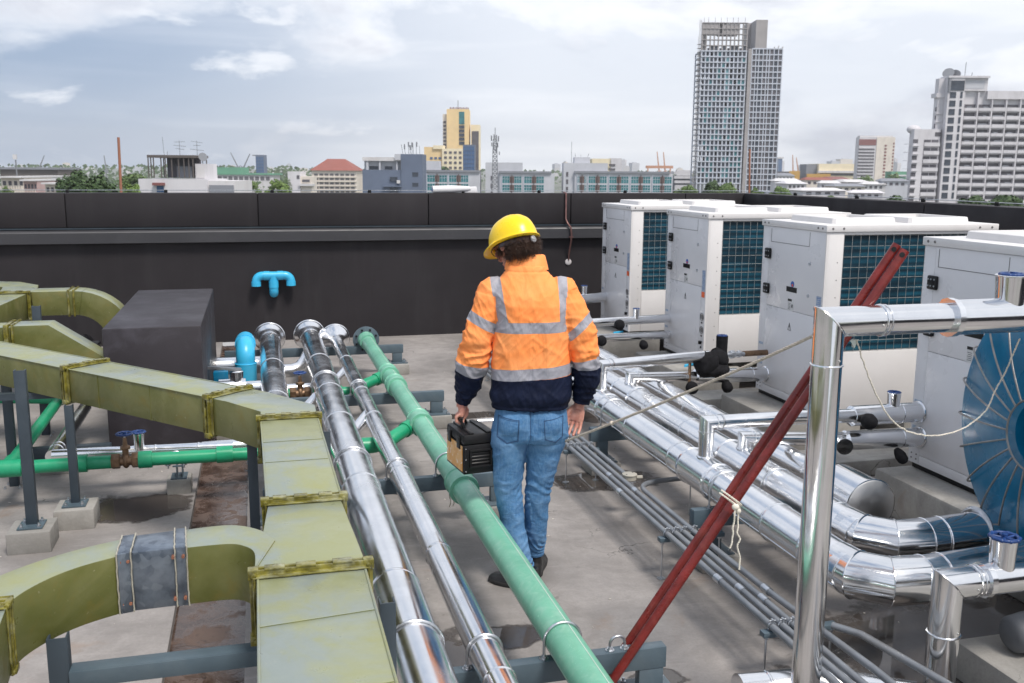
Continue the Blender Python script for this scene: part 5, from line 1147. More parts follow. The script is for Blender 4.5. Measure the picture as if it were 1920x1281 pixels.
# cord tying the red pipes
kc = onY(1366, 942, 3.0); t = empty('cord', 'cream cord knotted round the leaning red pipes with loose tails', 'cord', tuple(kc))
kd = V((0.5, -0.1, 0.85)).normalized(); dd = (b-a).normalized(); s_ = V((dd.z, 0, -dd.x)).normalized(); f_ = V((0, -1, 0))
for q in (0, 0.012):
    rope([kc+dd*q*(1 if q else 1)+s_*(0.048*cos(x))+f_*(0.030*sin(x))+dd*(0.012*sin(x*0.5)) for x in [k*2*pi/24 for k in range(25)]], 0.0035, 'loop', 'cord', t, 2, 0.02)
m = MB(); m.ell(kc+f_*0.034+s_*0.012, (0.014, 0.012, 0.012), 10, 8); m.ell(kc+f_*0.036+s_*0.026-V((0, 0, 0.008)), (0.010, 0.01, 0.01), 8, 6); m.build('knot', 'cord', t)
def wiggle(a, n, L_, dx, amp, seed):
    return smooth_path([V(a)+V((dx*i/n+amp*noise.noise(V((i*1.3, seed, 0))), 0.3*amp*noise.noise(V((i*1.7, seed, 5))), -L_*i/n)) for i in range(n+1)], 4)
rope(wiggle(kc+f_*0.036+s_*0.012, 8, 0.155, -0.01, 0.012, 3), 0.0035, 'tail', 'cord', t, 2, 0.02)
rope(wiggle(kc+f_*0.036+s_*0.022, 10, 0.235, 0.018, 0.016, 7), 0.0035, 'tail', 'cord', t, 2, 0.02)
# cream cord hanging in a loop from the highest pipe
t = empty('cord', 'cream cord hanging in a loop from the highest silver pipe across the blue fan housing', 'cord', (2.1, 2.9, 1.52))
pp = [onY(x, y, yv) for x, y, yv in ((1606, 638, 2.90), (1622, 688, 2.92), (1642, 738, 2.94), (1668, 783, 2.96), (1700, 808, 2.98), (1740, 817, 3.00), (1775, 814, 3.02), (1812, 800, 3.06), (1848, 770, 3.06), (1868, 728, 3.04), (1884, 700, 3.00), (1896, 672, 2.95), (1912, 635, 2.90))]
pp = [p+V((0.004*noise.noise(V((i*0.9, 1, 2))), 0, 0.004*noise.noise(V((i*0.8, 5, 2))))) for i, p in enumerate(smooth_path(pp, 6))]
rope(pp, 0.0032, 'line', 'cord', t, 2, 0.03)
m = MB(); q = onY(1604, 640, 2.90); m.loft([[q+V((w*cx_, 0.01*cx_, -dz)) for cx_ in (-1, -0.2, 0.6)]+[q+V((0, 0.02, -dz))] for w, dz in ((0.030, -0.005), (0.016, 0.010), (0.006, 0.024))]); m.build('tape', 'label_white2', t)
# ================================================================== PERSON
MAN = V((1.25, 4.5, 0)); MA = radians(16); mr = V((cos(MA), -sin(MA), 0)); mf = V((sin(MA), cos(MA), 0))
MM = Matrix.Translation(MAN) @ Matrix((mr, mf, V((0, 0, 1)))).transposed().to_4x4()      # local x right, y away, z up
def voxel(mb, size, smooth_it=6, name='tmp'):
    me = mb.mesh(name); bm = bmesh.new(); bm.from_mesh(me); bmesh.ops.recalc_face_normals(bm, faces=bm.faces); bm.to_mesh(me); bm.free()
    o = bpy.data.objects.new(name, me); COL.objects.link(o)
    md = o.modifiers.new('r', 'REMESH'); md.mode = 'VOXEL'; md.voxel_size = size; md.adaptivity = 0
    if smooth_it: s = o.modifiers.new('s', 'SMOOTH'); s.iterations = smooth_it; s.factor = 0.6
    dg = bpy.context.evaluated_depsgraph_get(); dg.update(); r = bpy.data.meshes.new_from_object(o.evaluated_get(dg)); bpy.data.objects.remove(o)
    return r
def finish(me, name, mat, parent, mats=()):
    me.name = name; me.transform(MM); me.transform(world_of(parent).inverted())
    me.polygons.foreach_set('use_smooth', [True]*len(me.polygons)); me.materials.clear(); me.materials.append(MAT[mat] if isinstance(mat, str) else mat)
    o = bpy.data.objects.new(name, me); COL.objects.link(o); o.parent = parent; return o
def ringp(c, rx, ry, n=24, tilt=(0, 0), sq=2.0, rot=0.0):
    """superellipse ring; tilt = slope of z along x,y"""
    R_ = []
    for k in range(n):
        a = 2*pi*k/n; ca, sa = cos(a), sin(a)
        x = rx*abs(ca)**(2/sq)*(1 if ca >= 0 else -1); y = ry*abs(sa)**(2/sq)*(1 if sa >= 0 else -1)
        xr, yr = x*cos(rot)-y*sin(rot), x*sin(rot)+y*cos(rot)
        R_.append(V((c[0]+xr, c[1]+yr, c[2]+tilt[0]*xr+tilt[1]*yr)))
    return R_
def limb(m, pts, n=20):
    """pts: (x,y,z,r) chain as one tapered tube with round ends"""
    m.tube([p[:3] for p in pts], [p[3] for p in pts], n)
    for p in (pts[0], pts[-1]): m.ell(p[:3], (p[3]*0.98,)*3, 16, 10)
def seg_dist(p, a, b):
    ab = b-a; t = max(0, min(1, (p-a).dot(ab)/ab.dot(ab))); return (p-(a+ab*t)).length, t
# joint positions in local coordinates
ARM_L = [V((-0.150, 0.02, 1.505)), V((-0.180, 0.005, 1.40)), V((-0.222, 0.00, 1.27)), V((-0.247, 0.02, 1.15)), V((-0.272, 0.06, 1.04)), V((-0.300, 0.10, 0.925))]
ARM_LR = [0.080, 0.079, 0.074, 0.079, 0.070, 0.042]
ARM_R = [V((0.190, 0.02, 1.505)), V((0.235, 0.00, 1.43)), V((0.292, -0.01, 1.30)), V((0.318, 0.00, 1.18)), V((0.322, 0.01, 1.07)), V((0.295, 0.03, 0.955))]
ARM_RR = [0.082, 0.080, 0.072, 0.072, 0.068, 0.048]
PT = empty('person', 'man in yellow hard hat, orange reflective jacket and jeans walking away holding a black toolbox', 'person', tuple(MAN))
# ---- body: one continuous surface (head, neck, trunk, arms, hands, legs)
HC = V((-0.048, 0.075, 1.735)); HF = V((-0.62, 0.62, -0.48)).normalized()       # head centre and facing
HS = HF.cross(V((0, 0, 1))).normalized(); HU = HS.cross(HF).normalized(); HR = Matrix((HS, HF, HU)).transposed()
body = MB()
def hp(x, y, z): return HC + HR @ V((x, y, z))
body.ell(HC+HR @ V((0, -0.005, 0.02)), (0.076, 0.097, 0.100), 28, 20, HR)
body.ell(hp(0, 0.030, -0.055), (0.056, 0.062, 0.070), 22, 16, HR); body.ell(hp(0, 0.062, -0.100), (0.030, 0.026, 0.022), 14, 10, HR)
body.ell(hp(0, 0.092, 0.030), (0.055, 0.016, 0.016), 14, 8, HR)
body.loft([[hp(x*w, 0.085+d, z) for x in (-1, 0, 1)]+[hp(0, 0.085+d*0.0-0.02, z)] for w, d, z in ((0.008, 0.010, 0.035), (0.011, 0.022, 0.005), (0.017, 0.040, -0.030), (0.014, 0.012, -0.045))]) if False else None
body.tube([hp(0, 0.090, 0.022), hp(0, 0.106, -0.005), hp(0, 0.118, -0.028)], [0.009, 0.012, 0.014], 12); body.ell(hp(0, 0.116, -0.030), (0.018, 0.014, 0.011), 12, 8, HR)
body.ell(hp(0, 0.094, -0.062), (0.026, 0.010, 0.006), 12, 8, HR); body.ell(hp(0, 0.092, -0.072), (0.022, 0.010, 0.007), 12, 8, HR)
for s in (-1, 1):
    body.ell(hp(s*0.033, 0.082, 0.008), (0.014, 0.012, 0.011), 12, 8, HR); body.ell(hp(s*0.050, 0.066, -0.020), (0.024, 0.022, 0.020), 12, 8, HR)
    ep = [hp(s*(0.078+0.010*abs(sin(a))), -0.004-0.017*cos(a), 0.004+0.032*sin(a)) for a in [k*2*pi/16 for k in range(16)]]
    body.tube(ep, 0.0042, 8, closed=True); body.ell(hp(s*0.078, 0.002, 0.002), (0.008, 0.014, 0.026), 12, 8, HR)
body.tube([hp(0, -0.02, -0.03), V((0.005, 0.05, 1.66)), V((0.015, 0.03, 1.58))], [0.056, 0.056, 0.066], 24)
body.loft([ringp((0.018, 0.02, 1.60), 0.09, 0.06), ringp((0.02, 0.02, 1.54), 0.16, 0.09), ringp((0.02, 0.01, 1.45), 0.165, 0.10), ringp((0.03, 0.01, 1.25), 0.145, 0.095), ringp((0.045, 0.01, 1.05), 0.145, 0.095), ringp((0.045, 0.01, 0.92), 0.165, 0.10), ringp((0.04, 0.01, 0.80), 0.15, 0.09)])
for A, k in ((ARM_L, 0.60), (ARM_R, 0.60)):
    RR_ = [0.055, 0.050, 0.046, 0.045, 0.040, 0.030]; limb(body, [(*A[i], RR_[i]) for i in range(6)])
LEG_L = [(-0.045, 0.00, 0.86, 0.085), (-0.062, 0.00, 0.66, 0.072), (-0.064, 0.01, 0.49, 0.056), (-0.034, -0.015, 0.30, 0.050), (0.030, -0.06, 0.09, 0.036)]
LEG_R = [(0.125, 0.01, 0.86, 0.085), (0.105, 0.02, 0.66, 0.072), (0.088, 0.03, 0.49, 0.056), (0.082, 0.05, 0.30, 0.050), (0.078, 0.09, 0.12, 0.038)]
limb(body, LEG_L); limb(body, LEG_R)
# hands: palm + separate fingers
def finger(m, pts, r0, r1, n=10):
    k = len(pts); rr_ = [lerp(r0, r1, i/(k-1)) for i in range(k)]; m.tube([V(p) for p in pts], rr_, n); m.ell(pts[-1], (r1*1.0,)*3, 10, 8); m.ell(pts[0], (r0,)*3, 10, 8)
# right hand, relaxed, palm facing back, fingers pointing down and slightly in
W = V((0.288, 0.035, 0.935)); dn = V((-0.22, -0.10, -0.97)).normalized(); sd_ = V((0.95, -0.25, -0.18)); sd_ = (sd_-dn*sd_.dot(dn)).normalized(); pn = sd_.cross(dn).normalized()
if pn.y > 0: pn = -pn
body.tube([W+V((0.012, 0, 0.05)), W, W+dn*0.02], [0.030, 0.028, 0.029], 16)
body.loft([[W+dn*t_+sd_*(a*w)+pn*(b*h) for a, b in ((-1, -0.5), (-0.5, -1), (0.5, -1), (1, -0.5), (1, 0.5), (0.5, 1), (-0.5, 1), (-1, 0.5))] for t_, w, h in ((0.0, 0.026, 0.018), (0.03, 0.036, 0.017), (0.06, 0.040, 0.015), (0.082, 0.039, 0.012))])
for i, (o_, L1) in enumerate(((-0.030, 0.070), (-0.010, 0.080), (0.011, 0.076), (0.030, 0.060))):
    b0 = W+dn*0.078+sd_*o_; c1 = b0+dn*L1*0.42+pn*0.006+sd_*o_*0.12; c2 = c1+dn*L1*0.30+pn*0.014+sd_*o_*0.05; c3 = c2+dn*L1*0.22+pn*0.017
    finger(body, [b0, c1, c2, c3], 0.0092, 0.0074)
b0 = W+dn*0.018-sd_*0.026+pn*0.006; finger(body, [b0, b0+dn*0.028-sd_*0.016+pn*0.008, b0+dn*0.054-sd_*0.020+pn*0.014, b0+dn*0.074-sd_*0.017+pn*0.018], 0.0135, 0.0088)
# left hand, gripping the toolbox handle (handle bar along local forward)
HB = V((-0.307, 0.085, 0.852))        # centre of the handle grip
W = V((-0.306, 0.095, 0.925)); body.tube([W+V((0.003, 0.0, 0.05)), W, W+V((0, -0.004, -0.02))], [0.030, 0.028, 0.029], 16)
body.loft([[W+V((x*w-0.006*t_, y*h-0.004, -t_)) for x, y in ((-1, -0.5), (-0.5, -1), (0.5, -1), (1, -0.5), (1, 0.5), (0.5, 1), (-0.5, 1), (-1, 0.5))] for t_, w, h in ((0.0, 0.020, 0.028), (0.03, 0.018, 0.037), (0.055, 0.016, 0.041), (0.066, 0.014, 0.040))])
for i, dy in enumerate((-0.036, -0.014, 0.009, 0.031)):
    y = HB.y+dy+0.004; r = 0.0095 if i else 0.0085
    finger(body, [V((HB.x-0.010, y, HB.z+0.020)), V((HB.x-0.026, y, HB.z+0.006)), V((HB.x-0.024, y, HB.z-0.014)), V((HB.x-0.008, y, HB.z-0.024)), V((HB.x+0.008, y, HB.z-0.019))], r, 0.0076)
finger(body, [W+V((0.012, 0.018, -0.022)), W+V((0.024, 0.026, -0.045)), W+V((0.022, 0.022, -0.066)), W+V((0.012, 0.010, -0.082))], 0.0125, 0.0088)
def skin_mat():
    m, nt, b = new_mat('skin'); g = G(nt); v = g.coord()
    c = g.mix(g.ramp(g.noise(v, 22, 5, 0.6), 0.35, 0.65), (0.46, 0.20, 0.145), (0.60, 0.31, 0.235)); c = g.mix(g.ramp(g.noise(v, 7, 3), 0.5, 0.7, 0, 0.35), c, (0.52, 0.16, 0.12))
    g.l(c, b.inputs['Base Color']); b.inputs['Roughness'].default_value = 0.5; b.inputs['Subsurface Weight'].default_value = 0.12; b.inputs['Subsurface Scale'].default_value = 0.01
    g.bump(g.noise(v, 160, 3), 0.25, 0.001, b); return m
MAT['skin'] = skin_mat()
finish(voxel(body, 0.0034, 3), 'body', 'skin', PT)
# ---- jacket
jk = MB()
TR = [(0.940, 0.192, 0.128, 0.046), (0.975, 0.192, 0.130, 0.046), (1.03, 0.194, 0.132, 0.046), (1.09, 0.197, 0.136, 0.045), (1.15, 0.196, 0.138, 0.044), (1.22, 0.190, 0.138, 0.046), (1.30, 0.186, 0.138, 0.050), (1.38, 0.186, 0.138, 0.050), (1.45, 0.190, 0.134, 0.040), (1.50, 0.192, 0.122, 0.028), (1.545, 0.170, 0.104, 0.020), (1.580, 0.130, 0.088, 0.018), (1.610, 0.104, 0.080, 0.018), (1.640, 0.094, 0.074, 0.018)]
jk.loft([ringp((x, 0.005+0.03*max(0, z-1.45)/0.2, z), rx, ry, 40, sq=2.5) for z, rx, ry, x in TR])
for s, A, R_ in ((-1, ARM_L, ARM_LR), (1, ARM_R, ARM_RR)):
    pts = [(*A[i], R_[i]) for i in range(6)]; jk.tube([p[:3] for p in pts], [p[3] for p in pts], 28); jk.ell(pts[0][:3], (R_[0],)*3, 20, 14)
jm = voxel(jk, 0.0052, 5)
def arm_param(p, A):
    best = (9, 0); acc = 0; tot = 0
    for a, b in zip(A, A[1:]):
        d, t_ = seg_dist(p, a, b); L_ = (b-a).length
        if d < best[0]: best = (d, acc+t_*L_)
        acc += L_
    return best
LA = sum((b-a).length for a, b in zip(ARM_L, ARM_L[1:])); LB = sum((b-a).length for a, b in zip(ARM_R, ARM_R[1:]))
def radius_at(A, R_, s):
    acc = 0
    for i, (a, b) in enumerate(zip(A, A[1:])):
        L_ = (b-a).length
        if s <= acc+L_: return lerp(R_[i], R_[i+1], (s-acc)/L_)
        acc += L_
    return R_[-1]
def ridged(p, sx, sy, sz, off=0.0):
    n = noise.noise(V((p.x*sx+off, p.y*sy, p.z*sz))); return 1-min(1, abs(n)*3.2)
nv = len(jm.vertices); refl = [0.0]*nv; navy = [0.0]*nv; folds = [0.0]*nv
norms = [v.normal.copy() for v in jm.vertices]
for i, v in enumerate(jm.vertices):
    p = v.co.copy(); side = None
    for s, A, R_, L_ in ((-1, ARM_L, ARM_LR, LA), (1, ARM_R, ARM_RR, LB)):
        d, sp = arm_param(p, A)
        if d < radius_at(A, R_, sp)*1.10 and (s*(p.x-0.045) > lerp(0.175, 0.150, min(1, sp/0.25)) ) and sp > 0.02: side = (s, sp, d, A, L_); break
    if side:
        s, sp, d, A, L_ = side
        # slanted bands: outer side higher
        slant = 0.20*(s*(p.x-0.045)-0.245)
        u_ = sp+slant
        if s < 0: b1, b2 = 0.150, 0.392
        else: b1, b2 = 0.180-0.35*(p.x-0.30), 0.372
        refl[i] = max(0.026-abs(u_-b1-0.0), 0.0245-abs(sp-b2)); navy[i] = sp-(b2+0.0245)
        k = 0.0; ax = sp
        f = ridged(p, 9, 9, 17, 3*s) * 0.0105*(0.4+1.0*math.exp(-((ax-0.30)/0.14)**2)) + 0.0070*noise.noise(V((p.x*10, p.y*10, p.z*13+5)))
        f += 0.0035*ridged(p+V((p.z*0.6, 0, 0)), 30, 20, 9, 7)
        if L_-sp < 0.035: f -= 0.004*sin((L_-sp)*pi/0.035)+0.001
        # compression rings near the elbow and cuff
        f += 0.0045*sin(ax*125+6*noise.noise(p*8))*math.exp(-((ax-0.33)/0.07)**2) + 0.004*sin(ax*150+5*noise.noise(p*9))*math.exp(-((L_-ax-0.06)/0.05)**2)
    else:
        z = p.z-0.012*(p.x-0.045)/0.2*0.5
        bh = max(0.0265-abs(z-1.350), 0.028-abs(z-1.123+0.010*(-(p.x-0.045)/0.2)))
        bs = -1.0
        if z > 1.350:
            t_ = (z-1.35)/0.22; xl = lerp(-0.088, -0.132, t_); xr_ = lerp(0.207, 0.192, t_)
            bs = max(0.0255-abs(p.x-xl), 0.0225-abs(p.x-xr_))
            if z > 1.60: bs = -1
        refl[i] = max(bh, bs); navy[i] = (1.095-0.008*(-(p.x-0.045)/0.2))-z
        f = 0.0095*ridged(p, 7, 3, 2.6, 11)*(0.35+0.8*max(0, min(1, (1.42-p.z)/0.25))) + 0.009*noise.noise(V((p.x*8, p.y*5, p.z*4+2)))
        f += 0.0045*ridged(p+V((p.z*0.5, 0, 0)), 16, 6, 8, 5)
        f += 0.003*ridged(p-V((p.z*0.7, 0, 0)), 26, 8, 12, 9)
        # blouse over the waist hem
        f += 0.010*math.exp(-((p.z-1.00)/0.035)**2)-0.006*math.exp(-((p.z-0.955)/0.012)**2)
        # centre back seam, yoke seam
        f -= 0.0035*math.exp(-((p.x-0.048)/0.0025)**2)*(1 if p.y < 0 and p.z < 1.34 else 0)
        if p.z > 1.605: f -= 0.004*math.exp(-((p.z-1.612)/0.004)**2)
    folds[i] = f
for i, v in enumerate(jm.vertices): v.co += norms[i]*(0.85*folds[i]-0.004)
for nm, arr in (('refl', refl), ('navy', navy)):
    at_ = jm.attributes.new(nm, 'FLOAT', 'POINT'); at_.data.foreach_set('value', arr)
def jacket_mat():
    m, nt, b = new_mat('hi_vis_jacket'); g = G(nt); v = g.coord()
    ra_ = g.n('ShaderNodeAttribute'); ra_.attribute_name = 'refl'; na = g.n('ShaderNodeAttribute'); na.attribute_name = 'navy'
    org = g.mix(g.ramp(g.noise(v, 6, 5), 0.3, 0.7), (1.0, 0.30, 0.080), (1.0, 0.38, 0.13))
    nav = g.mix(g.ramp(g.noise(v, 9, 5), 0.3, 0.7), (0.003, 0.006, 0.020), (0.007, 0.012, 0.036))
    c = g.mix(g.math('GREATER_THAN', na.outputs['Fac'], 0.0), org, nav)
    is_r = g.math('GREATER_THAN', ra_.outputs['Fac'], 0.0)
    grey = g.mix(g.ramp(g.noise(v, 14, 5), 0.3, 0.7), (0.29, 0.29, 0.33), (0.37, 0.37, 0.41)); c = g.mix(is_r, c, grey)
    edge = g.math('LESS_THAN', g.math('ABSOLUTE', g.math('SUBTRACT', ra_.outputs['Fac'], 0.0018)), 0.0006); c = g.mix(g.math('MULTIPLY', edge, 0.35), c, (0.12, 0.12, 0.14))
    g.l(c, b.inputs['Base Color']); g.l(g.ramp(is_r, 0, 1, 0.7, 0.45), b.inputs['Roughness']); b.inputs['Specular IOR Level'].default_value = 0.2; 
    w = g.n('ShaderNodeTexWave'); w.inputs['Scale'].default_value = 180; w.bands_direction = 'DIAGONAL'; g.l(v, w.inputs['Vector'])
    p = g.bump(w.outputs[0], 0.15, 0.0006, None); p2 = g.bump(g.noise(v, 22, 4, 0.6), 0.25, 0.006, None, p); g.bump(g.noise(g.coord('Object', (2, 1, 0.7)), 11, 3, 0.6, 1.0), 0.5, 0.012, b, p2)
    return m
MAT['jacket'] = jacket_mat()
JK = finish(jm, 'jacket', 'jacket', PT)
# collar
cm = MB(); rings = []
for z, k in ((1.615, 1.04), (1.65, 0.98), (1.683, 0.90), (1.688, 0.84), (1.68, 0.80), (1.63, 0.86)):
    rings.append(ringp((0.017-0.03*(z-1.61), 0.045+0.4*(z-1.61)*0.6, z), 0.105*k, 0.082*k, 36, tilt=(0.0, -0.12), sq=2.3))
cm.loft(rings, cap=False); cme = voxel(cm, 0.004, 2) if False else cm.mesh('collar')
for v in cme.vertices: v.co += v.normal*0.003*noise.noise(v.co*20)
cme.attributes.new('refl', 'FLOAT', 'POINT').data.foreach_set('value', [-1.0]*len(cme.vertices)); cme.attributes.new('navy', 'FLOAT', 'POINT').data.foreach_set('value', [-1.0]*len(cme.vertices))
finish(cme, 'collar', 'jacket', PT)
# ---- jeans
jn = MB()
jn.loft([ringp((0.045, 0.008, z), rx, ry, 36, sq=2.4) for z, rx, ry in ((1.0, 0.160, 0.108), (0.96, 0.166, 0.114), (0.90, 0.182, 0.126), (0.84, 0.190, 0.132), (0.79, 0.190, 0.124), (0.765, 0.180, 0.110))])
JL = [(-0.048, 0.005, 0.84, 0.100), (-0.058, 0.002, 0.76, 0.098), (-0.066, 0.00, 0.67, 0.087), (-0.067, 0.00, 0.58, 0.076), (-0.064, 0.005, 0.49, 0.067), (-0.052, -0.005, 0.40, 0.064), (-0.040, -0.015, 0.30, 0.062), (-0.014, -0.030, 0.20, 0.056), (0.016, -0.048, 0.105, 0.050)]
JR = [(0.135, 0.008, 0.84, 0.098), (0.122, 0.012, 0.76, 0.098), (0.110, 0.018, 0.67, 0.086), (0.098, 0.022, 0.58, 0.074), (0.088, 0.028, 0.49, 0.066), (0.083, 0.040, 0.40, 0.063), (0.080, 0.055, 0.30, 0.060), (0.076, 0.075, 0.20, 0.052), (0.073, 0.092, 0.130, 0.046)]
for J in (JL, JR): jn.tube([p[:3] for p in J], [p[3] for p in J], 28)
# buttocks
jn.ell((-0.032, -0.055, 0.86), (0.085, 0.075, 0.085), 20, 14); jn.ell((0.122, -0.052, 0.86), (0.085, 0.075, 0.085), 20, 14)
nm_ = voxel(jn, 0.0052, 5); nr = [v.normal.copy() for v in nm_.vertices]; fade = []
for i, v in enumerate(nm_.vertices):
    p = v.co; s = -1 if seg_dist(p, V(JL[2][:3]), V(JL[-1][:3]))[0] < seg_dist(p, V(JR[2][:3]), V(JR[-1][:3]))[0] else 1
    f = 0.006*noise.noise(V((p.x*9, p.y*9, p.z*7+s*3)))
    k = math.exp(-((p.z-0.50)/0.085)**2)
    f += k*0.0058*sin(p.z*140+s*p.x*95+15*noise.noise(V((p.x*7, p.y*7, p.z*5+s))))*(0.45+1.3*noise.noise(p*9+V((s, 0, 4))))
    f += math.exp(-((p.z-0.17)/0.07)**2)*0.0045*sin(p.z*140+s*p.x*70+12*noise.noise(p*8))*(0.5+1.2*noise.noise(p*11))
    f += 0.0042*ridged(p+V((p.z*0.5*s, 0, 0)), 10, 6, 15, 2*s)*(1 if p.z < 0.82 else 0.4)
    f -= 0.006*math.exp(-((p.x-0.045)/0.006)**2)*(1 if 0.76 < p.z < 0.97 and p.y < 0.02 else 0)
    v.co += nr[i]*f; fade.append(max(0, min(1, 0.5+60*f)))
nm_.attributes.new('wear', 'FLOAT', 'POINT').data.foreach_set('value', fade)
def denim():
    m, nt, b = new_mat('blue_denim'); g = G(nt); v = g.coord()
    wa = g.n('ShaderNodeAttribute'); wa.attribute_name = 'wear'
    c = g.mix(g.ramp(g.noise(v, 7, 6, 0.62), 0.3, 0.7), (0.050, 0.140, 0.295), (0.080, 0.205, 0.385))
    c = g.mix(g.ramp(g.noise(g.coord('Object', (1, 1, 0.35)), 90, 3, 0.7), 0.35, 0.65, 0, 0.30), c, (0.20, 0.34, 0.52))
    c = g.mix(g.ramp(wa.outputs['Fac'], 0.55, 0.95, 0, 0.35), c, (0.22, 0.38, 0.58))
    g.l(c, b.inputs['Base Color']); b.inputs['Roughness'].default_value = 0.85; b.inputs['Specular IOR Level'].default_value = 0.2
    w = g.n('ShaderNodeTexWave'); w.inputs['Scale'].default_value = 260; w.bands_direction = 'DIAGONAL'; g.l(v, w.inputs['Vector'])
    p = g.bump(w.outputs[0], 0.2, 0.0006, None); g.bump(g.noise(g.coord('Object', (1, 1, 2.2)), 17, 4, 0.6, 0.8), 0.55, 0.008, b, p)
    return m
MAT['denim'] = denim(); MAT['stitch'] = simple('dark_denim_seam', (0.030, 0.075, 0.16), 0.85)
bv = BVHTree.FromPolygons([v.co.copy() for v in nm_.vertices], [tuple(p.vertices) for p in nm_.polygons])
JEANS = finish(nm_, 'jeans', 'denim', PT)
def stitch(pts, r=0.0016, name='seam', off=0.0008, res=0.008):
    path = []
    for a, b in zip(pts, pts[1:]):
        a, b = V((a[0], 0, a[1])), V((b[0], 0, b[1])); n = max(1, int((b-a).length/res))
        for k in range(n): path.append(a.lerp(b, k/n))
    path.append(V((pts[-1][0], 0, pts[-1][1]))); out = []
    for p in path:
        h = bv.ray_cast(V((p.x, -0.6, p.z)), V((0, 1, 0)))
        if h[0]: out.append(h[0]+h[1]*off)
    if len(out) > 2:
        me = MB().tube(out, r, 6).mesh(name); finish(me, name, 'stitch', PT)
PLp = [(-0.115, 0.905), (-0.120, 0.80), (-0.070, 0.768), (-0.015, 0.785), (-0.010, 0.892)]; stitch([PLp[-1], PLp[0]]); stitch(PLp); stitch([(x*0.93-0.004, z+0.004) for x, z in PLp], 0.0009)
stitch([(-0.115, 0.899), (-0.011, 0.886)], 0.0009)
PRp = [(0.205, 0.905), (0.203, 0.80), (0.170, 0.775), (0.118, 0.795), (0.112, 0.892)]; stitch([PRp[-1], PRp[0]]); stitch(PRp); stitch([(x*0.97+0.004, z+0.004) for x, z in PRp], 0.0009)
stitch([(-0.13, 0.955), (0.045, 0.925), (0.215, 0.95)]); stitch([(-0.13, 0.950), (0.045, 0.919), (0.215, 0.945)], 0.0009); stitch([(0.045, 0.95), (0.045, 0.80), (0.035, 0.765)]); stitch([(-0.04, 0.942), (-0.04, 0.975)], 0.004); stitch([(0.045, 0.925), (0.045, 0.975)], 0.005)
# turned hems
for (x, y, z, r, tl) in ((0.016, -0.049, 0.100, 0.052, (0.10, 0.0)), (0.073, 0.092, 0.128, 0.048, (0.0, 0.05))):
    me = MB().loft([ringp((x, y, z+dz), r+k, r+k, 28, tilt=tl) for dz, k in ((0.020, -0.004), (0.019, 0.003), (-0.010, 0.003), (-0.012, 0.0), (-0.010, -0.006))], cap=False).mesh('hem'); finish(me, 'hem', 'denim', PT)
# ---- shoes
def shoe(hx, hy, yaw, name, lift=0.0, pitch=0.0):
    R_ = rotm(yaw) @ Matrix.Rotation(pitch, 3, 'X'); o = V((hx, hy, lift)); m = MB(); S = []
    prof = [(-0.045, 0.028, 0.062, 0.012), (-0.035, 0.035, 0.085, 0.010), (0.0, 0.039, 0.10, 0.010), (0.04, 0.038, 0.09, 0.010), (0.08, 0.043, 0.072, 0.010), (0.13, 0.049, 0.060, 0.010), (0.18, 0.050, 0.052, 0.010), (0.215, 0.040, 0.044, 0.012), (0.235, 0.022, 0.032, 0.016)]
    for y, w, h, z0_ in prof:
        S.append([o+R_ @ V((w*cx_, y, z0_+(h-z0_)*cz_)) for cx_, cz_ in ((-1, 0.0), (-1.0, 0.35), (-0.86, 0.7), (-0.45, 0.96), (0, 1.0), (0.45, 0.96), (0.86, 0.7), (1.0, 0.35), (1, 0.0), (0.4, -0.02), (-0.4, -0.02))])
    m.loft(S); m.tube([o+R_ @ V((0, 0.0, 0.06)), o+R_ @ V((0, 0.0, 0.115))], [0.040, 0.036], 18); m.ell(o+R_ @ V((0, -0.018, 0.05)), (0.037, 0.03, 0.045), 14, 10, R_)
    me = voxel(m, 0.004, 3); sh = finish(me, name, 'shoe', PT)
    m = MB(); out = [(0, -0.052), (0.030, -0.042), (0.042, 0.0), (0.040, 0.05), (0.052, 0.13), (0.052, 0.185), (0.036, 0.230), (0, 0.246), (-0.036, 0.230), (-0.052, 0.185), (-0.052, 0.13), (-0.040, 0.05), (-0.042, 0.0), (-0.030, -0.042)]
    m.loft([[o+R_ @ V((x*k, y*k, z)) for x, y in out] for z, k in ((0.001, 0.97), (0.004, 1.0), (0.020, 1.0), (0.023, 0.97))]); me = m.mesh('sole'); s_o = finish(me, 'sole', 'sole', PT); s_o.data.transform(Matrix()); s_o.parent = sh
    m = MB(); m.tube([o+R_ @ V((0.045*cos(a), 0.165, 0.012+0.045*sin(a))) for a in [k*pi/10 for k in range(11)]], 0.0018, 5); me = m.mesh('toe_seam'); q_ = finish(me, 'toe_seam', 'sole', PT); q_.parent = sh
    return sh
MAT['shoe'] = simple('black_leather', (0.012, 0.012, 0.013), 0.42, 0, 0.3, 20, 0.4, 80); MAT['sole'] = simple('dark_rubber_sole', (0.022, 0.021, 0.021), 0.7)
shoe(0.076, 0.085, radians(-6), 'shoe')
shoe(0.055, -0.085, radians(62), 'shoe', 0.0, 0.0)
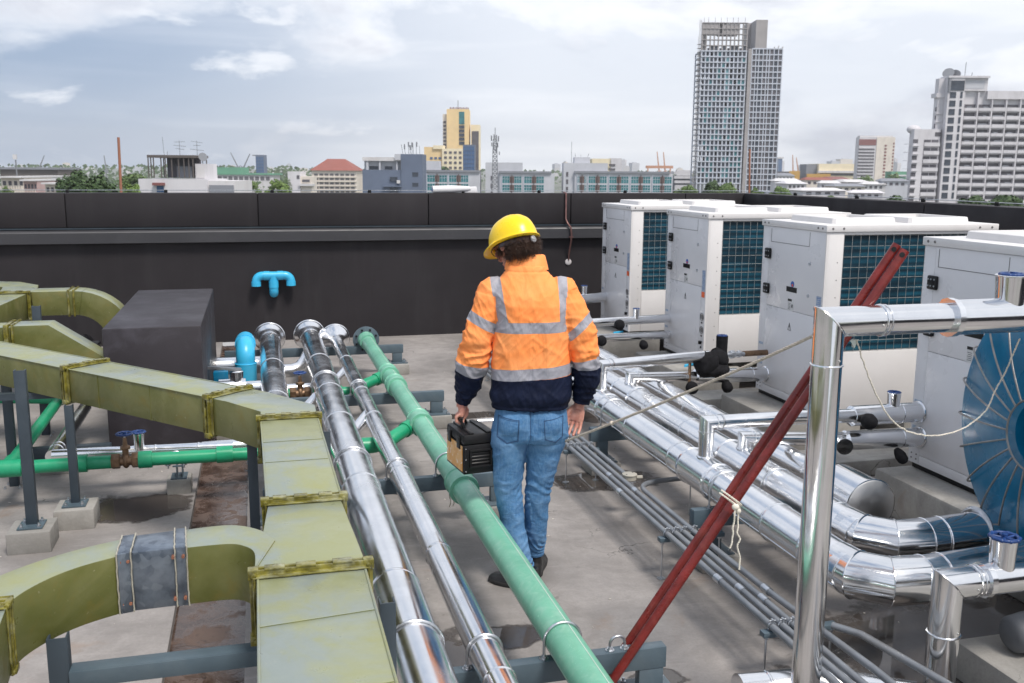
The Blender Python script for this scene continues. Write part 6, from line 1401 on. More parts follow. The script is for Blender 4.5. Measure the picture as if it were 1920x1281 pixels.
# ---- hair
hm = MB(); rnd = random.Random(4)
def hair_clump(base, direction, L_, curl, r=0.0016):
    p = V(base); d = V(direction).normalized(); pts = [p.copy()]; ph = rnd.random()*6
    ax = d.cross(V((0, 0, 1))).normalized() if abs(d.z) < 0.95 else V((1, 0, 0)); bx = d.cross(ax)
    n = 7
    for i in range(1, n+1): pts.append(p+d*(L_*i/n)+(ax*sin(ph+i*curl)+bx*cos(ph+i*curl))*0.010*i/n+V((0, 0, -0.012*(i/n)**2)))
    hm.tube(pts, [r*(1-0.7*i/n) for i in range(n+1)], 4)
hc = MB(); hc.ell(hp(0, -0.018, 0.012), (0.081, 0.090, 0.088), 28, 20, HR); hc.v = [p if (HR.transposed() @ (V(p)-HC)).y < 0.03 or (HR.transposed() @ (V(p)-HC)).z > 0.05 else tuple(V(p)*0.0+hp(0, -0.02, 0.03)) for p in hc.v]
for k in range(5200):
    a = rnd.uniform(0, 2*pi); z_ = rnd.uniform(-0.80, 0.12); s_ = sqrt(max(0, 1-z_*z_)); loc = V((0.078*s_*cos(a), -0.016+0.089*s_*sin(a), 0.008+0.088*z_))
    if loc.y > (0.012 if loc.z < 0.0 else 0.055): continue
    if loc.z < -0.045 and loc.y > -0.035: continue
    if abs(loc.x) > 0.058 and loc.y > -0.02 and -0.03 < loc.z < 0.03 and loc.y < 0.02: continue
    n_ = V((loc.x/0.078**2, (loc.y+0.016)/0.089**2, (loc.z-0.008)/0.088**2)).normalized()
    d = (n_*rnd.uniform(0.25, 0.75)+V((rnd.uniform(-.5, .5), -0.35, rnd.uniform(-1.2, -0.35))))
    hair_clump(HC+HR @ loc, HR @ d, rnd.uniform(0.028, 0.060), rnd.uniform(0.8, 2.2), rnd.uniform(0.0008, 0.0019))
MAT['hair'] = simple('dark_brown_hair', (0.055, 0.028, 0.018), 0.4, 0, 0.7, 45)
me = hm.mesh('hair'); HAIR = finish(me, 'hair', 'hair', PT); me = hc.mesh('scalp_hair'); finish(me, 'scalp_hair', 'hair', PT)
# ---- hard hat
MAT['hat'] = simple('yellow_hard_hat_plastic', (0.90, 0.60, 0.008), 0.3, 0, 0.04, 4, 0.1, 50, (0.80, 0.58, 0.10), 0.2)
HT = V((-0.048, 0.070, 1.748)); HHF = V((-0.70, 0.60, -0.40)).normalized()
hs = HHF.cross(V((0.10, 0.0, 1))).normalized(); hu = hs.cross(HHF).normalized()
hu = (hu+V((0.06, 0.02, 0))).normalized(); hs = HHF.cross(hu).normalized(); hu = hs.cross(HHF).normalized(); QR = Matrix((hs, HHF, hu)).transposed()
def qp(x, y, z): return HT + QR @ V((x, y, z))
m = MB(); N_ = 56; rings = []
for i in range(15):
    t_ = i/14; th = t_*pi/2; rr_ = cos(th)**0.80 if i < 14 else 0.02; zz_ = sin(th)**0.92*0.128
    R_ = []
    for k in range(N_):
        a = 2*pi*k/N_; x, y = 0.106*rr_*cos(a), 0.132*rr_*sin(a)
        # three raised ridges front to back
        rg = 0.006*sum(math.exp(-((x-c)/0.009)**2) for c in (-0.028, 0, 0.028))*(1 if t_ > 0.2 else t_*5)*(1-0.3*t_)
        R_.append(qp(x*(1+0.02*(1-t_)), y*(1+0.02*(1-t_)), zz_+rg))
    rings.append(R_)
lip = [qp(0.113*cos(2*pi*k/N_), 0.140*sin(2*pi*k/N_), -0.006) for k in range(N_)]
inner_ = [[qp(0.098*s_*cos(2*pi*k/N_), 0.123*s_*sin(2*pi*k/N_), z_-0.004) for k in range(N_)] for s_, z_ in ((1.05, -0.010), (1.0, 0.0), (0.9, 0.05), (0.6, 0.095), (0.05, 0.108))]
m.loft(inner_[::-1]+[lip]+rings, cap=True)
me = m.mesh('hard_hat'); HAT = finish(me, 'hard_hat', 'hat', PT)
m = MB(); top_, bot_ = [], []
for k in range(25):
    a = radians(lerp(8, 172, k/24)); e = 0.031*sin(a)**1.6
    for lst, dz in ((top_, 0.002), (bot_, -0.004)):
        lst.append([qp(0.104*cos(a), 0.130*sin(a), dz+0.004), qp(0.114*cos(a), 0.142*sin(a), dz), qp((0.114+e*0.5)*cos(a), (0.142+e)*sin(a), dz-0.010*sin(a)), qp((0.116+e*0.9)*cos(a), (0.142+e*1.35)*sin(a), dz-0.020*sin(a))])
m.loft([t_+b_[::-1] for t_, b_ in zip(top_, bot_)]); me = m.mesh('peak'); pk = finish(me, 'peak', 'hat', PT); pk.parent = HAT
m = MB(); m.tube([qp(0.114*cos(2*pi*k/N_), 0.142*sin(2*pi*k/N_), -0.004) for k in range(N_)], 0.0035, 6, closed=True); me = m.mesh('rim'); o = finish(me, 'rim', 'hat', PT); o.parent = HAT
m = MB(); bandp = [qp(0.096*cos(a), 0.118*sin(a), -0.020-0.012*sin(-a)*(1 if sin(a) < 0 else 0)) for a in [radians(lerp(-188, 8, k/30)) for k in range(31)]]
m.loft([[p+QR @ V((0, 0, 0.013)), p+QR @ V((0.002, 0, 0.013)), p+QR @ V((0.002, 0, -0.013)), p+QR @ V((0, 0, -0.013))] for p in bandp]); me = m.mesh('headband'); o = finish(me, 'headband', 'black2', PT) if False else None
MAT['band'] = simple('grey_head_band', (0.075, 0.065, 0.085), 0.45); me = m.mesh('headband'); o = finish(me, 'headband', 'band', PT); o.parent = HAT
m = MB(); kp_ = qp(0.0, -0.124, -0.032); m.lathe(kp_, QR @ V((0, -1, 0)), [(0, 0.017), (0.008, 0.018), (0.012, 0.015), (0.012, 0.006), (0.014, 0.004)], 12); me = m.mesh('adjuster_knob'); o = finish(me, 'adjuster_knob', 'knob', PT) if False else None
MAT['knob'] = simple('grey_knob', (0.33, 0.33, 0.34), 0.4); me = m.mesh('adjuster_knob'); o = finish(me, 'adjuster_knob', 'knob', PT); o.parent = HAT
# ---- glasses
m = MB()
for s in (-1, 1):
    m.tube([hp(s*0.035+0.026*cos(a), 0.108-0.006*abs(cos(a)), 0.006+0.018*sin(a)) for a in [k*2*pi/20 for k in range(20)]], 0.0020, 6, closed=True)
    m.tube([hp(s*0.062, 0.104, 0.012), hp(s*0.078, 0.06, 0.014), hp(s*0.084, 0.01, 0.014), hp(s*0.082, -0.012, 0.002)], 0.0020, 6)
m.tube([hp(-0.010, 0.112, 0.008), hp(0.010, 0.112, 0.008)], 0.002, 6); me = m.mesh('glasses'); finish(me, 'glasses', 'black', PT)
# ---- toolbox (own thing)
TBR = radians(24)
def tb(x, y, z): return MM @ (V((-0.272, 0.10, 0)) + rotm(TBR) @ V((x, y, 0)) + V((0, 0, z)))
TB = empty('toolbox', 'black plastic toolbox with an orange side label held by the man above the green pipe', 'toolbox', tuple(MM @ V((-0.27, 0.09, 0.60))))
def tbox(x0, x1, y0, y1, z0, z1, name, mat, par, bev=0.006, sh=1.0):
    P = [tb(x0, y0, z0), tb(x1, y0, z0), tb(x1, y1, z0), tb(x0, y1, z0)]; c = ((x0+x1)/2, (y0+y1)/2)
    Q = [tb(c[0]+(x-c[0])*sh, c[1]+(y-c[1])*sh, z1) for x, y in ((x0, y0), (x1, y0), (x1, y1), (x0, y1))]
    return MB().hexa(P+Q).build(name, mat, par, bev=bev)
zb = 0.600
tbox(-0.090, 0.090, -0.17, 0.09, zb, zb+0.152, 'case', 'black', TB, 0.008)
tbox(-0.092, 0.092, -0.173, 0.093, zb+0.154, zb+0.205, 'lid', 'black', TB, 0.010, 0.96)
for x in (-0.045, 0.045): tbox(x-0.012, x+0.012, -0.165, 0.085, zb+0.204, zb+0.212, 'lid_rib', 'black', TB, 0.003)
# recessed end grip frame with ribs
fr = MB()
for (x0, x1, z0_, z1_) in ((-0.060, 0.060, zb+0.118, zb+0.128), (-0.060, 0.060, zb+0.034, zb+0.044), (-0.060, -0.050, zb+0.0445, zb+0.1175), (0.050, 0.060, zb+0.0445, zb+0.1175)):
    fr.hexa([tb(x0, -0.182, z0_), tb(x1, -0.182, z0_), tb(x1, -0.169, z0_), tb(x0, -0.169, z0_), tb(x0, -0.182, z1_), tb(x1, -0.182, z1_), tb(x1, -0.169, z1_), tb(x0, -0.169, z1_)])
for k in range(4): z_ = zb+0.055+k*0.017; fr.hexa([tb(-0.05, -0.176, z_), tb(0.05, -0.176, z_), tb(0.05, -0.169, z_), tb(-0.05, -0.169, z_), tb(-0.05, -0.172, z_+0.006), tb(0.05, -0.172, z_+0.006), tb(0.05, -0.169, z_+0.006), tb(-0.05, -0.169, z_+0.006)])
fr.build('end_grip', 'black', TB, bev=0.002)
for x in (-0.080, 0.080): tbox(x-0.006, x+0.006, -0.178, -0.169, zb+0.012, zb+0.145, 'end_rail', 'black', TB, 0.002)
for x in (-0.081, 0.081):
    for z_ in (zb+0.02, zb+0.08, zb+0.136): MB().ell(tb(x, -0.179, z_), (0.003, 0.003, 0.003), 8, 6).build('rivet', 'zinc', TB)
def tb_label():
    m, nt, b = new_mat('orange_box_label'); g = G(nt); v = g.coord('Object', (1, 1, 1))
    c = g.mix(g.ramp(g.noise(v, 14, 2, 0.5), 0.45, 0.5), (0.62, 0.28, 0.03), (0.66, 0.36, 0.10)); c = g.mix(g.ramp(g.noise(v, 38, 3, 0.6, 1.5), 0.60, 0.63), c, (0.75, 0.70, 0.62))
    g.l(c, b.inputs['Base Color']); b.inputs['Roughness'].default_value = 0.3; return m
MAT['tblabel'] = tb_label()
tbox(-0.0925, -0.0905, -0.155, 0.075, zb+0.015, zb+0.145, 'side_label', 'tblabel', TB, 0)
for y in (-0.11, 0.03): tbox(-0.099, -0.092, y-0.02, y+0.02, zb+0.125, zb+0.185, 'latch', 'black', TB, 0.002)
h0, h1 = V((HB.x, HB.y-0.062, HB.z)), V((HB.x, HB.y+0.062, HB.z))
for h in (h0, h1): MB().tube([MM @ h, MM @ V((h.x+0.02, h.y, zb+0.205))], 0.008, 10).build('handle_arm', 'black', TB)
MB().tube([MM @ h0, MM @ h1], 0.0105, 14).build('handle', 'black', TB)
# ================================================================== THE CITY BEYOND
GZ = -18.0
def cmat(name, col, rough=0.8, var=0.06, scale=0.15, dirt=None, amt=0.4, metal=0.0):
    m, nt, b = new_mat(name); g = G(nt); v = g.coord()
    c = g.mix(g.ramp(g.noise(v, scale, 5), 0.3, 0.7), tuple(x*(1-var) for x in col), tuple(min(1, x*(1+var)) for x in col))
    if dirt: c = g.mix(g.ramp(g.noise(g.coord('Object', (1, 1, 0.25)), scale*3, 6, 0.65), 0.45, 0.75, 0, amt), c, dirt)
    g.l(c, b.inputs['Base Color']); b.inputs['Roughness'].default_value = rough; b.inputs['Metallic'].default_value = metal; return m
CM = dict(
    grey=cmat('pale_grey_render', (0.50, 0.51, 0.55), dirt=(0.38, 0.39, 0.42)), white=cmat('stained_white_render', (0.60, 0.585, 0.61), dirt=(0.36, 0.35, 0.37)),
    conc=cmat('raw_concrete', (0.34, 0.32, 0.32), dirt=(0.24, 0.225, 0.23)), frame=cmat('pale_tower_frame', (0.50, 0.53, 0.60)), cream=cmat('cream_cladding', (0.78, 0.58, 0.31)), cream2=cmat('pale_cream_cladding', (0.80, 0.70, 0.50)),
    navy=cmat('slate_blue_render', (0.115, 0.145, 0.21)), teal=cmat('teal_glass', (0.035, 0.17, 0.19), 0.15, 0.3, 0.3), tealp=cmat('pale_teal_glass', (0.16, 0.33, 0.36), 0.15, 0.3, 0.3), dark=cmat('dark_glass', (0.045, 0.055, 0.075), 0.2, 0.3, 0.3), dim=cmat('dim_opening', (0.10, 0.095, 0.11), 0.5, 0.3, 0.3),
    blue=cmat('blue_glass', (0.06, 0.12, 0.24), 0.12, 0.3, 0.1), red=cmat('red_tile_roof', (0.26, 0.085, 0.065)), brick=cmat('maroon_cladding', (0.22, 0.09, 0.085)), beige=cmat('beige_render', (0.68, 0.62, 0.55), dirt=(0.48, 0.42, 0.38)), brown=cmat('brown_balcony', (0.13, 0.09, 0.085)),
    greyd=cmat('grey_metal_roof', (0.22, 0.23, 0.26)), greyl=cmat('light_metal_roof', (0.58, 0.57, 0.58), dirt=(0.38, 0.33, 0.30)), green=cmat('green_roof', (0.12, 0.30, 0.20)), pink=cmat('pink_render', (0.48, 0.34, 0.33), dirt=(0.3, 0.25, 0.24)), orange=cmat('orange_crane_paint', (0.50, 0.24, 0.14)), ochre=cmat('ochre_panel', (0.52, 0.30, 0.07)), steel=cmat('mast_steel', (0.20, 0.21, 0.23)), rust=cmat('rusty_pole', (0.27, 0.115, 0.07)), wood=cmat('grey_timber', (0.11, 0.095, 0.09)), trunk=cmat('tree_bark', (0.07, 0.055, 0.04)))
class Bld:
    def __init__(s, name, label, cat, px, D, yaw=0.0, group=None, py=318):
        s.D = D; s.k = D/F_PX; p = at(px, py, D); s.px0 = px; s.o = V((p.x, p.y, GZ))
        s.t = empty(name, label, cat, tuple(s.o), -YAW+radians(yaw), group)
        s.W = s.t.matrix_basis.copy()
    def x(s, px): return (px-s.px0)*s.k
    def z(s, py): return at(s.px0+60, py, s.D).z-GZ
    def lb(s, m, x0, x1, y0, y1, z0, z1):
        P = [s.W @ V(p) for p in ((x0, y0, z0), (x1, y0, z0), (x1, y1, z0), (x0, y1, z0), (x0, y0, z1), (x1, y0, z1), (x1, y1, z1), (x0, y1, z1))]; m.hexa(P)
    def blk(s, a, b, top, bot, y0, y1, name='wall', mat='grey', par=None, bev=0):
        m = MB(); s.lb(m, s.x(a), s.x(b), y0, y1, 0.0 if bot is None else s.z(bot), s.z(top)); return m.build(name, CM[mat], par or s.t, smooth=False, bev=bev)
    def tubes(s, segs, r, name, mat, par=None):
        m = MB()
        for a, b in segs: m.tube([s.W @ V((s.x(a[0]), a[2] if len(a) > 2 else 1.0, s.z(a[1]))), s.W @ V((s.x(b[0]), b[2] if len(b) > 2 else 1.0, s.z(b[1])))], r, 5)
        return m.build(name, CM[mat], par or s.t)
    def panes(s, cells, mat, y=-0.06, th=0.12, name='window', par=None, extra=None, cap=100):
        """cells (x0,x1,z0,z1) in metres -> window parts sharing mesh data; past the first hundred one merged part"""
        cache = {}; n = extra or 0; par = par or s.t; rest = MB()
        for (x0, x1, z0, z1) in cells:
            if n < cap:
                k = (round(x1-x0, 2), round(z1-z0, 2))
                if k not in cache:
                    m = MB(); m.box((0, 0, 0), (x1-x0, th, z1-z0)); cache[k] = m.mesh(name); cache[k].materials.append(CM[mat])
                o = bpy.data.objects.new(name, cache[k]); COL.objects.link(o); o.parent = par; o.location = ((x0+x1)/2, y+th/2, (z0+z1)/2); n += 1
            else: s.lb(rest, x0, x1, y, y+th, z0, z1)
        if rest.v: tag(rest.build(name+'_rows', CM[mat], par, smooth=False), kind='stuff')
        return n
R5 = random.Random(5)
# ---- unfinished tower
B = Bld('tower_block', 'tall unfinished grey tower with open concrete floors at the top and a split facade', 'tower', 1299, 520, 0)
B.blk(1398, 1428, 44, None, 12, 22, 'concrete_core', 'conc'); B.blk(1405, 1426, 44, 96, 0.5, 12, 'concrete_core', 'conc')
B.blk(1393, 1399, 96, None, 0, 6, 'side_fin', 'conc')
nf = 29; zt, z0 = B.z(50), B.z(344); fh = (zt-z0)/nf; xs = [B.x(lerp(1307, 1389, i/11)) for i in range(12)]
m = MB(); m2 = MB(); mtop = MB()
for i, x in enumerate(xs):
    for tgt, za_, zb2 in ((m, 0, z0+fh*(nf-5)), (mtop, z0+fh*(nf-5), zt)): B.lb(tgt, x-0.32, x+0.32, 0, 0.9, za_, zb2)
    B.lb(m, x-0.3, x+0.3, 17, 17.8, 0, z0+fh*(nf-5))
for j in range(nf+1):
    z = z0+fh*j; tgt = m if j < nf-4 else mtop
    if j >= nf-4: B.lb(tgt, xs[0], xs[-1], -0.2, 2.5, z-0.2, z+0.15)
    else: B.lb(tgt, xs[0]-0.3, xs[-1]+0.3, -0.25, 17.8, z-0.25, z+0.35)
m.build('floor_frame', CM['frame'], B.t, smooth=False); mtop.build('raw_floor_frame', CM['conc'], B.t, smooth=False)
m = MB()
B.lb(m, xs[0]+0.3, xs[6], 2.0, 2.4, zt-fh*2.2, zt); B.lb(m, xs[4], xs[9], 5, 5.4, zt-fh*2.2, zt); B.lb(m, xs[0]+0.3, xs[1], 1.0, 1.3, zt-fh*5, zt); B.lb(m, xs[0], xs[4], 0.2, 0.5, zt-fh*1.9, zt); B.lb(m, xs[5], xs[9], 0.3, 0.6, zt-fh*1.9, zt-0.6); m.build('parapet_walls', CM['conc'], B.t, smooth=False)
cellsd, cellst, cellsp = [], [], []; back = MB()
for j in range(nf-4):
    for i in range(11):
        r_ = R5.random(); z = z0+fh*j; a, b = xs[i]+0.35, xs[i+1]-0.35
        if i == 0 and r_ < 0.7: continue
        if j > nf-11 and r_ < 0.35: continue
        if r_ < 0.10: continue
        c = (a, b, z+0.36, z+fh-0.27)
        if i in (6,) and r_ < 0.8: cellsp.append(c)
        elif r_ < 0.40: cellst.append(c)
        else: cellsd.append(c)
        if i > 0: B.lb(back, a, b, 9, 9.3, z+0.36, z+fh-0.27)
n = B.panes(cellsd, 'dark', 0.5); n = B.panes(cellst, 'teal', 0.5, extra=n, cap=100); B.panes(cellsp, 'tealp', 0.5, extra=n)
tag(back.build('inner_partitions', CM['dim'], B.t, smooth=False), kind='stuff')
# right block
zt2, z02 = B.z(96), B.z(358); nf2 = 25; fh2 = (zt2-z02)/nf2; xe = [B.x(1400), B.x(1407), B.x(1412.5), B.x(1420), B.x(1427), B.x(1432), B.x(1440), B.x(1448), B.x(1455.5)]
m = MB(); B.lb(m, xe[0], xe[-1], 0.6, 22, 0, zt2)
for i, x in enumerate(xe): B.lb(m, x-0.22, x+0.22, 0, 0.6, 0, zt2+0.2)
for j in range(nf2+1): B.lb(m, xe[0], xe[-1], -0.05, 0.6, z02+fh2*j-0.3, z02+fh2*j+0.3)
m.build('wall', CM['frame'], B.t, smooth=False)
cd, cm_ = [], []
for j in range(nf2):
    for i in range(8):
        z = z02+fh2*j; c = (xe[i]+0.22, xe[i+1]-0.22, z+0.3, z+fh2-0.3); (cd if i in (1, 2, 6) and R5.random() < 0.9 else cm_).append(c)
B.panes(cd, 'dark', 0.42, extra=100); B.panes(cm_, 'dim', 0.42, extra=100, name='pane')
m = MB()
for i in range(5): B.lb(m, B.x(1299)+i*0.5, B.x(1299)+i*0.5+0.12, -1+i*0.6, -0.85+i*0.6, 0, B.z(45+(0 if i > 2 else 30*(i == 0))))
for j in range(44): B.lb(m, B.x(1299), B.x(1306), -1, 2, j*2.0, j*2.0+0.10)
m.build('hoist_scaffold', CM['conc'], B.t, smooth=False)
B.tubes([((x, 50), (x, 40)) for x in (1310, 1318, 1330, 1341, 1352, 1363, 1372, 1385)], 0.12, 'starter_bars', 'conc'); B.tubes([((1440, 96), (1441, 92)), ((1447, 96), (1449, 90)), ((1453, 96), (1457, 92))], 0.25, 'roof_props', 'conc')
# ---- white apartment block at the right
B = Bld('apartment_block', 'big stained white apartment block with balcony rows and a satellite dish on its roof', 'apartment block', 1703, 340, 0)
def zf(r): return B.z(366)+r*((B.z(195)-B.z(366))/11.0)
B.blk(1709, 1728, 243, None, 0, 4, 'side_wing', 'white'); B.blk(1728, 1760, 243, None, 1.0, 5, 'middle_wing', 'white'); B.blk(1752, 1766, 180, 243, 2.0, 5, 'upper_wing', 'white'); B.blk(1748, 1768, 176, 184, 1.5, 6, 'roof_ledge', 'white'); B.blk(1752, 1766, 149, 176, 2.0, 5, 'roof_room', 'white')
B.blk(1764, 1794, 149, None, -0.6, 6, 'stair_tower', 'white'); B.blk(1794, 1838, 149, 172, 0.2, 14, 'roof_room', 'white'); B.blk(1794, 2010, 172, None, 1.4, 16, 'main_slab', 'white'); B.blk(1839, 2010, 172, 187, 0.05, 1.39, 'roof_band', 'white')
m = MB(); B.lb(m, B.x(1763), B.x(1839), -0.9, 6, B.z(149), B.z(149)+0.7); m.build('roof_cap', CM['white'], B.t, smooth=False)
B.panes([(B.x(1797), B.x(1832), B.z(168), B.z(153))], 'grey', 0.1, name='roof_panel'); n = B.panes([(B.x(1766), B.x(1793), B.z(172), B.z(154))], 'dark', -0.8, 0.3, name='large_window')
cells = []; cells2 = []
for r in range(13):
    z = zf(r-0.5); cells.append((B.x(1768), B.x(1779), z+0.3, z+2.3)); cells2.append((B.x(1787), B.x(1791), z+0.3, z+2.4))
n = B.panes(cells, 'dark', -0.75, 0.25, extra=n); n = B.panes(cells2, 'dark', -0.75, 0.25, extra=n)
bays = [(1797+k*26.5, 1797+(k+1)*26.5) for k in range(6)]
mm = MB(); mp = MB(); openings = []; wnd = []
for r in range(12):
    z = zf(r-0.9)
    for (a, b) in bays:
        openings.append((B.x(a+2), B.x(b-2), z+1.25, z+2.3)); w_ = B.x(b-2)-B.x(a+2); o_ = B.x(a+2)
        B.lb(mm, o_, B.x(b-2), 0.15, 1.4, z-0.15, z+0.1); B.lb(mm, o_, B.x(b-2), 0.05, 0.2, z+0.1, z+(1.05 if R5.random() < 0.75 else 1.25))
        if R5.random() < 0.5: B.lb(mp, o_+w_*R5.uniform(0, 0.5), o_+w_*R5.uniform(0.55, 1), 0.3, 0.6, z+0.9, z+1.5)
    B.lb(mm, B.x(1795), B.x(2005), 0.9, 1.4, z+2.35, z+3.1) if False else None
for (a, b) in bays+[(bays[-1][1], bays[-1][1]+1)]: B.lb(mm, B.x(a)-0.22, B.x(a)+0.22, 0.25, 1.42, 0, B.z(175))
tag(mm.build('balconies', CM['white'], B.t, smooth=False), kind='stuff'); tag(mp.build('laundry', CM['greyd'], B.t, smooth=False), kind='stuff')
n = B.panes(openings, 'dim', 1.30, 0.15, name='balcony_opening', extra=n)
c3 = []; mm = MB()
for r in range(8):
    z = zf(r-1.1); 
    for a, b in ((1730, 1743), (1744.5, 1757)): c3.append((B.x(a), B.x(b), z+1.3, z+2.2))
    B.lb(mm, B.x(1729), B.x(1758), -0.2, 1.0, z-0.1, z+1.15); c3.append((B.x(1708), B.x(1717), z+1.0, z+2.3)); B.lb(mm, B.x(1706), B.x(1719), -0.7, 0.0, z-0.1, z+0.15); B.lb(mm, B.x(1700), B.x(1703), 0.5, 4, z+0.6, z+0.75)
for r in range(8, 12): z = zf(r-1.1); c3.append((B.x(1750), B.x(1761), z+0.5, z+1.9)) ; B.lb(mm, B.x(1749), B.x(1762), 1.6, 2.5, z-0.4, z-0.1)
tag(mm.build('balconies', CM['white'], B.t, smooth=False), kind='stuff'); B.panes([c for c in c3], 'dim', 0.95, 0.15, name='balcony_opening', extra=n) if False else None
front = [c for c in c3 if c[0] > B.x(1725) and c[2] < B.z(243)]; side = [c for c in c3 if c[0] < B.x(1725)]; upr = [c for c in c3 if c not in front and c not in side]
B.panes(front, 'dim', 0.9, 0.2, name='balcony_opening', extra=100); B.panes(side, 'dim', -0.1, 0.2, name='balcony_opening', extra=100); B.panes(upr, 'dim', 2.4, 0.2, name='balcony_opening', extra=100)
m = MB(); c = B.W @ V((B.x(1716), 4, B.z(243))); m.ell(c, (2.6, 2.0, 1.6), 14, 8); m.build('water_tank', CM['white'], B.t)
dsh = MB(); c = B.W @ V((B.x(1775), 5, B.z(140))); dsh.lathe(c+V((0, 0, 0.2)), (-0.55, -0.45, 0.4), [(0.5, 2.0), (0.42, 1.9), (0.12, 1.1), (0, 0.2)], 20); c2 = B.W @ V((B.x(1788), 5, B.z(140))); dsh.lathe(c2, (0.5, 0.4, 0.65), [(0.5, 1.7), (0.4, 1.6), (0.1, 0.9), (0, 0.2)], 20)
dsh.build('satellite_dishes', CM['steel'], B.t); B.tubes([((1772, 149, 4), (1775, 141, 4)), ((1778, 149, 5), (1776, 141, 5)), ((1786, 149, 5), (1788, 141, 5)), ((1803, 149, 4), (1804, 118, 4)), ((1815, 149, 4), (1817, 137, 4))], 0.12, 'masts', 'steel'); B.blk(1764, 1768, 145, 176, -0.8, 0.0, 'flue', 'greyd')
# ---- maroon and white office
B = Bld('office_building', 'mid-rise office with maroon banded end and white ribbed side, between the two towers', 'office building', 1606, 800, 0)
B.blk(1608, 1640, 258, None, 0, 9, 'banded_end', 'white'); B.blk(1640, 1674, 258, None, -0.5, 9, 'white_side', 'beige'); B.blk(1610, 1672, 255, 259, 2, 8, 'roof_room', 'greyl')
B.panes([(B.x(1607), B.x(1639), B.z(273), B.z(262))], 'brick', -0.3, 0.3, name='maroon_band'); B.panes([(B.x(1607), B.x(1637), B.z(279+k*6.1+3.0), B.z(279+k*6.1)) for k in range(12)], 'dim', -0.25, 0.25, name='window_band')
B.panes([(B.x(1655), B.x(1659), B.z(272+k*6.1+3), B.z(272+k*6.1)) for k in range(12)], 'brick', -0.75, 0.25, name='window'); B.panes([(B.x(1670.5), B.x(1673.2), B.z(268+k*6.1+3), B.z(268+k*6.1)) for k in range(11)], 'brick', -0.75, 0.3, name='window')
# ---- cream tower
B = Bld('office_tower', 'cream and gold office tower with a teal glass strip and red lettering band on top', 'tower', 830, 700, 0)
B.blk(838, 879, 206, None, 0, 26, 'wall', 'cream'); B.blk(830, 838, 215, None, 3, 24, 'side_bay', 'beige'); B.blk(882, 899, 234, None, 6, 26, 'rear_wing', 'cream2')
B.panes([(B.x(861), B.x(871), B.z(234), B.z(211))], 'teal', -0.3, 0.3, name='glass_strip'); B.panes([(B.x(861), B.x(871), B.z(236+k*7.5+6), B.z(236+k*7.5)) for k in range(5)], 'dark', -0.3, 0.3, name='window'); B.panes([(B.x(884), B.x(897), B.z(330), B.z(246))], 'dim', 5.7, 0.3, name='glass_face'); B.panes([(B.x(831), B.x(836), B.z(228+k*7+4), B.z(228+k*7)) for k in range(9)], 'dim', 2.7, 0.3, name='window')
m = MB()
for k in range(12): B.lb(m, B.x(844+k*3.0), B.x(844+k*3.0+1.8), 0.2, 0.8, B.z(206), B.z(202.5+0.8*(k % 2)))
m.build('roof_crown', CM['brick'], B.t, smooth=False); B.tubes([((859, 206), (859, 190))], 0.25, 'mast', 'steel')
B = Bld('office_building', 'low cream building with square windows at the foot of the gold tower', 'office building', 795, 640, 0)
B.blk(829, 868, 279, None, 0, 20, 'wall', 'cream2'); B.blk(795, 829, 276, None, 2, 22, 'left_wing', 'cream'); B.blk(812, 832, 273, 280, 1, 14, 'roof_room', 'cream2')
B.panes([(B.x(833+c_*9.2), B.x(833+c_*9.2+5), B.z(284+r*9.5+4.5), B.z(284+r*9.5)) for r in range(6) for c_ in range(4)], 'dim', -0.25, 0.25); B.panes([(B.x(806+c_*8), B.x(806+c_*8+5), B.z(295+r*9+4), B.z(295+r*9)) for r in range(3) for c_ in range(3)], 'blue', 1.7, 0.3)
B = Bld('glass_building', 'narrow dark blue glass building in front of the gold tower', 'office building', 868, 600, 0)
B.blk(868, 890, 272, None, 0, 16, 'wall', 'navy'); B.panes([(B.x(869+c_*5.2), B.x(869+c_*5.2+4.6), B.z(275+r*8+7), B.z(275+r*8)) for r in range(7) for c_ in range(4)], 'blue', -0.2, 0.2)
# ---- slate blue building
B = Bld('apartment_building', 'slate blue building with antennas on its roof left of the gold tower', 'building', 679, 300, 0)
B.blk(752, 792, 289, None, 0, 14, 'tower_part', 'navy'); B.blk(679, 752, 319, None, 0.3, 14, 'lower_part', 'navy'); B.blk(681, 751, 297, 319, 2.5, 14, 'upper_storey', 'grey'); B.blk(679, 752, 295, 302, 0.6, 14, 'roof_edge', 'greyl'); B.blk(740, 753, 289, 300, 0.2, 12, 'side_block', 'grey'); B.blk(718, 752, 348.5, 350.5, -0.9, 0.3, 'canopy', 'navy')
B.panes([(B.x(691), B.x(707), B.z(318), B.z(312)), (B.x(720), B.x(734), B.z(318), B.z(312))], 'dark', 2.3); B.panes([(B.x(731), B.x(745), B.z(340), B.z(332)), (B.x(731), B.x(745), B.z(361), B.z(353)), (B.x(773), B.x(784), B.z(331), B.z(323)), (B.x(773), B.x(784), B.z(350), B.z(343))], 'dark', -0.08)
B.blk(686, 690, 303, 319, 0.9, 1.5, 'column', 'grey'); B.blk(710, 713, 303, 319, 0.9, 1.5, 'column', 'grey'); B.blk(742, 745, 303, 319, 0.9, 1.5, 'column', 'grey'); B.blk(744, 750, 338, 344, -0.6, 0.0, 'air_conditioner', 'greyl')
B.tubes([((x, 289, 3+R5.random()*6), (x, y, 3)) for x, y in ((751, 271), (756, 274), (764, 268), (766, 272), (770, 266), (773, 270), (779, 268), (785, 273))], 0.07, 'antenna_masts', 'steel'); B.tubes([((x, y+9, 3), (x, y, 3)) for x, y in ((757, 270), (764.5, 266), (768, 272), (772, 267), (780, 266))], 0.22, 'antenna_panels', 'steel')
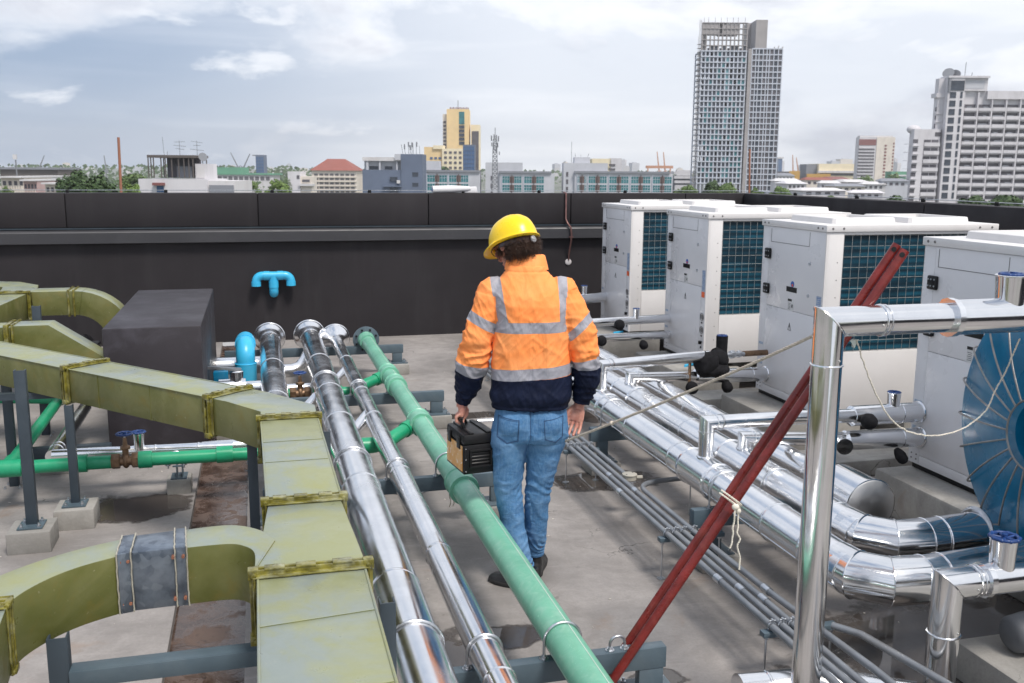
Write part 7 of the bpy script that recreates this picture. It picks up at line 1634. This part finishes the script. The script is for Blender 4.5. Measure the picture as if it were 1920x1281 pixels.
# ---- teal windowed apartments
def teal_block(px0, px1, top, label, tower, bays_, roofbox=None, D=350):
    B = Bld('apartment_building', label, 'apartment building', px0, D, 0, 'pale grey apartment buildings with teal windows')
    if tower: B.blk(tower[0], tower[1], tower[2], None, 1.0, 14, 'stair_block', 'grey')
    B.blk(bays_[0][0]-4, px1, top, None, 0, 14, 'wall', 'grey'); B.blk(bays_[0][0]-5, px1-6 if px1 > 1000 else px1, top-4, top, -0.6, 14.2, 'roof_edge', 'greyd')
    if roofbox: 
        for rb_ in roofbox: B.blk(rb_[0], rb_[1], rb_[2], rb_[3], 3, 12, 'roof_room', rb_[4] if len(rb_) > 4 else 'grey')
    gl, bal, pn = [], [], MB()
    for (a, b) in bays_:
        w = b-a; c = (a+b)/2
        for r in range(3):
            zt_, zb3 = B.z(top+6+r*16), B.z(top+18.5+r*16)
            gl += [(B.x(a+1.2), B.x(c-4.6), zb3, zt_), (B.x(c+4.6), B.x(b-1.2), zb3, zt_)]; bal.append((B.x(c-4.2), B.x(c+4.2), zb3, zt_))
            zm = lerp(zb3, zt_, 0.62)
            for (q0, q1) in ((a+1.2, c-4.6), (c+4.6, b-1.2)):
                B.lb(pn, B.x(q0), B.x(q1), -0.12, -0.02, zm-0.06, zm+0.06)
                for f in (0.33, 0.66): B.lb(pn, B.x(lerp(q0, q1, f))-0.05, B.x(lerp(q0, q1, f))+0.05, -0.12, -0.02, zb3, zt_)
        B.blk(a-0.5, a+0.7, top+2, None, -0.35, 0, 'pier', 'frame'); B.blk(c-0.6, c+0.6, top+3, None, -0.5, 0, 'pier', 'brown')
    n = B.panes(gl, 'teal', -0.06); B.panes(bal, 'brown', -0.05, name='balcony', extra=n); tag(pn.build('glazing_bars', CM['frame'], B.t, smooth=False), kind='stuff')
    return B
teal_block(793, 900, 323, 'leftmost grey apartment building with teal windows, right of the slate blue one', (793, 822, 302), ((800, 839), (841, 879)), ((811, 820, 311, 316, 'dim'),))
B = teal_block(910, 1040, 325, 'middle grey apartment building with teal windows, behind the telecom mast', (910, 980, 305), ((941, 979), (982, 1021)), None)
B.panes([(B.x(920), B.x(924), B.z(330+r*15+9), B.z(330+r*15)) for r in range(3)], 'dim', 0.9)
B = teal_block(1057, 1262, 325, 'widest grey apartment building with teal windows, left of the unfinished tower', (1057, 1140, 306), ((1082, 1101), (1103, 1139), (1142, 1180), (1183, 1221), (1224, 1261)), ((1078, 1107, 295, 306), (1084, 1095, 314, 319, 'dim')))
B.panes([(B.x(1062), B.x(1066), B.z(323+r*14+9), B.z(323+r*14)) for r in range(3)], 'dim', 0.9); B.tubes([((1072, 306, 3), (1072, 266, 3)), ((1080, 295, 4), (1079, 288, 4)), ((1103, 295, 4), (1105, 288, 4)), ((1090, 295, 4), (1090, 290, 4))], 0.08, 'antenna_masts', 'steel')
B = Bld('office_building', 'white and cream stepped building behind the widest teal windowed block', 'building', 1112, 620, 0)
B.blk(1110, 1150, 298, None, 0, 18, 'wall', 'cream2'); B.blk(1145, 1165, 297, None, -1, 18, 'white_block', 'white'); B.panes([(B.x(1141), B.x(1153), B.z(308+r*8+4), B.z(308+r*8)) for r in range(4)], 'dim', -1.3, 0.2)
# ---- red roofed block
B = Bld('residential_block', 'beige block with a red hipped roof left of the slate blue building', 'building', 584, 600, 0)
B.blk(584, 668, 320, None, 0, 26, 'wall', 'beige'); m = MB(); P = [B.W @ V(p) for p in ((B.x(581), -1.5, B.z(320)), (B.x(671), -1.5, B.z(320)), (B.x(671), 28, B.z(320)), (B.x(581), 28, B.z(320)), (B.x(609), 10, B.z(298)), (B.x(640), 10, B.z(298)), (B.x(640), 16, B.z(298)), (B.x(609), 16, B.z(298)))]; m.hexa(P); m.build('roof', CM['red'], B.t, smooth=False)
B.panes([(B.x(589+c_*9.8), B.x(589+c_*9.8+6.6), B.z(325+r*8.2+4.6), B.z(325+r*8.2+1)) for r in range(5) for c_ in range(8)], 'dim', -0.2, 0.2, name='window'); m = MB()
for r in range(5): B.lb(m, B.x(584), B.x(668), -1.0, 0, B.z(325+r*8.2+8.2), B.z(325+r*8.2+6.4))
m.build('balcony_slabs', CM['beige'], B.t, smooth=False)
B = Bld('house', 'white gabled house left of the red roofed block', 'house', 539, 480, 0); B.blk(539, 562, 322, None, 0, 14, 'wall', 'white'); B.blk(562, 583, 331, None, 1, 14, 'lower_wing', 'beige'); B.blk(560, 585, 345, 349, -1, 6, 'awning', 'greyl'); B.panes([(B.x(556), B.x(561), B.z(336), B.z(329)), (B.x(566), B.x(580), B.z(342), B.z(337))], 'dim', -0.15)
# ---- near pavilion at the left
B = Bld('rooftop_pavilion', 'white flat roofed building with a dark open steel cage and TV aerials on top', 'building', 277, 95, 0)
B.blk(258, 386, 336, None, 0, 7, 'wall', 'white'); B.blk(386, 436, 339, None, 0.6, 7, 'low_wing', 'greyl'); B.blk(388, 434, 347, 361, 0.45, 0.6, 'shutter', 'greyd'); B.blk(360, 384, 307, 336, 1.0, 4, 'stair_room', 'white')
B.panes([(B.x(362), B.x(377), B.z(334), B.z(313))], 'greyl', 0.95, 0.1, name='door'); B.blk(276, 362, 291, 296, 0.1, 5, 'cage_roof', 'wood')
for x in (276, 281, 286, 300, 308, 320, 333, 343, 352, 360): m = MB(); B.lb(m, B.x(x), B.x(x)+0.09, 0.2, 0.3, B.z(334), B.z(296.2)); m.build('cage_post', CM['wood'], B.t, smooth=False)
for x in (276, 300, 330, 360): m = MB(); B.lb(m, B.x(x), B.x(x)+0.09, 4.5, 4.6, B.z(334), B.z(296.2)); m.build('cage_post', CM['wood'], B.t, smooth=False)
B.blk(297, 362, 296, 334, 2.5, 2.6, 'cage_mesh', 'dim'); B.blk(322, 350, 312, 334, 1.5, 2.4, 'stored_tank', 'greyd')
B.blk(287, 308, 343, 348, -0.5, 0, 'awning', 'brick'); B.panes([(B.x(292), B.x(305), B.z(361), B.z(349))], 'blue', -0.05)
B.tubes([((326, 291, 2), (326, 263, 2)), ((359, 291, 2), (359, 263, 2)), ((296, 291, 2), (294, 256, 2)), ((302, 291, 2), (302, 283, 2)), ((316, 266, 2), (337, 265, 2)), ((314, 272, 2), (338, 274, 2)), ((318, 278, 2), (335, 280, 2)), ((348, 264, 2), (370, 267, 2)), ((352, 272, 2), (366, 272, 2)), ((346, 279, 2), (372, 282, 2))], 0.025, 'tv_aerials', 'steel')
m = MB(); m.lathe(B.W @ V((B.x(371), 1.6, B.z(295))), (0.3, -0.8, 0.3), [(0.18, 0.45), (0.12, 0.42), (0, 0.1)], 16); m.build('satellite_dish', CM['steel'], B.t); B.tubes([((371, 307, 1.6), (371, 296, 1.6))], 0.05, 'dish_post', 'steel')
# ---- low houses at the far left
LH = [(0, 44, 334, 'beige', 150, 'beige low house at the far left edge'), (42, 68, 340, 'pink', 140, 'pink low house with balustrade second from the left edge'), (66, 90, 333, 'greyl', 175, 'grey roofed low house beside the big dark tree'), (82, 118, 346, 'beige', 130, 'low beige house with columns in front of the dark tree')]
for a, b, tp, mt, D, lab in LH:
    B = Bld('house', lab, 'house', a, D, 0); B.blk(a, b, tp, None, 0, 9, 'wall', mt); B.blk(a-2, b+1, tp-3, tp, -0.8, 9.5, 'roof', 'greyl'); B.panes([(B.x(lerp(a, b, f)), B.x(lerp(a, b, f+0.13)), B.z(tp+14), B.z(tp+6)) for f in (0.08, 0.32, 0.56, 0.80)], 'dim', -0.05)
    m = MB()
    for k in range(9): B.lb(m, B.x(lerp(a, b, (k+0.3)/9)), B.x(lerp(a, b, (k+0.45)/9)), -0.6, -0.45, B.z(tp+24), B.z(tp+15))
    m.build('balustrade', CM['beige'], B.t, smooth=False)
B = Bld('street_mast', 'thin mast with a lamp head above the low houses at the far left', 'mast', 25, 160, 0); B.tubes([((25, 345), (25, 300))], 0.12, 'pole', 'steel'); B.blk(21, 27, 290, 299, 0.8, 1.2, 'head', 'greyl')
B = Bld('warehouse', 'long brown roofed warehouse behind the low houses at the left', 'warehouse', 0, 420, 0); B.blk(0, 108, 318, None, 0, 20, 'wall', 'wood'); B.blk(-2, 110, 314, 318, -1, 21, 'roof', 'greyd')
B = Bld('warehouse', 'long pale green roofed building behind the pavilion', 'warehouse', 385, 700, 0); B.blk(395, 512, 327, None, 0, 20, 'wall', 'greyl'); B.blk(388, 450, 314, 327, 2, 24, 'upper_hall', 'green'); B.blk(383, 515, 325, 328, -1, 24, 'roof', 'green'); B.panes([(B.x(398+k*10), B.x(405+k*10), B.z(338), B.z(331)) for k in range(11)], 'dim', -0.2, 0.2)
B = Bld('narrow_tower', 'narrow blue glass tower under construction beside two cranes', 'tower', 479, 900, 0); B.blk(480, 495, 291, None, 0, 12, 'wall', 'navy'); B.panes([(B.x(481+c_*4.8), B.x(481+c_*4.8+4), B.z(295+r*6+5), B.z(295+r*6)) for r in range(9) for c_ in range(3)], 'blue', -0.3, 0.3); B.blk(474, 480, 291, 293, 0, 3, 'jib', 'steel')
for (x, y, jx, jy, lab, mt, D) in ((446, 316, 433, 287, 'crane leaning left in front of the blue narrow tower', 'steel', 900), (455, 316, 469, 289, 'crane leaning right beside the blue narrow tower', 'steel', 900), (72, 316, 84, 292, 'small dark crane on the left skyline', 'steel', 900), (1236, 325, 1231, 285, 'left orange harbour crane beside the unfinished tower', 'orange', 1100), (1247, 325, 1243, 286, 'right orange harbour crane beside the unfinished tower', 'orange', 1100), (1487, 325, 1485, 291, 'left orange crane behind the low houses', 'orange', 1500), (1497, 325, 1492, 296, 'right orange crane behind the low houses', 'orange', 1500), (198, 322, 196, 292, 'thin mast crane on the left skyline', 'steel', 1100)):
    B = Bld('crane', lab, 'crane', x, D, 0, 'cranes on the skyline'); r_ = 0.35*D/900
    B.tubes([((x-2, y+30), (x, y)), ((x+2, y+30), (x, y)), ((x, y), (jx, jy)), ((x+1.5, y), (jx+0.3, jy)), ((x, y), (x-4*(1 if jx > x else -1), y-5))]+[((lerp(x, jx, k/8), lerp(y, jy, k/8)), (lerp(x+1.5, jx+0.3, (k+.5)/8), lerp(y, jy, (k+.5)/8))) for k in range(8)], r_, 'lattice', mt); B.blk(x-3, x+3, y-3, y+3, 0, 3, 'cabin', mt)
B = Bld('container_terminal', 'orange gantries and pale sheds of a far terminal left of the unfinished tower', 'terminal', 1205, 1100, 0); B.blk(1212, 1262, 311, 316, 0, 8, 'gantry', 'orange'); B.blk(1214, 1216, 316, None, 0, 2, 'leg', 'orange'); B.blk(1256, 1258, 316, None, 0, 2, 'leg', 'orange'); B.blk(1270, 1296, 319, None, 3, 12, 'shed', 'white')
B = Bld('terraced_building', 'white terraced building at the foot of the unfinished tower', 'building', 1262, 600, 0)
for k in range(4): B.blk(1264+k, 1300-k*2 if k < 3 else 1296, 322+k*8.5, None if k == 3 else 327+k*8.5, 0.2*k, 14, 'terrace', 'white')
B.blk(1264, 1318, 330, None, 3, 16, 'rear_wall', 'greyd')
# ---- telecom mast
B = Bld('telecom_mast', 'lattice telecom mast with antenna panels in front of the middle teal windowed building', 'mast', 928, 330, 0)
segs = [((922, 360), (924.5, 262)), ((934, 360), (931, 262)), ((928, 262), (928, 240))]
for k in range(12):
    a = 262+k*8; f = k/12; segs += [((924.5-2.5*f, a), (931+3*f, a+8)), ((931+3*f, a), (924.5-2.5*f, a+8)), ((924.5-2.5*f, a), (931+3*f, a))]
B.tubes(segs, 0.13, 'lattice', 'steel')
for (a, b, t_, u_) in ((920, 922.5, 255, 265), (925, 927, 253, 264), (929.5, 931.5, 254, 266), (933, 935.5, 256, 266), (921, 923, 268, 275), (932, 934, 268, 277), (935, 937, 285, 291), (924, 927, 272, 282), (929, 931, 274, 284)): B.blk(a, b, t_, u_, 0.6, 1.1, 'antenna_panel', 'steel')
# ---- low district at the right
B = Bld('commercial_building', 'long low white commercial building with ochre ends behind the low houses', 'building', 1458, 850, 0)
B.blk(1458, 1500, 322, None, 0, 25, 'ochre_wing', 'dim'); B.panes([(B.x(1480), B.x(1500), B.z(337), B.z(321))], 'ochre', -0.4, 0.4, name='ochre_panel'); B.blk(1515, 1548, 308, None, 5, 25, 'grey_hall', 'greyd'); B.blk(1535, 1626, 307, None, 0, 30, 'white_hall', 'cream2'); B.blk(1533, 1628, 320, 324, -2, 0, 'canopy', 'white'); B.panes([(B.x(1538), B.x(1624), B.z(329), B.z(325))], 'dim', -0.3, 0.3, name='window_band'); B.blk(1512, 1556, 326, 337, -3, 0, 'low_hall', 'ochre')
houses = [(1455, 1500, 340, 'white', 300, 'greyl', 'white flat house right under the unfinished tower'), (1478, 1515, 345, 'white', 260, 'white', 'white house with two levels left of the red roofs'), (1512, 1560, 338, 'beige', 420, 'red', 'house with a dull red roof in the low district'), (1540, 1575, 344, 'white', 330, 'greyl', 'white house with a grey roof below the long white hall'), (1508, 1592, 358, 'white', 200, 'greyl', 'wide white house nearest the right parapet'), (1570, 1625, 350, 'beige', 260, 'greyd', 'house with a dark roof between the white houses'), (1620, 1660, 346, 'greyl', 330, 'greyl', 'pale house below the maroon office'), (1600, 1655, 362, 'white', 190, 'white', 'small white house in front of the maroon office'), (1655, 1702, 340, 'grey', 330, 'greyd', 'grey house with wide windows left of the apartment block'), (1460, 1490, 330, 'greyl', 520, 'greyd', 'distant grey shed beside the unfinished tower'), (1560, 1600, 337, 'beige', 520, 'brick', 'distant brick roofed house below the white hall'), (1590, 1640, 342, 'greyl', 430, 'greyl', 'distant pale roofed house left of the grey house')]
for a, b, tp, mt, D, rf, lab in houses:
    B = Bld('house', lab, 'house', a, D, R5.uniform(-14, 14), 'low houses beyond the right parapet'); dpt = 9*D/260; B.blk(a, b, tp, None, 0, dpt, 'wall', mt)
    k_ = B.k; m = MB(); w = B.x(b); P = [B.W @ V(p) for p in ((-0.5, -0.5, B.z(tp)), (w+0.5, -0.5, B.z(tp)), (w+0.5, dpt+0.5, B.z(tp)), (-0.5, dpt+0.5, B.z(tp)), (w*0.1, dpt*0.45, B.z(tp-5)), (w*0.9, dpt*0.45, B.z(tp-5)), (w*0.9, dpt*0.55, B.z(tp-5)), (w*0.1, dpt*0.55, B.z(tp-5)))]; m.hexa(P); m.build('roof', CM[rf], B.t, smooth=False)
    B.panes([(B.x(lerp(a, b, f)), B.x(lerp(a, b, f+0.12)), B.z(tp+8), B.z(tp+3)) for f in (0.08, 0.30, 0.52, 0.74)], 'dim', -0.06)
B = Bld('green_building', 'pale green building with terraces beside the apartment block', 'building', 1670, 700, 0); B.blk(1672, 1705, 322, None, 0, 12, 'wall', 'green'); B.blk(1670, 1700, 328, 331, -1, 0, 'terrace', 'white'); B.blk(1670, 1700, 336, 339, -1, 0, 'terrace', 'white')
B = Bld('blue_tower', 'small blue tower on the horizon right of the unfinished tower', 'tower', 1458, 1500, 0); B.blk(1459, 1466, 297, None, 0, 12, 'wall', 'blue'); B.blk(1457, 1468, 295, 298, -1, 13, 'cap', 'greyl')
# ---- skyline haze-blue clusters: individual far buildings
sk = sorted([(30, 38, 310), (100, 112, 312), (118, 123, 306), (160, 170, 314), (250, 262, 313), (525, 532, 313), (538, 542, 308), (560, 572, 316), (640, 652, 308), (1040, 1052, 308), (1060, 1064, 304), (1170, 1180, 312), (1040, 1049, 315), (1455, 1470, 302), (1558, 1575, 303), (1575, 1602, 299), (1676, 1682, 298), (1682, 1690, 306), (1270, 1280, 316), (12, 20, 314), (225, 236, 316), (430, 440, 311), (503, 512, 314), (1185, 1200, 306), (1500, 1512, 310), (1165, 1172, 300)])
ORD = ('leftmost', 'second', 'third', 'fourth', 'fifth', 'sixth', 'seventh', 'eighth', 'ninth', 'tenth', 'eleventh', 'twelfth', 'thirteenth')
for i, (a, b, tp) in enumerate(sk):
    D = 1900+(i*373) % 900; side = 'left' if a < 450 else 'middle' if a < 1250 else 'right'
    cnt = sum(1 for q in sk[:i] if ('left' if q[0] < 450 else 'middle' if q[0] < 1250 else 'right') == side); B = Bld('distant_building', f'{ORD[cnt]} from the left of the small hazy buildings on the {side} horizon', 'building', a, D, R5.uniform(-20, 20), f'hazy far buildings on the {side} horizon'); B.blk(a, b, tp, None, 0, 20, 'wall', ('white', 'greyl', 'grey', 'beige')[i % 4]); B.blk(lerp(a, b, 0.3), lerp(a, b, 0.7), tp-1.5, tp, 5, 14, 'roof_room', 'grey')
# ---- rusty poles outside the parapet
tag(MB().tube([at(229, 400, 16), at(222, 258, 16)], 0.022, 10).build('rusty_pole', CM['rust']), 'rust brown pole rising behind the left part of the back parapet', 'pole')
tag(MB().tube([at(1404, 420, 16.5), at(1406, 280, 16.5)], 0.016, 10).build('rusty_pole', CM['rust']), 'thin rust brown pole rising by the parapet corner in front of the tower', 'pole')
m = MB(); P = [at(765, 362, 60), at(830, 362, 60), at(808, 345, 60)]
# ---- ground
def ground_mat():
    m, nt, b = new_mat('city_ground'); g = G(nt); v = g.world((0.01, 0.01, 0.01)); n_ = g.noise(v, 3, 8, 0.7)
    c = g.mix(g.ramp(n_, 0.40, 0.55), (0.035, 0.065, 0.028), (0.24, 0.23, 0.22)); c = g.mix(g.ramp(g.noise(v, 9, 6, 0.7), 0.5, 0.6, 0, 0.8), c, (0.06, 0.10, 0.045)); g.l(c, b.inputs['Base Color']); b.inputs['Roughness'].default_value = 0.95; return m
m = MB(); m.add([(-9000, -3000, GZ), (9000, -3000, GZ), (9000, 12000, GZ), (-9000, 12000, GZ)], [(0, 1, 2, 3)]); tag(m.build('ground', ground_mat()), kind='structure')
m = MB(); m.bb(-9, XR+0.2, -5, YW+0.2, GZ, -0.31); tag(m.build('building_below', CM['grey']), 'pale building under the roof terrace', 'building')
# ---- trees
def leaf_mat(name, a, b_):
    m, nt, b = new_mat(name); g = G(nt); v = g.coord(); geo = g.n('ShaderNodeNewGeometry')
    c = g.mix(geo.outputs['Random Per Island'], a, b_); c = g.mix(g.ramp(g.noise(v, 0.5, 4), 0.4, 0.65, 0, 0.5), c, tuple(x*1.5 for x in b_)); g.l(c, b.inputs['Base Color']); b.inputs['Roughness'].default_value = 0.65; return m
LM = [leaf_mat('dark_foliage', (0.020, 0.045, 0.014), (0.055, 0.10, 0.028)), leaf_mat('mid_foliage', (0.045, 0.085, 0.022), (0.11, 0.17, 0.045)), leaf_mat('bright_foliage', (0.08, 0.14, 0.03), (0.17, 0.25, 0.06))]
def tree(a, b, top, D, kind, label, n=1300, group='trees beyond the parapet', bot=None):
    k = D/F_PX; c = at((a+b)/2, 318, D); w = (b-a)*k/2; ztop = at((a+b)/2, top, D).z; zb_ = at((a+b)/2, bot or top+(b-a)*0.55, D).z
    t = empty('tree', label, 'tree', (c.x, c.y, GZ), 0, group); rr_ = random.Random(int(a*7+top)); m = MB(); h = ztop-zb_
    blobs = []
    for i in range(11):
        u_ = rr_.uniform(-1, 1); f = 1-u_*u_; bx = c+rt*(u_*w*0.75); bx.z = zb_+h*(0.15+0.62*f*rr_.uniform(0.35, 1.0)); d_ = fw*rr_.uniform(-0.5, 0.5)*w; d_.z = 0; blobs.append((bx+d_, w*rr_.uniform(0.28, 0.46), h*rr_.uniform(0.24, 0.36)))
    ls = min(w, h)*0.075
    for i in range(n):
        bc, br, bh = blobs[rr_.randrange(11)]; d = V((rr_.gauss(0, 1), rr_.gauss(0, 1), rr_.gauss(0, 1))).normalized(); q = rr_.uniform(0.55, 1.05)
        p = bc+V((d.x*br, d.y*br, d.z*bh))*q; n_ = (d+V((rr_.uniform(-1, 1), rr_.uniform(-1, 1), rr_.uniform(-0.3, 1)))*0.7).normalized(); a1 = n_.cross(V((0.3, 0.2, 1))).normalized(); a2 = n_.cross(a1); s = ls*rr_.uniform(0.6, 1.5)
        m.add([p-a1*s-a2*s*0.3, p+a2*s*0.9-a1*s*0.2, p+a1*s+a2*s*0.3, p-a2*s*0.9], [(0, 1, 2, 3)])
    m.build('crown', LM[kind], t, smooth=False)
    m = MB(); m.tube([(c.x, c.y, GZ), (c.x+0.1*w, c.y, lerp(GZ, zb_, 0.6)), (c.x, c.y, zb_+h*0.4)], [w*0.07, w*0.05, w*0.025], 8)
    for bc, br, bh in blobs[:5]: m.tube([(c.x+0.05*w, c.y, lerp(GZ, zb_, 0.75)), bc], [w*0.03, w*0.008], 5)
    m.build('trunk', CM['trunk'], t)
TR_ = [(112, 170, 314, 110, 0, 'broad dark tree left of the rusty pole', 380), (150, 222, 316, 112, 0, 'dark leafy tree directly behind the rusty pole', 385), (100, 150, 325, 125, 0, 'dark tree over the beige columned house', 380), (228, 262, 340, 90, 2, 'bright shrub like tree right of the rusty pole', 372), (225, 275, 322, 240, 1, 'mid green tree left of the pavilion', 350), (496, 545, 335, 200, 2, 'bright green tree left of the white gabled house', 372), (528, 546, 320, 420, 1, 'narrow tree beside the white gabled house', 360), (455, 490, 340, 260, 2, 'yellowish tree below the narrow blue tower', 365), (1262, 1312, 345, 180, 1, 'green tree at the left foot of the unfinished tower', 372), (1318, 1360, 338, 190, 0, 'dark tree at the foot of the unfinished tower', 375), (1332, 1392, 342, 170, 1, 'bright tree beside the parapet corner', 375), (1405, 1436, 352, 170, 1, 'small tree right of the thin rusty pole', 375), (1440, 1490, 350, 175, 1, 'tree below the right block of the tower', 378), (1590, 1640, 330, 520, 1, 'tree in front of the long white hall', 352), (1618, 1642, 326, 520, 2, 'small bright tree beside the maroon office', 350), (1655, 1702, 325, 560, 1, 'tree right of the maroon office', 350), (1655, 1730, 366, 120, 0, 'dark hedge like tree at the foot of the apartment block', 392), (1800, 1870, 365, 105, 0, 'dark round tree against the apartment block', 400), (1850, 1935, 366, 100, 0, 'dark tree at the right edge against the apartment block', 400), (800, 850, 309, 420, 0, 'dark tree crown above the leftmost teal windowed building', 335), (1540, 1580, 368, 150, 1, 'low green tree behind the right parapet', 390), (0, 22, 340, 120, 1, 'green tree at the far left edge', 375)]
for a, b, tp, D, kd_, lab, bt in TR_: tree(a, b, tp, D, kd_, lab, n=2600 if D < 260 else 900, bot=bt)
# far tree belts
def belt(name, D, px0, px1, seed, h, label_n):
    rr_ = random.Random(seed); m = MB()
    for i in range(1500):
        px = rr_.uniform(px0, px1); dd_ = D*rr_.uniform(0.92, 1.1); c = at(px, 318, dd_); z = GZ+rr_.uniform(0, h); s = dd_*0.0016*rr_.uniform(0.6, 1.6)
        n_ = V((rr_.uniform(-1, 1), -1, rr_.uniform(-0.2, 1))).normalized(); a1 = n_.cross(V((0, 0, 1))).normalized(); a2 = n_.cross(a1)
        p = V((c.x, c.y, z)); m.add([p-a1*s, p+a2*s*0.8, p+a1*s, p-a2*s*0.8], [(0, 1, 2, 3)])
    tag(m.build(name, LM[0], smooth=False), kind='stuff')
belt('far_woods', 1200, -60, 560, 3, 22, ''); belt('far_woods', 1500, 500, 1330, 4, 19, ''); belt('far_woods', 1300, 1440, 1760, 6, 17, ''); belt('far_woods', 700, -60, 700, 9, 11, ''); belt('far_woods', 600, 1440, 1720, 10, 9, '')
# ---- haze
def haze():
    m = bpy.data.materials.new('city_haze'); m.use_nodes = True; nt = m.node_tree; nt.nodes.clear(); o = nt.nodes.new('ShaderNodeOutputMaterial'); v = nt.nodes.new('ShaderNodeVolumePrincipled')
    v.inputs['Color'].default_value = (0.97, 0.985, 1.0, 1); v.inputs['Density'].default_value = 0.00017; v.inputs['Anisotropy'].default_value = 0.2; nt.links.new(v.outputs[0], o.inputs['Volume'])
    h = MB().bb(-3600, 3600, -400, 3600, GZ-1, 125).build('haze', m, smooth=False); tag(h, kind='stuff')
haze()

# ---- scattered grit and small litter on the roof
rr_ = random.Random(21); m = MB()
for i in range(260):
    x, y = rr_.uniform(-1.8, 3.6), rr_.uniform(2.6, 10.5)
    if -0.47 < x < -0.10: continue
    s = rr_.uniform(0.0015, 0.0055); z = 0.004 if x < -0.45 else 0.0
    m.ell((x, y, z+s*0.5), (s*rr_.uniform(0.7, 1.6), s*rr_.uniform(0.7, 1.6), s*0.7), 6, 4)
tag(m.build('roof_grit', simple('pale_grit', (0.45, 0.42, 0.38), 0.9, var=0.5, vscale=2), ang=30), kind='stuff')
# origins of single-mesh things move to their own base
for o in [o for o in bpy.data.objects if o.type == 'MESH' and o.parent is None and o.get('kind') is None]:
    xs_ = [v.co for v in o.data.vertices]
    if not xs_ or o.location.length > 0: continue
    lo = V((min(v.x for v in xs_), min(v.y for v in xs_), min(v.z for v in xs_))); hi = V((max(v.x for v in xs_), max(v.y for v in xs_), 0)); c = V(((lo.x+hi.x)/2, (lo.y+hi.y)/2, lo.z))
    for ch in o.children: ch.location = ch.location-c
    o.data.transform(Matrix.Translation(-c)); o.location = c
